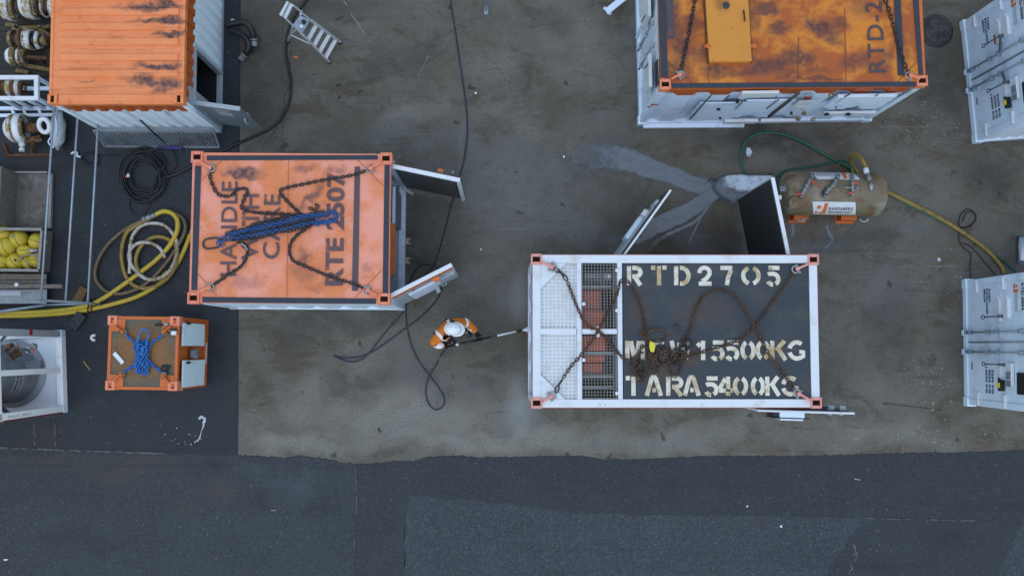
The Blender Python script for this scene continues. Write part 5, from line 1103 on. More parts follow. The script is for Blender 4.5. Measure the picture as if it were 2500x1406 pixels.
for (x0, y0, z0, x1, y1, z1) in ((20,812,.3,0,835,.9), (24,1014,.5,-20,968,1.3)):
    mb = MB(); mb.span(TK.P(x0, y0, z0), TK.P(x1, y1, z1), .07, .05); mb.build('brace', GREY, TK)
a = TK.P(0, 1027, .0); 
text(TK, 'lettering', 'NAUC 00071', (-.007, -wT/2+.04, 2.2), (0, 0, -.8), (0, .045, 0), GREYINK, .0, 1.2)
mb = MB(); p = TK.P(52, 808, .2); mb.box((-.005, wT/2-.06, 1.35), (.012, .10, .10)); mb.build('red_sticker', SIGNRED, TK)

# ------------------------------------------------------------------ brown receiver tank with valves
cT = at(2030, 474, .48); V = Thing('pressure_vessel', 'brown horizontal receiver tank with silver valves and white name labels on orange feet', 'tank', (cT.x, cT.y, 0), R(-.6))
kV = CAM_F/(CAM_H-.5); LV = 262/kV; rV = 53/kV; zV = .48
prof = [(0, -LV/2)]
for a in range(15, 91, 15): prof.append((rV*math.sin(R(a))**.75, -LV/2+.17*(1-math.cos(R(a)))))
prof += [(rV, LV/2-.17)]+[(rV*math.sin(R(a))**.75, LV/2-.17*(1-math.cos(R(a)))) for a in range(75, -1, -15)]
mb = MB(); mb.lathe(prof, (0, 0, zV), (1, 0, 0), 40); mb.build('shell', BRONZE, V)
for x0, x1 in ((1931, 1968), (2046, 2084)):
    a = V.P(x0, 530, .1); b = V.P(x1, 530, .1); mb = MB(); mb.box(((a.x+b.x)/2, 0, .14), (b.x-a.x, rV*2.25, .26)); mb.box(((a.x+b.x)/2, 0, .015), (b.x-a.x+.06, rV*2.45, .03)); mb.build('foot', ORANGE, V, bevel=.01)
for x in (1953, 2107):
    p = V.P(x, 529, .2); mb = MB(); mb.tube([(p.x+.07*math.cos(R(a)), -rV-.02-.06*abs(math.sin(R(a))), .25+.03*math.cos(R(a))) for a in range(0, 181, 20)], .018, 7); mb.build('lifting_eye', LGREY, V)
def vlabel(x0, x1, a0, a1, rev):
    mb = MB(); n_ = 8; vs = []
    for i in range(n_+1):
        a = a0+(a1-a0)*i/n_; sk = (i/n_-.5)*.10*(-1 if rev else 1)
        for x in (x0, x1): vs.append((x+sk, (rV+.004)*math.cos(a), zV+(rV+.004)*math.sin(a)))
    mb.add(vs, [(2*i, 2*i+1, 2*i+3, 2*i+2) for i in range(n_)], 0, True); return mb.build('name_label', PLASTICW, V)
def von(o, x0, x1, a0, a1, r, flip=False):
    for v in o.data.vertices:
        X = v.co.x; Y = v.co.y; a = a0+(a1-a0)*Y; x = x0+(x1-x0)*X; v.co = (x, r*math.cos(a), zV+r*math.sin(a))
xa, xb = V.P(1984, 510, .7).x, V.P(2088, 510, .7).x
A0, A1 = math.pi-R(12), math.pi-R(60)       # south face: angle from +y
l1 = vlabel(xa, xb, A0, A1, True); l2 = vlabel(xa, xb, R(18), R(58), False)
for s_, f0, f1 in (('RANDABERG', .55, .32), ('TECHNOLOGY', .82, .62)):
    pass
for s_, v0, v1 in (('RANDABERG', .46, .68), ('TECHNOLOGY', .18, .38)):
    o = text(V, 'lettering', s_, (0, 0, 0), (1, 0, 0), (0, 1, 0), INK, .02, 1.25); von(o, xa+.36*(xb-xa), xb-.06, A0+(A1-A0)*v0, A0+(A1-A0)*v1, rV+.010)
    o = text(V, 'lettering', s_, (0, 0, 0), (1, 0, 0), (0, 1, 0), GREYINK, .02, 1.25); von(o, xb-.36*(xb-xa), xa+.06, R(18+40*v0), R(18+40*v1), rV+.010)
def vpatch(u0, u1, v0, v1, south, mat):
    mb = MB(); vs = []
    for i in range(5):
        v_ = v0+(v1-v0)*i/4; a = (A0+(A1-A0)*v_) if south else R(18+40*v_)
        for u_ in (u0, u1): vs.append((xa+(xb-xa)*(u_ if south else 1-u_), (rV+.009)*math.cos(a), zV+(rV+.009)*math.sin(a)))
    mb.add(vs, [(2*i, 2*i+1, 2*i+3, 2*i+2) for i in range(4)], 0, True); return mb.build('emblem', mat, V)
for so in (True, False):
    for r_ in ((.08, .17, .55, .78), (.07, .13, .15, .33), (.23, .32, .1, .92), (.17, .23, .12, .26)): vpatch(*r_, so, SIGNOR)
def vpt(px, py, z): return V.P(px, py, z)
def valve(pts, mat=STEEL, r=.035):
    mb = MB(); mb.tube(pts, r, 10)
    for p, q_ in zip(pts, pts[1:]):
        for t_ in (.25, .7):
            c = p.lerp(q_, t_); d = (q_-p).normalized()*.022; mb.cyl(c-d, c+d, r*1.35, n=8)
    return mb.build('valve', mat, V)
def vh(x0, y0, x1, y1, z=1.0):
    mb = MB(); mb.span(vpt(x0, y0, z), vpt(x1, y1, z), .04, .02); mb.build('valve_handle', HANDLERED, V, bevel=.006)
VS = pmat('valve_steel', (.30, .31, .32), .35, [((.14, .12, .10), 9, .48, .68, .8)], .1, metal=.4)
valve([vpt(1986,425,.88), vpt(1972,450,.97), vpt(1962,468,.98), vpt(1953,484,.92)], VS); valve([vpt(2047,428,.88), vpt(2036,450,.97), vpt(2020,466,.98), vpt(2010,482,.95)], VS)
valve([vpt(2081,428,.88), vpt(2082,445,.97), vpt(2082,460,.98), vpt(2081,480,.95)], VS, .028); valve([vpt(2114,418,.80), vpt(2120,432,.90), vpt(2123,440,.90)], VS)
vh(1981,442,1997,451); vh(1940,477,1958,473); vh(2002,452,2005,460); vh(2083,445,2097,446); vh(2071,472,2084,471)
mb = MB(); mb.cyl(vpt(2052,458,.99), vpt(2092,459,.99), .016, n=8); mb.ball(vpt(2093,459,1.0), .03, 8, 6, m=0); mb.build('level_pipe', VS, V)
mb = MB(); c = vpt(2014,470,1.0); mb.tube([c+Vector((.05*math.cos(R(a)), .05*math.sin(R(a)), 0)) for a in range(0, 360, 30)], .012, 6, closed=True); mb.cyl(c, c-Vector((0, 0, .1)), .02, n=8); mb.build('hand_wheel', BLACK, V)
p = vpt(1942, 495, .86); mb = MB(); nrm = Vector((0, p.y, p.z-zV)).normalized(); c = Vector((p.x, 0, zV))+nrm*rV
mb.cyl(c-nrm*.02, c+nrm*.035, .125, n=20); mb.cyl(c+nrm*.035, c+nrm*.06, .05, n=12); mb.build('hatch_flange', BRONZE, V)
for (x, y, w, h, mt, nm) in ((1909,463,.10,.10,GREY,'name_plate'), (1903,481,.06,.08,PLASTICW,'white_sticker'), (1939,506,.06,.025,PLASTICW,'white_sticker')):
    p = vpt(x, y, .82); nrm = Vector((0, p.y, p.z-zV)).normalized(); c = Vector((p.x, 0, zV))+nrm*(rV+.003 if x > 1915 else rV*.96); M = Matrix((Vector((1,0,0)), nrm.cross(Vector((1,0,0))), nrm)).transposed(); mb = MB(); mb.box(c, (w, h, .012), M=M); mb.build(nm, mt, V)
mb = MB(); c = vpt(2127,456,.9); mb.ball(c, (.05, .09, .04), 10, 6); mb.build('nozzle_patch', STEEL, V)

# ------------------------------------------------------------------ hoses and cables
hose('green_hose', [(2081,428,.90),(2080,412,.92),(2072,399,.75),(2055,393,.5),(2020,400,.25),(1970,409,.03),(1920,416,.02),(1895,432,.02),(1860,441,.02),(1832,432,.02),(1815,414,.02),(1808,388,.02),(1814,355,.02),(1835,333,.02),(1870,324,.02),(1910,328,.02),(1960,347,.04),(2010,376,.06),(2050,398,.05),(2075,412,.03),(2110,440,.02),(2170,475,.02),(2240,512,.02),(2310,546,.02),(2350,568,.03),(2390,595,.02),(2440,630,.02),(2480,662,.02)], .022, GREENHOSE, 'green hose looping out from the brown tank over the concrete', 'hose')
hose('amber_hose', [(2114,418,.82),(2112,405,.86),(2103,388,.82),(2092,379,.72),(2082,380,.6),(2077,392,.42),(2084,410,.2),(2100,428,.08),(2130,452,.06),(2165,468,.04),(2230,500,.04),(2290,530,.04),(2350,567,.07),(2400,603,.04),(2430,632,.04),(2447,655,.04),(2450,668,.04)], .038, OLIVE, 'amber yellow hose running from the brown tank to the right-hand container', 'hose', n=10)
mb = MB(); mb.cyl(at(2113,410,.85), at(2116,424,.84), .05, n=12); tag(mb.build('hose_coupling', PLASTICW), 'white hose coupling above the right end of the brown tank', 'coupling')
mb = MB(); mb.tube(spline(pxs([(2372,682),(2368,650),(2370,620),(2352,604),(2342,585),(2343,562),(2352,555),(2370,552),(2383,535),(2380,520),(2363,511),(2346,524),(2341,545),(2352,557),(2372,548),(2382,530),(2372,517),(2358,522),(2350,540)], .02), 8), .011, 6); mb.tube(spline(pxs([(2350,592),(2372,604),(2392,625),(2408,645),(2430,670)], .015), 8), .009, 6); tag(mb.build('black_cable', CABLE), 'thin black cable in a small loop beside the amber hose', 'cable')
# black coil and its long lead
rn = random.Random(12); pts = []; cx_, cy_ = 348, 428
for i in range(13*14):
    a = 2*math.pi*i/14; lap = i//14; r_ = (62, 54, 45, 58, 36, 50, 40, 56, 30, 48, 60, 43, 53)[lap]+3*math.sin(a*2+lap); ox = (0, 3, -4, 5, 4, -3, 6, -2, 2, 8, 2, -5, 4)[lap]; oy = (0, 5, -2, 3, -6, 8, 2, -4, 0, 6, -3, 4, 2)[lap]
    pts.append((cx_+ox+r_*math.cos(a)*.96, cy_+oy+r_*math.sin(a)*1.08, .01+.012*(lap % 7)))
mb = MB(); mb.tube(spline(pxs(pts, .02), 3), .013, 6)
mb.tube(spline(pxs([(358,370,.05),(390,362,.05),(418,368,.04),(430,390,.04),(428,408,.04),(412,422,.04),(395,440,.03)], 0), 8), .013, 6); mb.tube(spline(pxs([(318,485),(316,502),(322,517),(338,525),(354,517),(367,498),(367,484)], 0.), 8), .013, 6); mb.tube(spline(pxs([(350,372,.02),(300,377,.02),(240,380,.01)], 0), 6), .009, 6)
tag(mb.build('cable_coil', CABLE), 'large coil of black cable heaped on dark asphalt below the mesh guard', 'cable coil')
mb = MB(); p = at(312, 430, .12); mb.ball(p, (.05, .02, .02), 8, 5); mb.cyl(at(314,424,.12), at(311,433,.12), .022, n=8); mb.cyl(at(310,430,.12), at(308,434,.12), .024, n=8, m=1); tag(mb.build('cable_plug', [PLASTICW, HANDLERED]), 'small white and red plug lying on the black cable coil', 'plug')
mb = MB(); mb.tube(spline(pxs([(196,381),(212,371),(228,371),(238,381),(241,393),(232,403),(222,405),(205,396),(198,384),(215,375),(232,376),(240,388),(230,402),(218,400),(203,388)], .02), 6), .012, 6); tag(mb.build('cable_coil', CABLE), 'small loop of black cable with a white end between the thin steel tubes', 'cable coil')
mb = MB(); mb.tube(spline(pxs([(174,376),(180,372),(188,373),(188,381),(197,383)], .06), 6), .022, 8); tag(mb.build('cable_hook', PLASTICW), 'bent white hook holding the small loop of black cable', 'hook')
hose('black_cable', [(770,-30),(745,5),(722,35),(706,70),(699,105),(699,140),(706,175),(710,205),(708,240),(700,265),(684,292),(662,312),(640,324),(610,338),(580,351),(540,370),(505,387),(470,405),(430,425),(395,436)], .028, CABLE, 'thick black cable curving from the stepladder down to the coil', 'cable')
hose('blue_hose', [(1098,-15),(1104,30),(1112,80),(1120,135),(1130,200),(1138,260),(1141,310),(1139,350),(1132,395),(1122,430),(1112,470),(1102,500),(1092,540),(1080,585),(1068,625),(1058,650),(1045,665),(1030,680),(1000,720),(985,760),(950,800),(918,840),(895,868),(870,882),(840,880),(815,868)], .014, BLUEHOSE, 'long thin blue hose snaking from the top edge past the open doors', 'hose')
hose('blue_hose', [(815,868),(845,874),(880,870),(910,858),(940,838),(985,805),(1020,780),(1050,752),(1072,722),(1080,690),(1074,662),(1058,649),(1040,646),(1022,652),(1008,672),(996,705),(991,740),(991,770),(994,800),(1002,835),(1012,862),(1030,893),(1050,918),(1068,942),(1082,965),(1085,982),(1076,996),(1062,999),(1048,988),(1040,965),(1041,940),(1050,915),(1065,890),(1076,868),(1084,858,.35),(1089,850,.85),(1093,846,1.0)], .014, BLUEHOSE, 'blue pressure hose looping over the concrete up to the worker\'s lance', 'hose')
# yellow twin hose and its coil
hose('yellow_hose', [(-60,767),(0,764),(60,763),(120,760),(180,753),(225,742),(262,722),(300,696),(340,667),(380,636),(410,605,.12),(428,575,.16),(434,555,.16),(432,535,.14),(420,521,.10),(402,516,.08),(388,520,.07),(378,526,.07)], .045, YELLOW, 'upper bright yellow hose crossing the dark asphalt into the coil', 'hose', n=12, group='bright yellow hoses')
hose('yellow_hose', [(-60,776),(0,772),(60,771),(120,768),(180,762),(225,754),(280,741),(330,726),(375,703),(410,675),(435,640),(450,610),(460,585),(464,572)], .042, YELLOW, 'lower bright yellow hose ending by the lettered orange container', 'hose', n=12, group='bright yellow hoses')
mb = MB(); mb.cyl(at(463,575,.05), at(470,555,.05), .03, n=10); tag(mb.build('hose_end', STEEL), 'steel end fitting of the lower yellow hose beside the orange container', 'fitting')
hose('yellow_hose', [(372,531,.06),(350,541,.06),(325,556,.05),(310,568,.05),(301,590,.05),(297,620,.05),(300,650,.05),(310,678,.05),(328,697,.05),(352,704,.05),(380,699,.05),(405,683,.06),(422,662,.07),(432,635,.08),(432,608,.08),(420,590,.08),(400,580,.08),(378,579,.08),(355,590,.08),(338,612,.08),(332,640,.08),(342,668,.07),(365,682,.07),(390,679,.06),(410,662,.06)], .04, OLIVE, 'dull yellow hose coiled inside the brown one', 'hose', n=10)
hose('pale_hose', [(316,668,.10),(318,630,.10),(318,600,.10),(326,572,.10),(345,552,.10),(372,545,.10),(400,550,.11),(420,568,.12),(432,592,.13),(430,625,.13),(415,660,.12),(392,678,.11),(362,682,.10),(338,668,.10),(320,645,.10),(315,622,.11),(325,602,.12),(345,592,.13),(370,594,.13),(392,608,.13),(403,630,.13)], .034, PALEHOSE, 'pale hose with rusty streaks looped in the middle of the hose coil', 'hose', n=10)
hose('brown_hose', [(352,538,.07),(325,549,.06),(295,568,.05),(265,595,.05),(242,630,.05),(232,665,.05),(238,690,.05),(258,710,.05),(285,717,.05),(310,714,.05),(345,700,.06),(380,672,.07),(415,630,.09),(440,590,.12),(452,562,.12),(450,540,.10),(438,527,.08),(415,519,.07),(398,520,.06)], .034, BROWNHOSE, 'brown weathered hose in a wide loop around the hose coil', 'hose', n=10)
mb = MB(); a, b = at(346,537,.07), at(382,524,.07); mb.cyl(a, b, .045, n=12)
for t_ in (.2, .55, .8):
    c = a.lerp(b, t_); d = (b-a).normalized()*.02; mb.cyl(c-d, c+d, .06, n=10)
tag(mb.build('hose_coupling', STEEL), 'steel coupling joining brown and yellow hoses at the top of the coil', 'coupling')
mb = MB()
for cx0, cy0, a0 in ((219,747,.3),(227,745,.3)):
    c = at(cx0, cy0, .05); mb.tube([c+Vector((.02*math.cos(R(a)), .13*math.cos(R(a)), .07*math.sin(R(a)))) for a in range(0, 360, 24)], .012, 6, closed=True)
tag(mb.build('cable_tie', BLACK), 'black ties binding the twin yellow hoses together', 'cable tie')

# ------------------------------------------------------------------ step ladder
pl0 = at(736, 59, 1.2); ST = Thing('stepladder', 'aluminium platform stepladder standing open on the concrete near the top', 'stepladder', (at(770,110).x, at(770,110).y, 0))
TREAD = pmat('ridged_tread', (.66, .67, .68), .5, [((.3, .3, .3), 12, .5, .75, .5)], .1)
def slab4(name, pts, z, th, mat, par=ST):
    q = [par.P(x, y, z) for x, y in pts]; mb = MB(); mb.prism([(v.x, v.y) for v in q], z-th, z); return mb.build(name, mat, par, bevel=.004)
def z2(pts): return [(550+x/3.7, y/3.7) for x, y in pts]
slab4('step', z2([(887,515),(918,535),(1012,368),(980,355)]), .25, .03, TREAD); slab4('step', z2([(835,460),(865,482),(955,322),(925,308)]), .49, .03, TREAD)
slab4('step', z2([(782,408),(812,428),(895,275),(865,262)]), .73, .03, TREAD); slab4('step', z2([(730,355),(760,375),(840,232),(805,220)]), .96, .03, TREAD)
pf = slab4('platform', z2([(605,235),(690,310),(765,185),(675,140)]), 1.2, .03, GALV); tr = slab4('top_tray', z2([(485,135),(550,168),(612,45),(555,10)]), 1.85, .05, ALU)
mb = MB(); a = ST.P(550+518/3.7, 150/3.7, 1.862); b = ST.P(550+580/3.7, 25/3.7, 1.862); mb.span(a, b, .02, .02); mb.build('tray_rib', GREY, tr)
mb = MB(); p = ST.P(550+712/3.7, 205/3.7, 1.2); mb.cyl(p, p+Vector((0, 0, .05)), .04, n=12); p2 = ST.P(550+693/3.7, 248/3.7, 1.2); mb.cyl(p2, p2+Vector((0, 0, .05)), .035, n=12, m=1); mb.build('tin', [BLACK, PLASTICW], pf)
fr = [(ST.P(550+1042/3.7, 392/3.7, 0.), ST.P(550+770/3.7, 185/3.7, 1.2), ST.P(550+612/3.7, 50/3.7, 1.85)), (ST.P(550+943/3.7, 568/3.7, 0.), ST.P(550+692/3.7, 312/3.7, 1.2), ST.P(550+540/3.7, 165/3.7, 1.85))]
for f in fr:
    mb = MB(); mb.span(f[0]+Vector((0, 0, .04)), f[1], .03, .06); mb.span(f[1], f[2], .025, .03); mb.build('side_rail', ALU, ST)
    mb = MB(); mb.box(f[0]+Vector((0, 0, .03)), (.06, .06, .06)); mb.build('rubber_foot', BLACK, ST, bevel=.01)
for (x, y, x2, y2) in ((572,380,610,240),(700,110,680,130)):
    mb = MB(); a = ST.P(550+x/3.7, y/3.7, 0.); b = ST.P(550+x2/3.7, y2/3.7, 1.17); mb.span(a+Vector((0, 0, .05)), b, .03, .04); mb.build('rear_leg', ALU, ST)
    mb = MB(); mb.box(a+Vector((0, 0, .03)), (.06, .06, .06)); mb.build('rubber_foot', BLACK, ST, bevel=.01)
mb = MB(); mb.span(ST.P(550+590/3.7, 318/3.7, .7), ST.P(550+775/3.7, 405/3.7, .62), .018, .03); mb.span(ST.P(550+592/3.7, 318/3.7, .7), ST.P(550+632/3.7, 275/3.7, .95), .018, .03); mb.build('brace', ALU, ST)

# ------------------------------------------------------------------ exhaust elbows beside A
for pts, lab in (([(552,62,.35),(575,57,.36),(596,56,.36),(610,66,.34),(617,82,.28),(620,100,.2)], 'upper bent black exhaust pipe with clamped end beside the white container'), ([(556,72,.22),(580,80,.22),(598,92,.22),(607,108,.2),(604,124,.16),(595,137,.1)], 'lower bent black exhaust pipe ending in a bright steel collar')):
    q = pxs(pts, 0); E = Thing('exhaust_pipe', lab, 'pipe', (q[-1].x, q[-1].y, 0), group='bent exhaust pipes')
    lq = [E.L(p) for p in spline(q, 5)]; mb = MB(); mb.tube(lq, .062, 12); mb.build('elbow', pmat('sooty_pipe', (.012, .012, .013), .4, [((.09, .09, .09), 5, .56, .72, .6), ((.10, .05, .03), 9, .6, .75, .6)]), E)
    d = (lq[-1]-lq[-2]).normalized(); mb = MB(); mb.tube([lq[-1]-d*.01, lq[-1]+d*.09], .070, 14, caps=False); mb.tube([lq[-1]+d*.09, lq[-1]-d*.01], .060, 14); mb.cyl(lq[-1]-d*.05, lq[-1]-d*.02, .074, n=14); mb.build('collar', STEEL, E)
mb = MB(); q = pxs([(618,90),(619,118),(617,130)], .03); mb.tube(spline(q, 4), .012, 6); tag(mb.build('strap', BLACK), 'thin black strap hanging down next to the bent exhaust pipes', 'strap')
mb = MB(); mb.ball(at(568, 51, .03), (.05, .035, .02), 8, 5); tag(mb.build('foam_scrap', PLASTICW), 'white scrap on the ground above the bent exhaust pipes', 'litter')

# ------------------------------------------------------------------ wash trough, drain, cylinder
def lump(mb, poly, z0, z1, seed, amp=.02, top=.82, nz=4):
    rn = random.Random(seed); P = []
    for (a, b) in zip(poly, poly[1:]+poly[:1]):
        for i in range(4): P.append((a[0]+(b[0]-a[0])*i/4, a[1]+(b[1]-a[1])*i/4))
    cx0 = sum(p[0] for p in P)/len(P); cy0 = sum(p[1] for p in P)/len(P); n = len(P); vs = []
    for k in range(nz+1):
        u = k/nz; s_ = 1-(1-top)*u*u
        for p in P: vs.append((cx0+(p[0]-cx0)*s_+rn.uniform(-amp, amp), cy0+(p[1]-cy0)*s_+rn.uniform(-amp, amp), z0+(z1-z0)*u+rn.uniform(-amp, amp)*(.5 if k else 0)))
    for s_ in (.6, .25):
        for p in P: vs.append((cx0+(p[0]-cx0)*s_+rn.uniform(-amp, amp), cy0+(p[1]-cy0)*s_+rn.uniform(-amp, amp), z1+rn.uniform(-amp, amp)))
    vs.append((cx0, cy0, z1)); fs = []
    for k in range(nz+2):
        for i in range(n): fs.append((k*n+i, k*n+(i+1)%n, (k+1)*n+(i+1)%n, (k+1)*n+i))
    for i in range(n): fs.append(((nz+2)*n+i, (nz+2)*n+(i+1)%n, len(vs)-1))
    mb.add(vs, fs, 0, True)
cw = at(1800, 465); WT = Thing('wash_trough', 'lime-crusted grey wash trough with slurry running from its end, beside the dark open door', 'trough', (cw.x, cw.y, 0))
CR2 = pmat('slurry_crust', (.16, .185, .215), .6, [((.10, .11, .13), 4, .45, .65, .8), ((.3, .33, .36), 9, .6, .72, .6)], .12, bump=.5, bsc=14)
def wpx(pts): return [WT.P(x, y, 0) for x, y in pts]
mb = MB(); lump(mb, [(v.x, v.y) for v in wpx([(1736,448),(1748,435),(1775,428),(1850,434),(1900,438),(1900,500),(1822,504),(1800,500),(1785,503),(1758,484),(1742,468)])], 0, .14, 4, .012); mb.build('slurry_base', CR2, WT)
mb = MB(); lump(mb, [(v.x, v.y) for v in wpx([(1756,440),(1770,433),(1880,436),(1880,474),(1786,472),(1764,464)])], .1, .36, 6, .014, .9); mb.build('trough_body', CRUST, WT)
mb = MB(); c = WT.P(1738, 444, .1); mb.tube([c+Vector((.07*math.cos(R(a)), .05*math.sin(R(a)), .04)) for a in range(-20, 200, 20)], .014, 6); mb.build('lifting_loop', DARKCHAIN, WT)
D = Thing('drain_cover', 'round dark drain cover with a wire grating in the concrete, top right', 'drain cover', tuple(at(2286, 76)))
mb = MB(); mb.lathe([(.335, 0), (.335, .022), (.255, .022), (.245, .006)], (0, 0, 0), (0, 0, 1), 40); mb.build('rim', pmat('dark_iron', (.02, .021, .024), .5, [((.05, .045, .04), 8, .5, .7, .6)]), D)
mb = MB(); mb.lathe([(.246, .006), (0, .006)], (0, 0, 0), (0, 0, 1), 32); mb.build('pan', pmat('drain_grime', (.035, .032, .028), .7, [((.10, .09, .07), 20, .6, .7, .7)]), D)
mb = MB()
for i in range(-9, 10):
    x = i*.026; y = math.sqrt(max(0, .245**2-x*x)); mb.span((x, -y, .012), (x, y, .012), .006, .006); mb.span((-y, x, .016), (y, x, .016), .006, .006)
mb.build('grating', pmat('dark_wire', (.13, .125, .12), .6, [((.03, .03, .03), 5, .45, .62, .9)]), D)
mb = MB(); a = at(2494, 648, .35); b = at(2494, 596, .35); mb.lathe([(0, 0), (.05, 0), (.055, .03), (.10, .06), (.105, .1), (.105, .52), (.09, .57), (0, .58)], a, (b-a), 20); CY = mb.build('gas_cylinder', pmat('dark_chrome', (.30, .32, .35), .22, [((.05, .05, .05), 4, .5, .7, .6)], metal=.9)); tag(CY, 'bright steel cylinder at the right edge above the RTD-5004 container', 'cylinder')

# ------------------------------------------------------------------ galvanised tube frame
F0 = at(158, 735, .3); TF = Thing('tube_frame', 'frame of three long thin galvanised tubes with a dark end bar, lying beside the crates', 'tube frame', (F0.x, F0.y, GA))
for (x0, y0, x1, y1) in ((100,733,137,190),(160,736,196,190),(214,739,246,190)):
    a = TF.P(x0, y0, .62); b = TF.P(x1, y1, .62); mb = MB(); mb.cyl(a, b, .021, n=8); mb.build('tube', GALV, TF)
a = TF.P(97, 733, .62); b = TF.P(217, 740, .62); mb = MB(); mb.cyl(a, b, .027, n=8); mb.build('end_bar', GREY, TF)
for p in (a, b):
    mb = MB(); mb.cyl((p.x, p.y, 0), (p.x, p.y, p.z-.0), .02, n=8); mb.build('leg', GREY, TF)
a = TF.P(137, 190, .62); b = TF.P(246, 190, .62); mb = MB(); mb.cyl(a, b, .027, n=8); mb.build('end_bar', GREY, TF)
for p in (a, b):
    mb = MB(); mb.cyl((p.x, p.y, 0), (p.x, p.y, p.z), .02, n=8); mb.build('leg', GREY, TF)
mb = MB(); mb.cyl(at(-30,765,.12), at(112,744,.10), .03, n=8); mb.cyl(at(112,744,.10), at(205,742,.06), .02, n=8); tag(mb.build('steel_tube', GALV), 'pale grey steel tube lying between the crates and the yellow hoses', 'tube')

# ------------------------------------------------------------------ crates, floats, timber
def crate_wall(T, name, a, b, z0, z1, th, mat=WOOD):
    mb = MB(); a = Vector(a); b = Vector(b); t = (b-a).normalized(); n_ = max(2, int(round((z1-z0)/.13)))
    for i in range(n_):
        h = (z1-z0)/n_; c = (a+b)/2; mb.span((a.x, a.y, z0+h*(i+.5)), (b.x, b.y, z0+h*(i+.5)), th, h-.012)
    return mb.build(name, mat, T)
c0 = at(60, 492); C1 = Thing('wooden_crate', 'empty weathered wooden crate with its side dropped open', 'crate', (c0.x, c0.y, GA))
f0 = C1.P(40, 424, .1); f1 = C1.P(114, 557, .1); xw_ = f0.x
mb = MB(); n_ = 5
for i in range(n_):
    w = (f1.x+1.2-(xw_-1.0))/n_
mb.box(((xw_+f1.x)/2, (f0.y+f1.y)/2, .10), (f1.x-xw_, f0.y-f1.y, .03)); mb.build('floor', pmat('stained_ply', (.13, .12, .105), .75, [((.26, .245, .22), 2.2, .5, .7, .75), ((.055, .045, .035), 3, .5, .7, .8), ((.14, .06, .03), 5, .62, .74, .6)], .15), C1)
crate_wall(C1, 'side_wall', (xw_, f0.y, 0), (xw_, f1.y, 0), .05, .72, .03)
crate_wall(C1, 'end_wall', (xw_-1.0, f0.y+.02, 0), (xw_, f0.y+.02, 0), .05, .66, .03)
mb = MB(); mb.span((xw_, f0.y+.02, .13), (f1.x, f0.y+.02, .13), .03, .10); mb.span((f1.x+.03, f0.y, .06), (f1.x+.03, f1.y, .06), .06, .08); mb.build('batten', WOODP, C1)
for y in (492, 525):
    p = C1.P(118, y, .06); mb = MB(); mb.box((p.x+.02, p.y, .05), (.06, .10, .09)); mb.build('block', WOODP, C1)
cz_ = .46; q0 = at(100, 559, cz_); q1 = at(95, 660, cz_); c0 = at(50, 615); C2 = Thing('wooden_crate', 'wooden crate filled with yellow floats', 'crate', (c0.x, c0.y, GA))
N_ = C2.P(102, 560, cz_); S_ = C2.P(94, 660, cz_); W0 = C2.P(-90, 558, cz_); W1 = C2.P(-98, 658, cz_); zt_ = cz_-GA
for nm, a, b in (('side_wall', W0, N_), ('end_wall', N_, S_), ('side_wall', S_, W1), ('end_wall', W1, W0)): crate_wall(C2, nm, a, b, .06, zt_-.012, .03)
mb = MB(); 
for a, b in ((W0, N_), (S_, W1)): mb.span((a.x, a.y, zt_), (b.x, b.y, zt_), .05, .02)
mb.span((N_.x, N_.y-.03, zt_), (S_.x, S_.y+.03, zt_), .05, .02); mb.build('rim', WOODP, C2)
mb = MB(); mb.box(((N_.x+W0.x)/2, (N_.y+S_.y)/2, .05), (N_.x-W0.x-.05, N_.y-S_.y-.05, .03)); mb.build('floor', WOOD, C2)
FL = [(38,582,.40,23,'round yellow float with a grey patch, in the back row of the crate'), (84,588,.40,22,'round yellow float in the back right corner of the crate'), (8,600,.41,25,'round yellow float at the left edge of the crate, largest in view'), (2,570,.36,20,'yellow float mostly hidden at the back left of the crate'), (30,638,.40,23,'round yellow float with a black hole, front middle of the crate'), (2,640,.38,17,'yellow float cut off at the front left of the crate'), (64,640,.37,17,'yellow float under tangled rope at the front of the crate'), (82,634,.37,19,'yellow float wrapped in rope in the front right corner')]
def floatball(x, y, z, rpx, lab, M=None, ell=None):
    k = CAM_F/(CAM_H-z); r = rpx/k; p = at(x, y, z); z_ = z-r*.8
    F_ = Thing('float', lab, 'float', (p.x, p.y, z_), group='yellow floats in the wooden crate')
    mb = MB(); mb.ball((0, 0, 0), ell or r, 20, 12, M=M); mb.build('shell', FLOAT, F_)
    mb = MB(); a = random.uniform(0, 6.28); mb.tube([(r*1.005*math.cos(R(t_))*math.cos(a), r*1.005*math.cos(R(t_))*math.sin(a), r*1.005*math.sin(R(t_))) for t_ in range(20, 161, 10)] if not ell else [(ell[0]*.9*math.cos(R(t_)), 0, ell[2]*1.0*math.sin(R(t_))) for t_ in range(40, 141, 10)], .007, 5); mb.build('seam', pmat('float_seam', (.22, .16, .02), .6), F_)
    return F_, r
for i, (x, y, z, rp, lab) in enumerate(FL):
    F_, r = floatball(x, y, z, rp, lab)
    if i == 0: mb = MB(); mb.ball((-.04, .04, r*.96), (.035, .04, .012), 10, 5); mb.build('patch', GREY, F_)
    if i == 4: mb = MB(); mb.ball((.06, .02, r*.9), (.028, .028, .015), 10, 5); mb.build('bung', BLACK, F_)
floatball(53, 611, .45, 19, 'egg-shaped bright yellow float lying in the middle of the crate', ell=(.15, .115, .11))
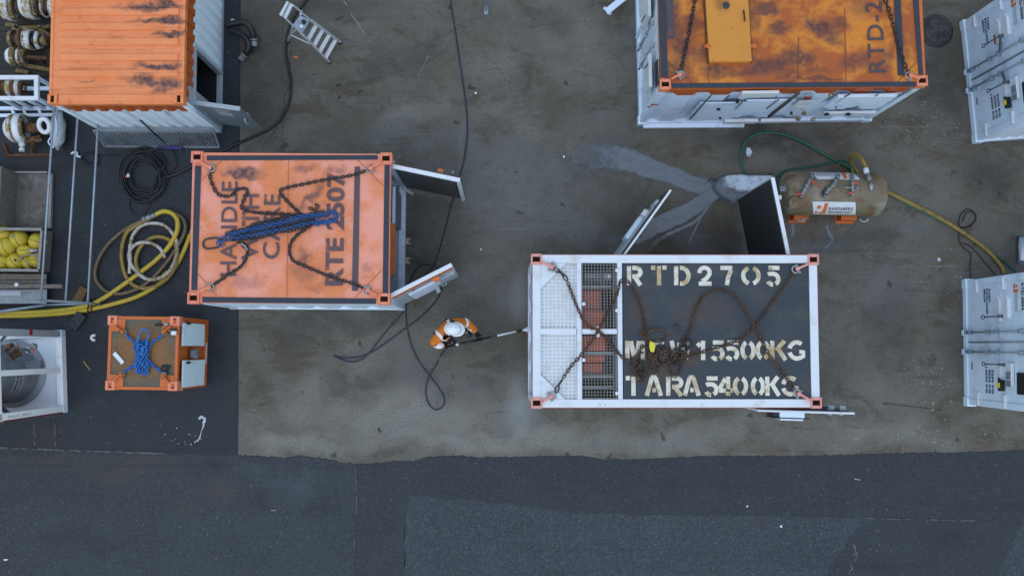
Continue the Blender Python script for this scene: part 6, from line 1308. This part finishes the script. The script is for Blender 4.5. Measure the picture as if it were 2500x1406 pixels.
mb = MB(); mb.tube(spline(pxs([(40,640,.46),(52,628,.46),(68,622,.47),(88,622,.47),(92,618,.46)], 0), 6), .011, 6); mb.tube(spline(pxs([(60,632,.46),(66,645,.45),(70,656,.44),(84,660,.43)], 0), 6), .012, 6); mb.tube(spline(pxs([(80,622,.46),(92,632,.46),(96,640,.45),(84,652,.45)], 0), 6), .010, 6); tag(mb.build('rope', pmat('grey_rope', (.30, .29, .27), .8)), 'tangle of grey rope over the front right floats', 'rope')
mb = MB(); mb.ball(at(78,612,.45), (.05, .035, .03), 10, 6); mb.cyl(at(74,612,.45), at(92,612,.44), .02, n=8); tag(mb.build('float_fitting', LGREY), 'grey fitting next to the egg-shaped float', 'fitting')
c0 = at(56, 703); PLT = Thing('pallet_box', 'low wooden box with plank top and a pale end panel below the crate of floats', 'box', (c0.x, c0.y, GA))
a = PLT.P(-80, 668, .2); b = PLT.P(112, 698, .2); mb = MB()
for i in range(2): mb.box(((a.x+b.x)/2, a.y+(b.y-a.y)*(i+.5)/2, .2), (b.x-a.x, abs(a.y-b.y)/2-.012, .03))
mb.build('planks', WOOD, PLT); a = PLT.P(-80, 706, .2); b = PLT.P(112, 741, .2); mb = MB(); mb.box(((a.x+b.x)/2, (a.y+b.y)/2, .19), (b.x-a.x, abs(a.y-b.y), .03)); mb.build('pale_panel', pmat('pale_board', (.30, .33, .36), .7, [((.18, .18, .18), 4, .48, .7, .7, (1, 6, 1)), ((.45, .48, .5), 7, .55, .7, .5)], .1), PLT)
mb = MB(); a = PLT.P(0, 712, .21); b = PLT.P(50, 720, .21); mb.box(((a.x+b.x)/2, (a.y+b.y)/2, .215), (b.x-a.x, .09, .02)); mb.build('white_strip', pmat('pale_tape', (.46, .5, .54), .6), PLT)
mb = MB(); a = PLT.P(-80, 702, .1); b = PLT.P(108, 702, .1)
for x in (a.x+.1, (a.x+b.x)/2, b.x-.05): mb.box((x, a.y, .09), (.08, .55, .17))
mb.build('bearer', WOOD, PLT)
mb = MB(); mb.span(at(-40,699,.30), at(153,699,.30), .075, .09); tag(mb.build('timber_beam', WOOD, bevel=.006), 'long dark timber beam across the low wooden box', 'beam')
mb = MB(); p = at(41, 695, .36); mb.box(p, (.07, .07, .05)); tag(mb.build('foam_block', PLASTICW, bevel=.012), 'little white foam block on the dark timber beam', 'block')
mb = MB(); mb.span(at(206,702,.02), at(184,744,.02), .17, .05); tag(mb.build('timber_offcut', BROWNPLANK, bevel=.006), 'short brown timber offcut under the end of the thin tubes', 'offcut')
mb = MB(); c = at(190, 783, .05); M = Matrix.Rotation(R(-35), 3, 'Z'); mb.box(c, (.20, .32, .12), M=M)
for d in ((-.03, -.05), (.04, -.09)):
    p = c+M@Vector((d[0], d[1], .06)); mb.cyl(p-Vector((0,0,.01)), p+Vector((0,0,.002)), .025, n=10, m=1)
tag(mb.build('rubber_block', [pmat('worn_rubber', (.03, .032, .036), .7), BLACKIN], bevel=.015), 'dark rubber block with two holes below the yellow hoses', 'block')

# ------------------------------------------------------------------ rusty couplings and cage, top left corner
MIX = [OLDWHITE, OCHRE, RUSTM, PLASTICW, BLACK]
def spool(name, lab, px, py, z, axis, prof, group='corroded couplings at the top left', extra=None, feet=True):
    c = at(px, py, z); T = Thing(name, lab, 'coupling', (c.x, c.y, GA), group=group); zz = z-GA; ax = Vector(axis).normalized()
    by = {}
    for i, (h0, h1, r0, r1, m_) in enumerate(prof):
        mb = MB(); mb.lathe([(max(r0-.03, 0), h0), (r0, h0), ((r0+r1)/2*1.01, (h0+h1)/2), (r1, h1), (max(r1-.03, 0), h1)], (0, 0, zz), ax, 28); mb.build({0: 'flange', 1: 'collar', 2: 'hub', 3: 'cap', 4: 'gasket'}[m_], MIX[m_], T)
    if feet:
        lo = min(p[0] for p in prof)*.6; hi = max(p[1] for p in prof)*.6
        for h in (lo, hi):
            b = ax*h; mb = MB(); mb.span((b.x, b.y-.18, 0.03), (b.x, b.y+.18, .03), .06, .06); mb.cyl((b.x, b.y, .03), (b.x, b.y, zz), .03, n=8); mb.build('stand', RUSTM, T)
    return T
X_ = (1, -.08, 0)
spool('pipe_coupling', 'big corroded white coupling at the very top left corner', 22, 14, .62, (1, -.1, 0), [(-.22,-.10,.24,.27,1),(-.10,-.07,.20,.20,4),(-.07,.10,.27,.30,0),(.10,.16,.27,.25,1),(.16,.22,.14,.14,2)])
spool('pipe_coupling', 'large white wheel-like coupling between the corner coupling and the orange roof', 80, 8, .60, (1, -.1, 0), [(-.16,-.08,.27,.31,3),(-.08,.08,.31,.31,0),(.08,.14,.28,.26,1),(.17,.20,.27,.27,4),(.24,.27,.25,.25,0),(.27,.36,.15,.15,2),(.40,.52,.26,.30,0)])
spool('pipe_coupling', 'banded coupling with brown hub in the middle of the rusty group', 62, 97, .45, (1, -.05, 0), [(-.30,-.22,.14,.18,1),(-.22,-.10,.10,.10,2),(-.10,-.03,.19,.19,2),(0,.02,.19,.19,0),(.03,.15,.19,.20,0),(.15,.22,.14,.13,4),(.24,.30,.18,.16,0),(.30,.42,.09,.09,1)])
spool('pipe_coupling', 'white-capped coupling on a brown shaft above the white cage', 42, 138, .42, (1, -.05, 0), [(-.18,-.08,.13,.19,3),(-.08,0,.19,.17,1),(0,.04,.12,.12,4),(.04,.08,.17,.17,0),(.09,.16,.16,.14,1),(.16,.58,.035,.035,2)])
spool('pipe_coupling', 'ringed ochre coupling sitting inside the white cage', 36, 214, .48, (1, -.06, 0), [(-.40,-.26,.17,.19,1),(-.26,-.12,.11,.11,2),(-.12,-.02,.17,.19,0),(-.02,.06,.19,.18,2),(.06,.13,.18,.17,0),(.13,.17,.13,.13,2),(.17,.19,.05,.05,0)], feet=False)
T = spool('pipe_coupling', 'large white domed coupling with open ochre end below the white cage', 42, 314, .42, (1, .05, 0), [(-.20,-.10,.16,.26,3),(-.10,-.03,.26,.28,0),(-.03,.02,.27,.28,1),(.02,.14,.28,.27,3),(.14,.19,.27,.24,1),(.19,.42,.10,.09,2)])
mb = MB(); c = T.P(108, 307, .5); mb.tube([c+Vector((.03*math.sin(R(a*2)), .105*math.cos(R(a)), .105*math.sin(R(a)))) if False else c+Vector((.10*math.cos(R(a)), .12*math.sin(R(a)), .05*math.sin(R(a)))) for a in range(0, 360, 20)], .045, 10, closed=True); mb.build('ring', PLASTICW, T)
mb = MB(); p = T.P(54, 362, .3); mb.lathe([(.02, 0), (.05, 0), (.05, .06), (.02, .06)], p, (.1, -1, .4), 16); mb.cyl(p+Vector((0, .2, .05)), p+Vector((0, .03, 0)), .09, .05); mb.build('spigot', PLASTICW, T)
mb = MB(); mb.span(T.P(60,345,.35), T.P(100,338,.35), .10, .07); mb.ball(T.P(92,342,.38), (.10, .05, .04), 10, 6); mb.span(T.P(80,350,.3), T.P(78,374,0.), .05, .05); mb.span(T.P(10,350,.3), T.P(22,376,0.), .06, .05); mb.span(T.P(14,380,.0), T.P(130,378,.0), .05, .04); mb.build('support_arm', RUSTM, T)
# white wrapped sack
sx_, sy_ = 142, 318; c = at(sx_, sy_, .25); SK = Thing('wrapped_bundle', 'white sheet-wrapped bundle leaning by the corner of the ribbed container', 'bundle', (c.x, c.y, GA))
mb = MB(); rn = random.Random(4); o = Vector((0, 0, .28)); vs = []; nu_, nv_ = 22, 12
for j in range(nv_+1):
    ph = math.pi*j/nv_-math.pi/2
    for i in range(nu_):
        th = 2*math.pi*i/nu_; k = 1+.10*math.sin(th*7+j)*math.cos(ph)+rn.uniform(-.04, .04); vs.append(o+Vector((.15*k*math.cos(ph)*math.cos(th)+.04*math.sin(ph*2), .37*k*math.cos(ph)*math.sin(th), .26*math.sin(ph))))
mb.add(vs, [(j*nu_+i, j*nu_+(i+1)%nu_, (j+1)*nu_+(i+1)%nu_, (j+1)*nu_+i) for j in range(nv_) for i in range(nu_)], 0, True); mb.build('sheet', pmat('white_sheet', (.52, .55, .58), .55, [((.3, .3, .3), 5, .5, .7, .7)], .05, bump=.3, bsc=8), SK)
mb = MB(); mb.tube(spline([SK.P(x, y, .35) for x, y in ((128,330),(118,345),(123,355),(130,362),(128,348))], 4), .014, 6); mb.tube(spline([SK.P(x, y, .5) for x, y in ((132,280),(138,300),(137,330))], 4), .02, 6); mb.build('cord', WHITE, SK)
# white cage
CGz = .80; c = at(50, 225); CG = Thing('pipe_cage', 'white square-tube cage around the ringed coupling at the left edge', 'cage', (c.x, c.y, GA))
def cg(x, y, z): return CG.P(x, y, z)
k1 = cg(90, 190, CGz); k2 = cg(90, 241, CGz); w1 = cg(-120, 190, CGz); w2 = cg(-120, 241, CGz)
for a, b in ((w1, k1), (w2, k2)):
    mb = MB(); mb.span(a+Vector((0,0,0)), b+Vector((.04, 0, 0)), .075, .07); mb.build('top_bar', WHITE_TOP, CG)
mb = MB(); mb.span(k1-Vector((0,.038,0)), k2+Vector((0,.038,0)), .075, .07); mb.build('top_bar', WHITE_TOP, CG)
for k in (k1, k2):
    mb = MB(); mb.span(k-Vector((0,0,.036)), Vector((k.x, k.y, .0)), .06, .06, up=(0, 1, 0)); mb.build('post', WHITE, CG)
for x in (2, 30, 62):
    p = cg(x, 241, CGz); mb = MB(); mb.span(p-Vector((0,0,.036)), Vector((p.x, p.y, .0)), .05, .05, up=(0, 1, 0)); mb.build('post', WHITE, CG)
for k in (k1, k2):
    mb = MB(); mb.span(Vector((k.x-1.6, k.y, .05)), Vector((k.x+.45, k.y, .05)), .07, .07); mb.build('base_bar', WHITE, CG)
a = cg(-20, 283, .05); b = cg(140, 281, .05); mb = MB(); mb.span(a, b, .06, .06); mb.build('base_bar', WHITE, CG)
for x in (32, 60, 97):
    p = cg(x+2, 283, .05); mb = MB(); mb.span(Vector((p.x, p.y+.03, .05)), Vector((p.x-.02, k2.y-.03, .09)), .05, .06); mb.build('outrigger', WHITE, CG)
# rusty deck under the couplings
mb = MB(); a = at(-60, 185, .05); b = at(128, -20, .05); mb.box(((a.x+b.x)/2, (a.y+b.y)/2, .02), (b.x-a.x, b.y-a.y, .05))
for i in range(14): 
    y = a.y+(b.y-a.y)*(i+.5)/14; mb.box(((a.x+b.x)/2, y, .055), (b.x-a.x, .03, .02))
tag(mb.build('deck_plate', pmat('grimy_deck', (.03, .027, .025), .7, [((.13, .075, .025), 4, .52, .70, .8), ((.16, .11, .03), 12, .62, .72, .7)], .2)), 'grimy slatted steel deck under the corroded couplings', 'deck')
for (x0, y0, x1, y1) in ((30,70,130,66),(40,60,46,90),(95,70,125,90),(15,60,40,64),(60,160,125,172),(40,172,70,178)): mb = MB(); mb.span(at(x0, y0, .14), at(x1, y1, .14), .07, .06); tag(mb.build('rusty_bar', OCHRE), 'ochre rusted bar lying among the corroded couplings at the top left', 'bar', 'rusted bars under the couplings')

# ------------------------------------------------------------------ the worker
def skin_mesh(name, nodes, edges, root, mat, parent, sub=2, smooth=True):
    """one continuous surface grown over a skeleton; nodes: name -> (point, radius or (rx, ry))"""
    ks = list(nodes); me = bpy.data.meshes.new(name); me.from_pydata([tuple(nodes[k][0]) for k in ks], [(ks.index(a), ks.index(b)) for a, b in edges], [])
    o = bpy.data.objects.new(name, me); COL.objects.link(o); sk = o.modifiers.new('s', 'SKIN'); sk.use_smooth_shade = True
    for i, k in enumerate(ks):
        r = nodes[k][1]; d = me.skin_vertices[0].data[i]; d.radius = (r, r) if isinstance(r, (int, float)) else r; d.use_root = (k == root)
    sb = o.modifiers.new('sub', 'SUBSURF'); sb.levels = sb.render_levels = sub
    dg = bpy.context.evaluated_depsgraph_get(); dg.update(); m2 = bpy.data.meshes.new_from_object(o.evaluated_get(dg)); bpy.data.objects.remove(o)
    m2.name = name; m2.materials.clear(); m2.materials.append(mat)
    for p in m2.polygons: p.use_smooth = True; p.material_index = 0
    o = bpy.data.objects.new(name, m2); COL.objects.link(o); o.parent = parent.root if isinstance(parent, Thing) else parent; return o
wc = at(1092, 812, 0); PW = Thing('person', 'worker in orange hi-vis jacket and white helmet aiming a pressure lance', 'person', (wc.x, wc.y, 0))
P = lambda x, y, z: PW.P(x, y, z)
rs, ls = P(1072, 824, 1.40), P(1106, 789, 1.42); re_, le = P(1055, 836, 1.13), P(1141, 786, 1.20); rh, lh = P(1089, 847, 1.02), P(1163, 812, .98)
chest = (rs+ls)/2+Vector((-.02, .0, -.06)); neck = (rs+ls)/2+Vector((.05, -.03, .09)); head = P(1107, 803, 1.62); head.z = 1.58
pel = P(1090, 809, .95); waist = pel.lerp(chest, .45); fw = Vector((.75, -.66, 0)).normalized(); rt = Vector((-.66, -.75, 0)).normalized()
rhp, lhp = pel+rt*.12-Vector((0,0,.06)), pel-rt*.12-Vector((0,0,.06))
rf, lf = P(1096, 829, .08), P(1132, 806, .08); rk = (rhp+rf)/2+fw*.07; lk = (lhp+lf)/2+fw*.10; rk.z = .50; lk.z = .51
nod = {'pel': (pel, (.13, .10)), 'waist': (waist, (.12, .09)), 'chest': (chest, (.11, .08)), 'neck': (neck, .05), 'headb': (head-Vector((0,0,.10)), .07), 'head': (head, .095), 'headt': (head+Vector((0,0,.07)), .08),
       'rs': (rs, .055), 're': (re_, .048), 'rw': (rh, .032), 'ls': (ls, .055), 'le': (le, .048), 'lw': (lh, .032), 'rhp': (rhp, .10), 'rk': (rk, .065), 'ra': (rf, .045), 'lhp': (lhp, .10), 'lk': (lk, .065), 'la': (lf, .045),
       'rt': (rf+fw*.16-Vector((0,0,.04)), .035), 'lt': (lf+fw*.16-Vector((0,0,.04)), .035)}
edg = [('pel','waist'),('waist','chest'),('chest','neck'),('neck','headb'),('headb','head'),('head','headt'),('chest','rs'),('rs','re'),('re','rw'),('chest','ls'),('ls','le'),('le','lw'),('pel','rhp'),('rhp','rk'),('rk','ra'),('pel','lhp'),('lhp','lk'),('lk','la'),('ra','rt'),('la','lt')]
body = skin_mesh('body', nod, edg, 'pel', SKIN, PW)
f = 1.22
jn = {k: (nod[k][0], tuple(x*f for x in nod[k][1]) if isinstance(nod[k][1], tuple) else nod[k][1]*f) for k in ('pel','waist','chest','rs','re','ls','le')}
jn['pel'] = (pel-Vector((0,0,.03)), (.19, .16)); jn['chest'] = (chest, (.20, .16)); jn['rs'] = (rs, .115); jn['ls'] = (ls, .115); jn['re'] = (re_, .085); jn['le'] = (le, .085)
jn['rw'] = (re_.lerp(rh, .92), .062); jn['lw'] = (le.lerp(lh, .90), .062); jn['neck'] = (neck-Vector((0,0,.02)), .085); jn['ru'] = (rs.lerp(re_, .5), .085); jn['lu'] = (ls.lerp(le, .5), .085)
jk = skin_mesh('jacket', jn, [('pel','waist'),('waist','chest'),('chest','neck'),('chest','rs'),('rs','ru'),('ru','re'),('re','rw'),('chest','ls'),('ls','lu'),('lu','le'),('le','lw')], 'pel', HIVIS, PW, 3)
from mathutils import noise as mnoise
jk.data.update(); nn = [v.normal.copy() for v in jk.data.vertices]
for v, n_ in zip(jk.data.vertices, nn):
    c_ = v.co; k_ = mnoise.noise(Vector((c_.x*9+c_.y*4, c_.y*9, c_.z*16)))*.012+mnoise.noise(Vector((c_.x*22, c_.y*20+c_.z*9, c_.z*30)))*.006; v.co = c_+n_*k_
jk.data.update()
tn = {'pel': (pel-Vector((0,0,.02)), (.17, .14)), 'rhp': (rhp, .12), 'rk': (rk, .085), 'ra': (rf+Vector((0,0,.06)), .07), 'lhp': (lhp, .12), 'lk': (lk, .085), 'la': (lf+Vector((0,0,.06)), .07)}
skin_mesh('trousers', tn, [('pel','rhp'),('rhp','rk'),('rk','ra'),('pel','lhp'),('lhp','lk'),('lk','la')], 'pel', TROUSER, PW)
for ft in (rf, lf):
    skin_mesh('boot', {'a': (ft+Vector((0,0,.08)), .06), 'h': (Vector((ft.x, ft.y, .05))-fw*.04, .052), 'm': (Vector((ft.x, ft.y, .05))+fw*.1, .05), 't': (Vector((ft.x, ft.y, .042))+fw*.2, .042)}, [('a','h'),('h','m'),('m','t')], 'h', BLACK, PW)
# helmet, brim, ear defenders, face
mb = MB(); hd = head+Vector((0, 0, .06)); fx = fw; fz = Vector((0, 0, 1)); fy = fz.cross(fx); HM = Matrix((Vector((.97,-.10,-.2)).normalized(), Vector((.1,.99,0)).normalized(), Vector((.2,.02,.98)).normalized())).transposed()
vs = []; nu_, nv_ = 32, 9
for j in range(nv_+1):
    ph = R(-8+98*j/nv_)
    for i in range(nu_):
        th = 2*math.pi*i/nu_; rg = 1+.018*(abs(math.sin(th)) < .22)*math.cos(ph)*(1 if math.sin(ph) > .1 else 0); vs.append(hd+HM@Vector((.148*math.cos(ph)*math.cos(th), .118*math.cos(ph)*math.sin(th), .125*math.sin(ph)*rg)))
mb.add(vs, [(j*nu_+i, j*nu_+(i+1)%nu_, (j+1)*nu_+(i+1)%nu_, (j+1)*nu_+i) for j in range(nv_) for i in range(nu_)], 0, True); hel = mb.build('helmet', HELM, PW)
mb = MB(); vs = []
for i in range(nu_+1):
    th = 2*math.pi*i/nu_; ex = .018+.055*max(0, math.cos(th))**1.5
    for e_, z_ in ((0, 0), (ex, -.012), (ex, -.018), (0, -.012)): vs.append(hd+HM@Vector(((.146+e_)*math.cos(th), (.117+e_*.8)*math.sin(th), -.012+z_)))
mb.add(vs, [(4*i+k, 4*i+(k+1)%4, 4*(i+1)+(k+1)%4, 4*(i+1)+k) for i in range(nu_) for k in range(4)], 0, True); mb.build('brim', HELM, hel)
mb = MB(); mb.span(hd+HM@Vector((-.10, 0, .117)), hd+HM@Vector((.10, 0, .117)), .035, .02); mb.build('ridge', HELM, hel, bevel=.006)
for s_ in (-1, 1):
    mb = MB(); c = hd+HM@Vector((-.03, s_*.135, -.045)); mb.ball(c, (.05, .03, .05), 12, 8, M=HM); mb.build('ear_defender', BLACK, PW)
mb = MB(); mb.ball(head+HM@Vector((.095, 0, -.02)), (.02, .018, .025), 8, 6, M=HM); mb.build('nose', SKIN, PW)
for s_ in (-1, 1): mb = MB(); mb.ball(head+HM@Vector((.085, s_*.035, .01)), (.012, .016, .009), 8, 6, M=HM); mb.build('eye', BLACK, PW)
mb = MB(); mb.ball(head+HM@Vector((.088, 0, -.06)), (.010, .028, .008), 8, 6, M=HM); mb.build('mouth', HANDLERED, PW)
# reflective bands around limbs and torso
def band(p0, p1, t_, r, w, name='reflective_band', sq=(1, 1), ref=None):
    c = p0.lerp(p1, t_); ax = (p1-p0).normalized(); u = (ref or Vector((0,0,1))).cross(ax).normalized(); v = ax.cross(u); mb = MB(); vs = []; n_ = 24
    for i in range(n_):
        a = 2*math.pi*i/n_
        for h in (-w/2, w/2): vs.append(c+ax*h+u*(r*sq[0]*math.cos(a))+v*(r*sq[1]*math.sin(a)))
    mb.add(vs, [(2*i, 2*((i+1)%n_), 2*((i+1)%n_)+1, 2*i+1) for i in range(n_)], 0, True); return mb.build(name, REFLECT, jk)
def wrap_band(p0, p1, w, offset=.008, lim=None):
    """reflective tape laid on the jacket: the strip of its surface within w of the segment's middle plane"""
    import bmesh
    c = (p0+p1)/2; ax = (p1-p0).normalized(); L_ = (p1-p0).length; src = jk.data; src.update(); bm = bmesh.new(); bm.from_mesh(src)
    g = bm.verts[:]+bm.edges[:]+bm.faces[:]
    for s_ in (-1, 1):
        g = bm.verts[:]+bm.edges[:]+bm.faces[:]; bmesh.ops.bisect_plane(bm, geom=g, plane_co=c+ax*(s_*w/2), plane_no=ax*s_, clear_outer=True)
    far = [v for v in bm.verts if (v.co-c).length > (lim or L_)]; bmesh.ops.delete(bm, geom=far, context='VERTS'); bm.normal_update()
    for v in bm.verts: v.co += v.normal*offset
    me = bpy.data.meshes.new('reflective_band'); bm.to_mesh(me); bm.free(); me.materials.clear(); me.materials.append(REFLECT)
    for p in me.polygons: p.use_smooth = True; p.material_index = 0
    o = bpy.data.objects.new('reflective_band', me); COL.objects.link(o); o.parent = jk; return o
sh = (ls-rs).normalized()
for c, ln in ((rs.lerp(chest, .18)+Vector((.01, .01, 0)), .19), (ls.lerp(chest, .15), .17)): wrap_band(c-sh*ln, c+sh*ln, .055)
wrap_band(ls.lerp(le, .82)-(le-ls).normalized()*.12, ls.lerp(le, .82)+(le-ls).normalized()*.12, .055)
wrap_band(waist-Vector((0,0,.24)), waist+Vector((0,0,.24)), .06)
# lance (held: a thing of its own)
l0, l1 = at(1083, 848, 1.02), at(1283, 804, .80); LN = Thing('pressure_lance', 'black and silver pressure washing lance pointing at the white container', 'lance', (l0.x, l0.y, .8))
q0, q1 = LN.L(l0), LN.L(l1)
def lp(x): t_ = (x-1083)/200; return q0.lerp(q1, t_)
mb = MB(); mb.tube([lp(1092), lp(1196)], .019, 10); mb.build('grip_tube', BLACK, LN); mb = MB(); mb.tube([lp(1196), lp(1215)], .014, 10); mb.build('tube', DARKPANEL, LN); mb = MB(); mb.tube([lp(1112), lp(1119)], .024, 10); mb.build('collar', PLASTICW, LN)
mb = MB(); mb.tube([lp(1126), lp(1168)], .026, 10); mb.build('sleeve', BLACK, LN); mb = MB(); mb.tube([lp(1212), lp(1215), lp(1259), lp(1261)], [.012, .021, .017, .012], 10); mb.build('silver_tube', ALU, LN)
mb = MB(); mb.tube([lp(1260), lp(1263), lp(1270), lp(1274)], [.016, .027, .027, .014], 10); mb.build('nozzle', BLACK, LN)
mb = MB(); g0 = lp(1096); mb.span(g0-Vector((.02, 0, 0)), g0+Vector((-.04, -.02, -.13)), .03, .04); mb.span(g0+Vector((.06, 0, -.03)), g0+Vector((.04, 0, -.10)), .012, .02); mb.build('trigger_grip', BLACK, LN, bevel=.005)
GLOVE = pmat('black_glove', (.010, .011, .013), .8, [((.03, .03, .033), 12, .5, .7, .6)], spec=.15)
ld = (l1-l0).normalized()
def hand(w, grip, side):
    """palm, four curled fingers of unequal length and a thumb closed round the lance"""
    d = (grip-w); L_ = d.length; d.normalize(); along = PW.I.to_3x3() @ ld; up = Vector((0, 0, 1)); palm = grip-d*.045+up*.025
    n = {'w': (w, .044), 'p0': (w.lerp(palm, .45)+up*.014, (.050, .036)), 'p1': (palm+up*.012, (.054, .030))}; e = [('w','p0'),('p0','p1')]
    o = skin_mesh('glove', n, e, 'w', GLOVE, PW)
    for i, (off, ln) in enumerate(((-.039, .9), (-.013, 1.1), (.013, 1.05), (.039, .8))):
        b = palm+along*off+up*.012; k1 = b+d*.045*ln+up*.012; k2 = k1+d*.022*ln-up*.034; k3 = k2-d*.028*ln-up*.022
        skin_mesh('finger', {'a': (b, .0125), 'b': (k1, .0125), 'c': (k2, .0115), 'd': (k3, .010)}, [('a','b'),('b','c'),('c','d')], 'a', GLOVE, o)
    b = w.lerp(palm, .6)+along*(side*.036); t1 = b+along*(side*.028)+d*.03-up*.012; t2 = t1+d*.03-up*.03-along*(side*.012)
    skin_mesh('thumb', {'a': (b, .013), 'b': (t1, .012), 'c': (t2, .0095)}, [('a','b'),('b','c')], 'a', GLOVE, o)
gl = PW.L(LN.M @ lp(1172)); gr = PW.L(LN.M @ lp(1099))
hand(le.lerp(lh, .93), gl, 1); hand(re_.lerp(rh, .90), gr, -1)

# ------------------------------------------------------------------ litter
def bit(name, x, y, mat, lab, cat, s=(.05, .03, .02), rz=0., z=0.):
    mb = MB(); p = at(x, y, z); rn = random.Random(int(x)); pl = [(p.x+s[0]*math.cos(a+rz)*rn.uniform(.5, 1.1), p.y+s[1]*math.sin(a+rz)*rn.uniform(.5, 1.1)) for a in [k*1.05 for k in range(6)]]
    mb.prism(pl, p.z+.003, p.z+s[2]); return tag(mb.build(name, mat), lab, cat)
PAPER = PLASTICW
mb = MB(); mb.tube(spline(pxs([(233,818),(225,820),(224,827),(232,831)], GA+.03), 4), .03, 7); tag(mb.build('plastic_clip', PAPER), 'curved white plastic piece on the asphalt left of the small orange unit', 'litter')
mb = MB(); mb.span(at(203,881,GA+.01), at(220,903,GA+.01), .025, .012); tag(mb.build('stick', pmat('dry_stick', (.30, .21, .08), .7)), 'straw-coloured stick on the asphalt between tank frame and orange unit', 'stick')
bit('lime_lump', 1826, 372, CRUST, 'pale lump of lime inside the green hose loop', 'lump', (.08, .12, .03)); bit('orange_scrap', 722, 141, SIGNOR, 'orange scrap on the concrete below the stepladder', 'litter', (.05, .03, .012)); bit('paper_scrap', 660, 314, PAPER, 'white scrap beside the thick black cable near the grey door', 'litter', (.04, .02, .015))
bit('paper_scrap', 1161, 228, PAPER, 'white scrap on open concrete right of the thin blue hose', 'litter', (.03, .025, .015)); bit('paper_scrap', 1377, 383, PAPER, 'white scrap on damp concrete below the sooty-roofed container\'s left corner', 'litter', (.03, .03, .015)); bit('paper_scrap', 1174, 609, PAPER, 'white scrap on the concrete above the worker', 'litter', (.03, .02, .015))
bit('orange_scrap', 2048, 402, SIGNOR, 'rusty orange scrap at the top edge of the brown tank', 'litter', (.04, .02, .01)); bit('white_pebble', 2292, 634, CRUST, 'round white pebble left of the amber hose', 'pebble', (.05, .05, .02)); bit('paper_scrap', 1824, 1235, PAPER, 'tiny white scrap on the asphalt, left of the darker patch', 'litter', (.03, .025, .012), 0, GA+.01)
bit('paper_scrap', 1907, 1284, PAPER, 'white scrap on the light asphalt just below the seam', 'litter', (.03, .03, .012), 0, GA+.01); bit('paper_scrap', 15, 1365, PAPER, 'white scrap in the lower left corner on the asphalt', 'litter', (.05, .02, .012), .5, GA+.01)
mb = MB(); mb.span(at(2086,1168,GA+.012), at(2100,1171,GA+.012), .02, .01); tag(mb.build('stick', pmat('pale_stick', (.36, .32, .24), .7)), 'pale splinter on the dark asphalt band at the lower right', 'stick')
mb = MB(); mb.span(at(661,1245,GA+.01), at(673,1245,GA+.01), .02, .01); tag(mb.build('stick', pmat('brown_stick', (.34, .24, .12), .7)), 'short brown splinter on the asphalt below the broken slab edge', 'stick')
# bird-lime splash on the dark asphalt, a flat stain
mb = MB(); rn = random.Random(6)
mb.ribbon([Vector((v.x, v.y, GA+.012)) for v in jag([(484,1023),(492,1017),(500,1021),(499,1031)], .03, .012, GA, 2)], .05)
q = jag([(498,1027),(497,1040),(491,1058),(485,1072),(481,1077)], .05, .008, GA, 3); mb.ribbon([Vector((v.x, v.y, GA+.0125)) for v in q], [.04*rn.uniform(.3, 1) for _ in q])
for i in range(14):
    p = at(rn.uniform(400, 495), rn.uniform(1040, 1095), GA); mb.ribbon([p+Vector((0, 0, .032)), p+Vector((.02, .01, .032))], rn.uniform(.006, .02))
struct(mb.build('paint_splash', pmat('white_splash', (.5, .54, .58), .6, [((.2, .22, .24), 14, .5, .65, .8)]), world=True))
mb = MB()
for (x, y) in ((2085,1330),(2088,1345),(2075,1375),(2040,1060)): 
    q = jag([(x, y), (x+4, y+12), (x-2, y+24)], .04, .02, GA, int(x)); mb.ribbon([Vector((v.x, v.y, GA+.014)) for v in q], [.05*rn.uniform(.3, 1) for _ in q])
struct(mb.build('chalk_smear', pmat('faint_smear', (.12, .125, .125), .7, [((.05, .055, .06), 14, .45, .6, .9)]), world=True))
# fine spray at the lance's end: a small real volume
def spray(name, c, r, dens, lab):
    m_ = bpy.data.materials.new(name); m_.use_nodes = True; t = m_.node_tree; t.nodes.remove(t.nodes['Principled BSDF']); pv = t.nodes.new('ShaderNodeVolumePrincipled'); out = t.nodes['Material Output']
    pv.inputs['Color'].default_value = (.85, .9, .95, 1); tc_ = t.nodes.new('ShaderNodeTexCoord'); ln = t.nodes.new('ShaderNodeVectorMath'); ln.operation = 'LENGTH'; sc_ = t.nodes.new('ShaderNodeVectorMath'); sc_.operation = 'DIVIDE'; sc_.inputs[1].default_value = r
    t.links.new(tc_.outputs['Object'], sc_.inputs[0]); t.links.new(sc_.outputs[0], ln.inputs[0]); mr = t.nodes.new('ShaderNodeMapRange'); mr.interpolation_type = 'SMOOTHSTEP'; mr.inputs[1].default_value = 1; mr.inputs[2].default_value = 0; mr.inputs[3].default_value = 0; mr.inputs[4].default_value = dens
    t.links.new(ln.outputs['Value'], mr.inputs[0]); t.links.new(mr.outputs[0], pv.inputs['Density']); t.links.new(pv.outputs[0], out.inputs['Volume'])
    mb = MB(); mb.ball((0, 0, 0), r, 16, 10); o = mb.build(name, m_, world=True); o.location = c; return tag(o, lab, 'spray', kind='stuff')
spray('spray_mist', at(1272, 725, .75), (.34, .75, .7), .55, 'faint spray mist against the white container\'s side above the lance tip')
spray('spray_mist', at(1270, 985, .75), (.42, .85, .7), .6, 'faint spray mist at the lower left corner of the white container')
mb = MB(); j0 = at(1275, 806, .81); j1 = at(1290, 804, .80); mb.tube([j0, j0.lerp(j1, .5), j1], [.008, .03, .06], 10); tag(mb.build('water_jet', pmat('white_water', (.7, .75, .8), .3, grain=0)), 'short white fan of water leaving the lance nozzle', 'water jet')
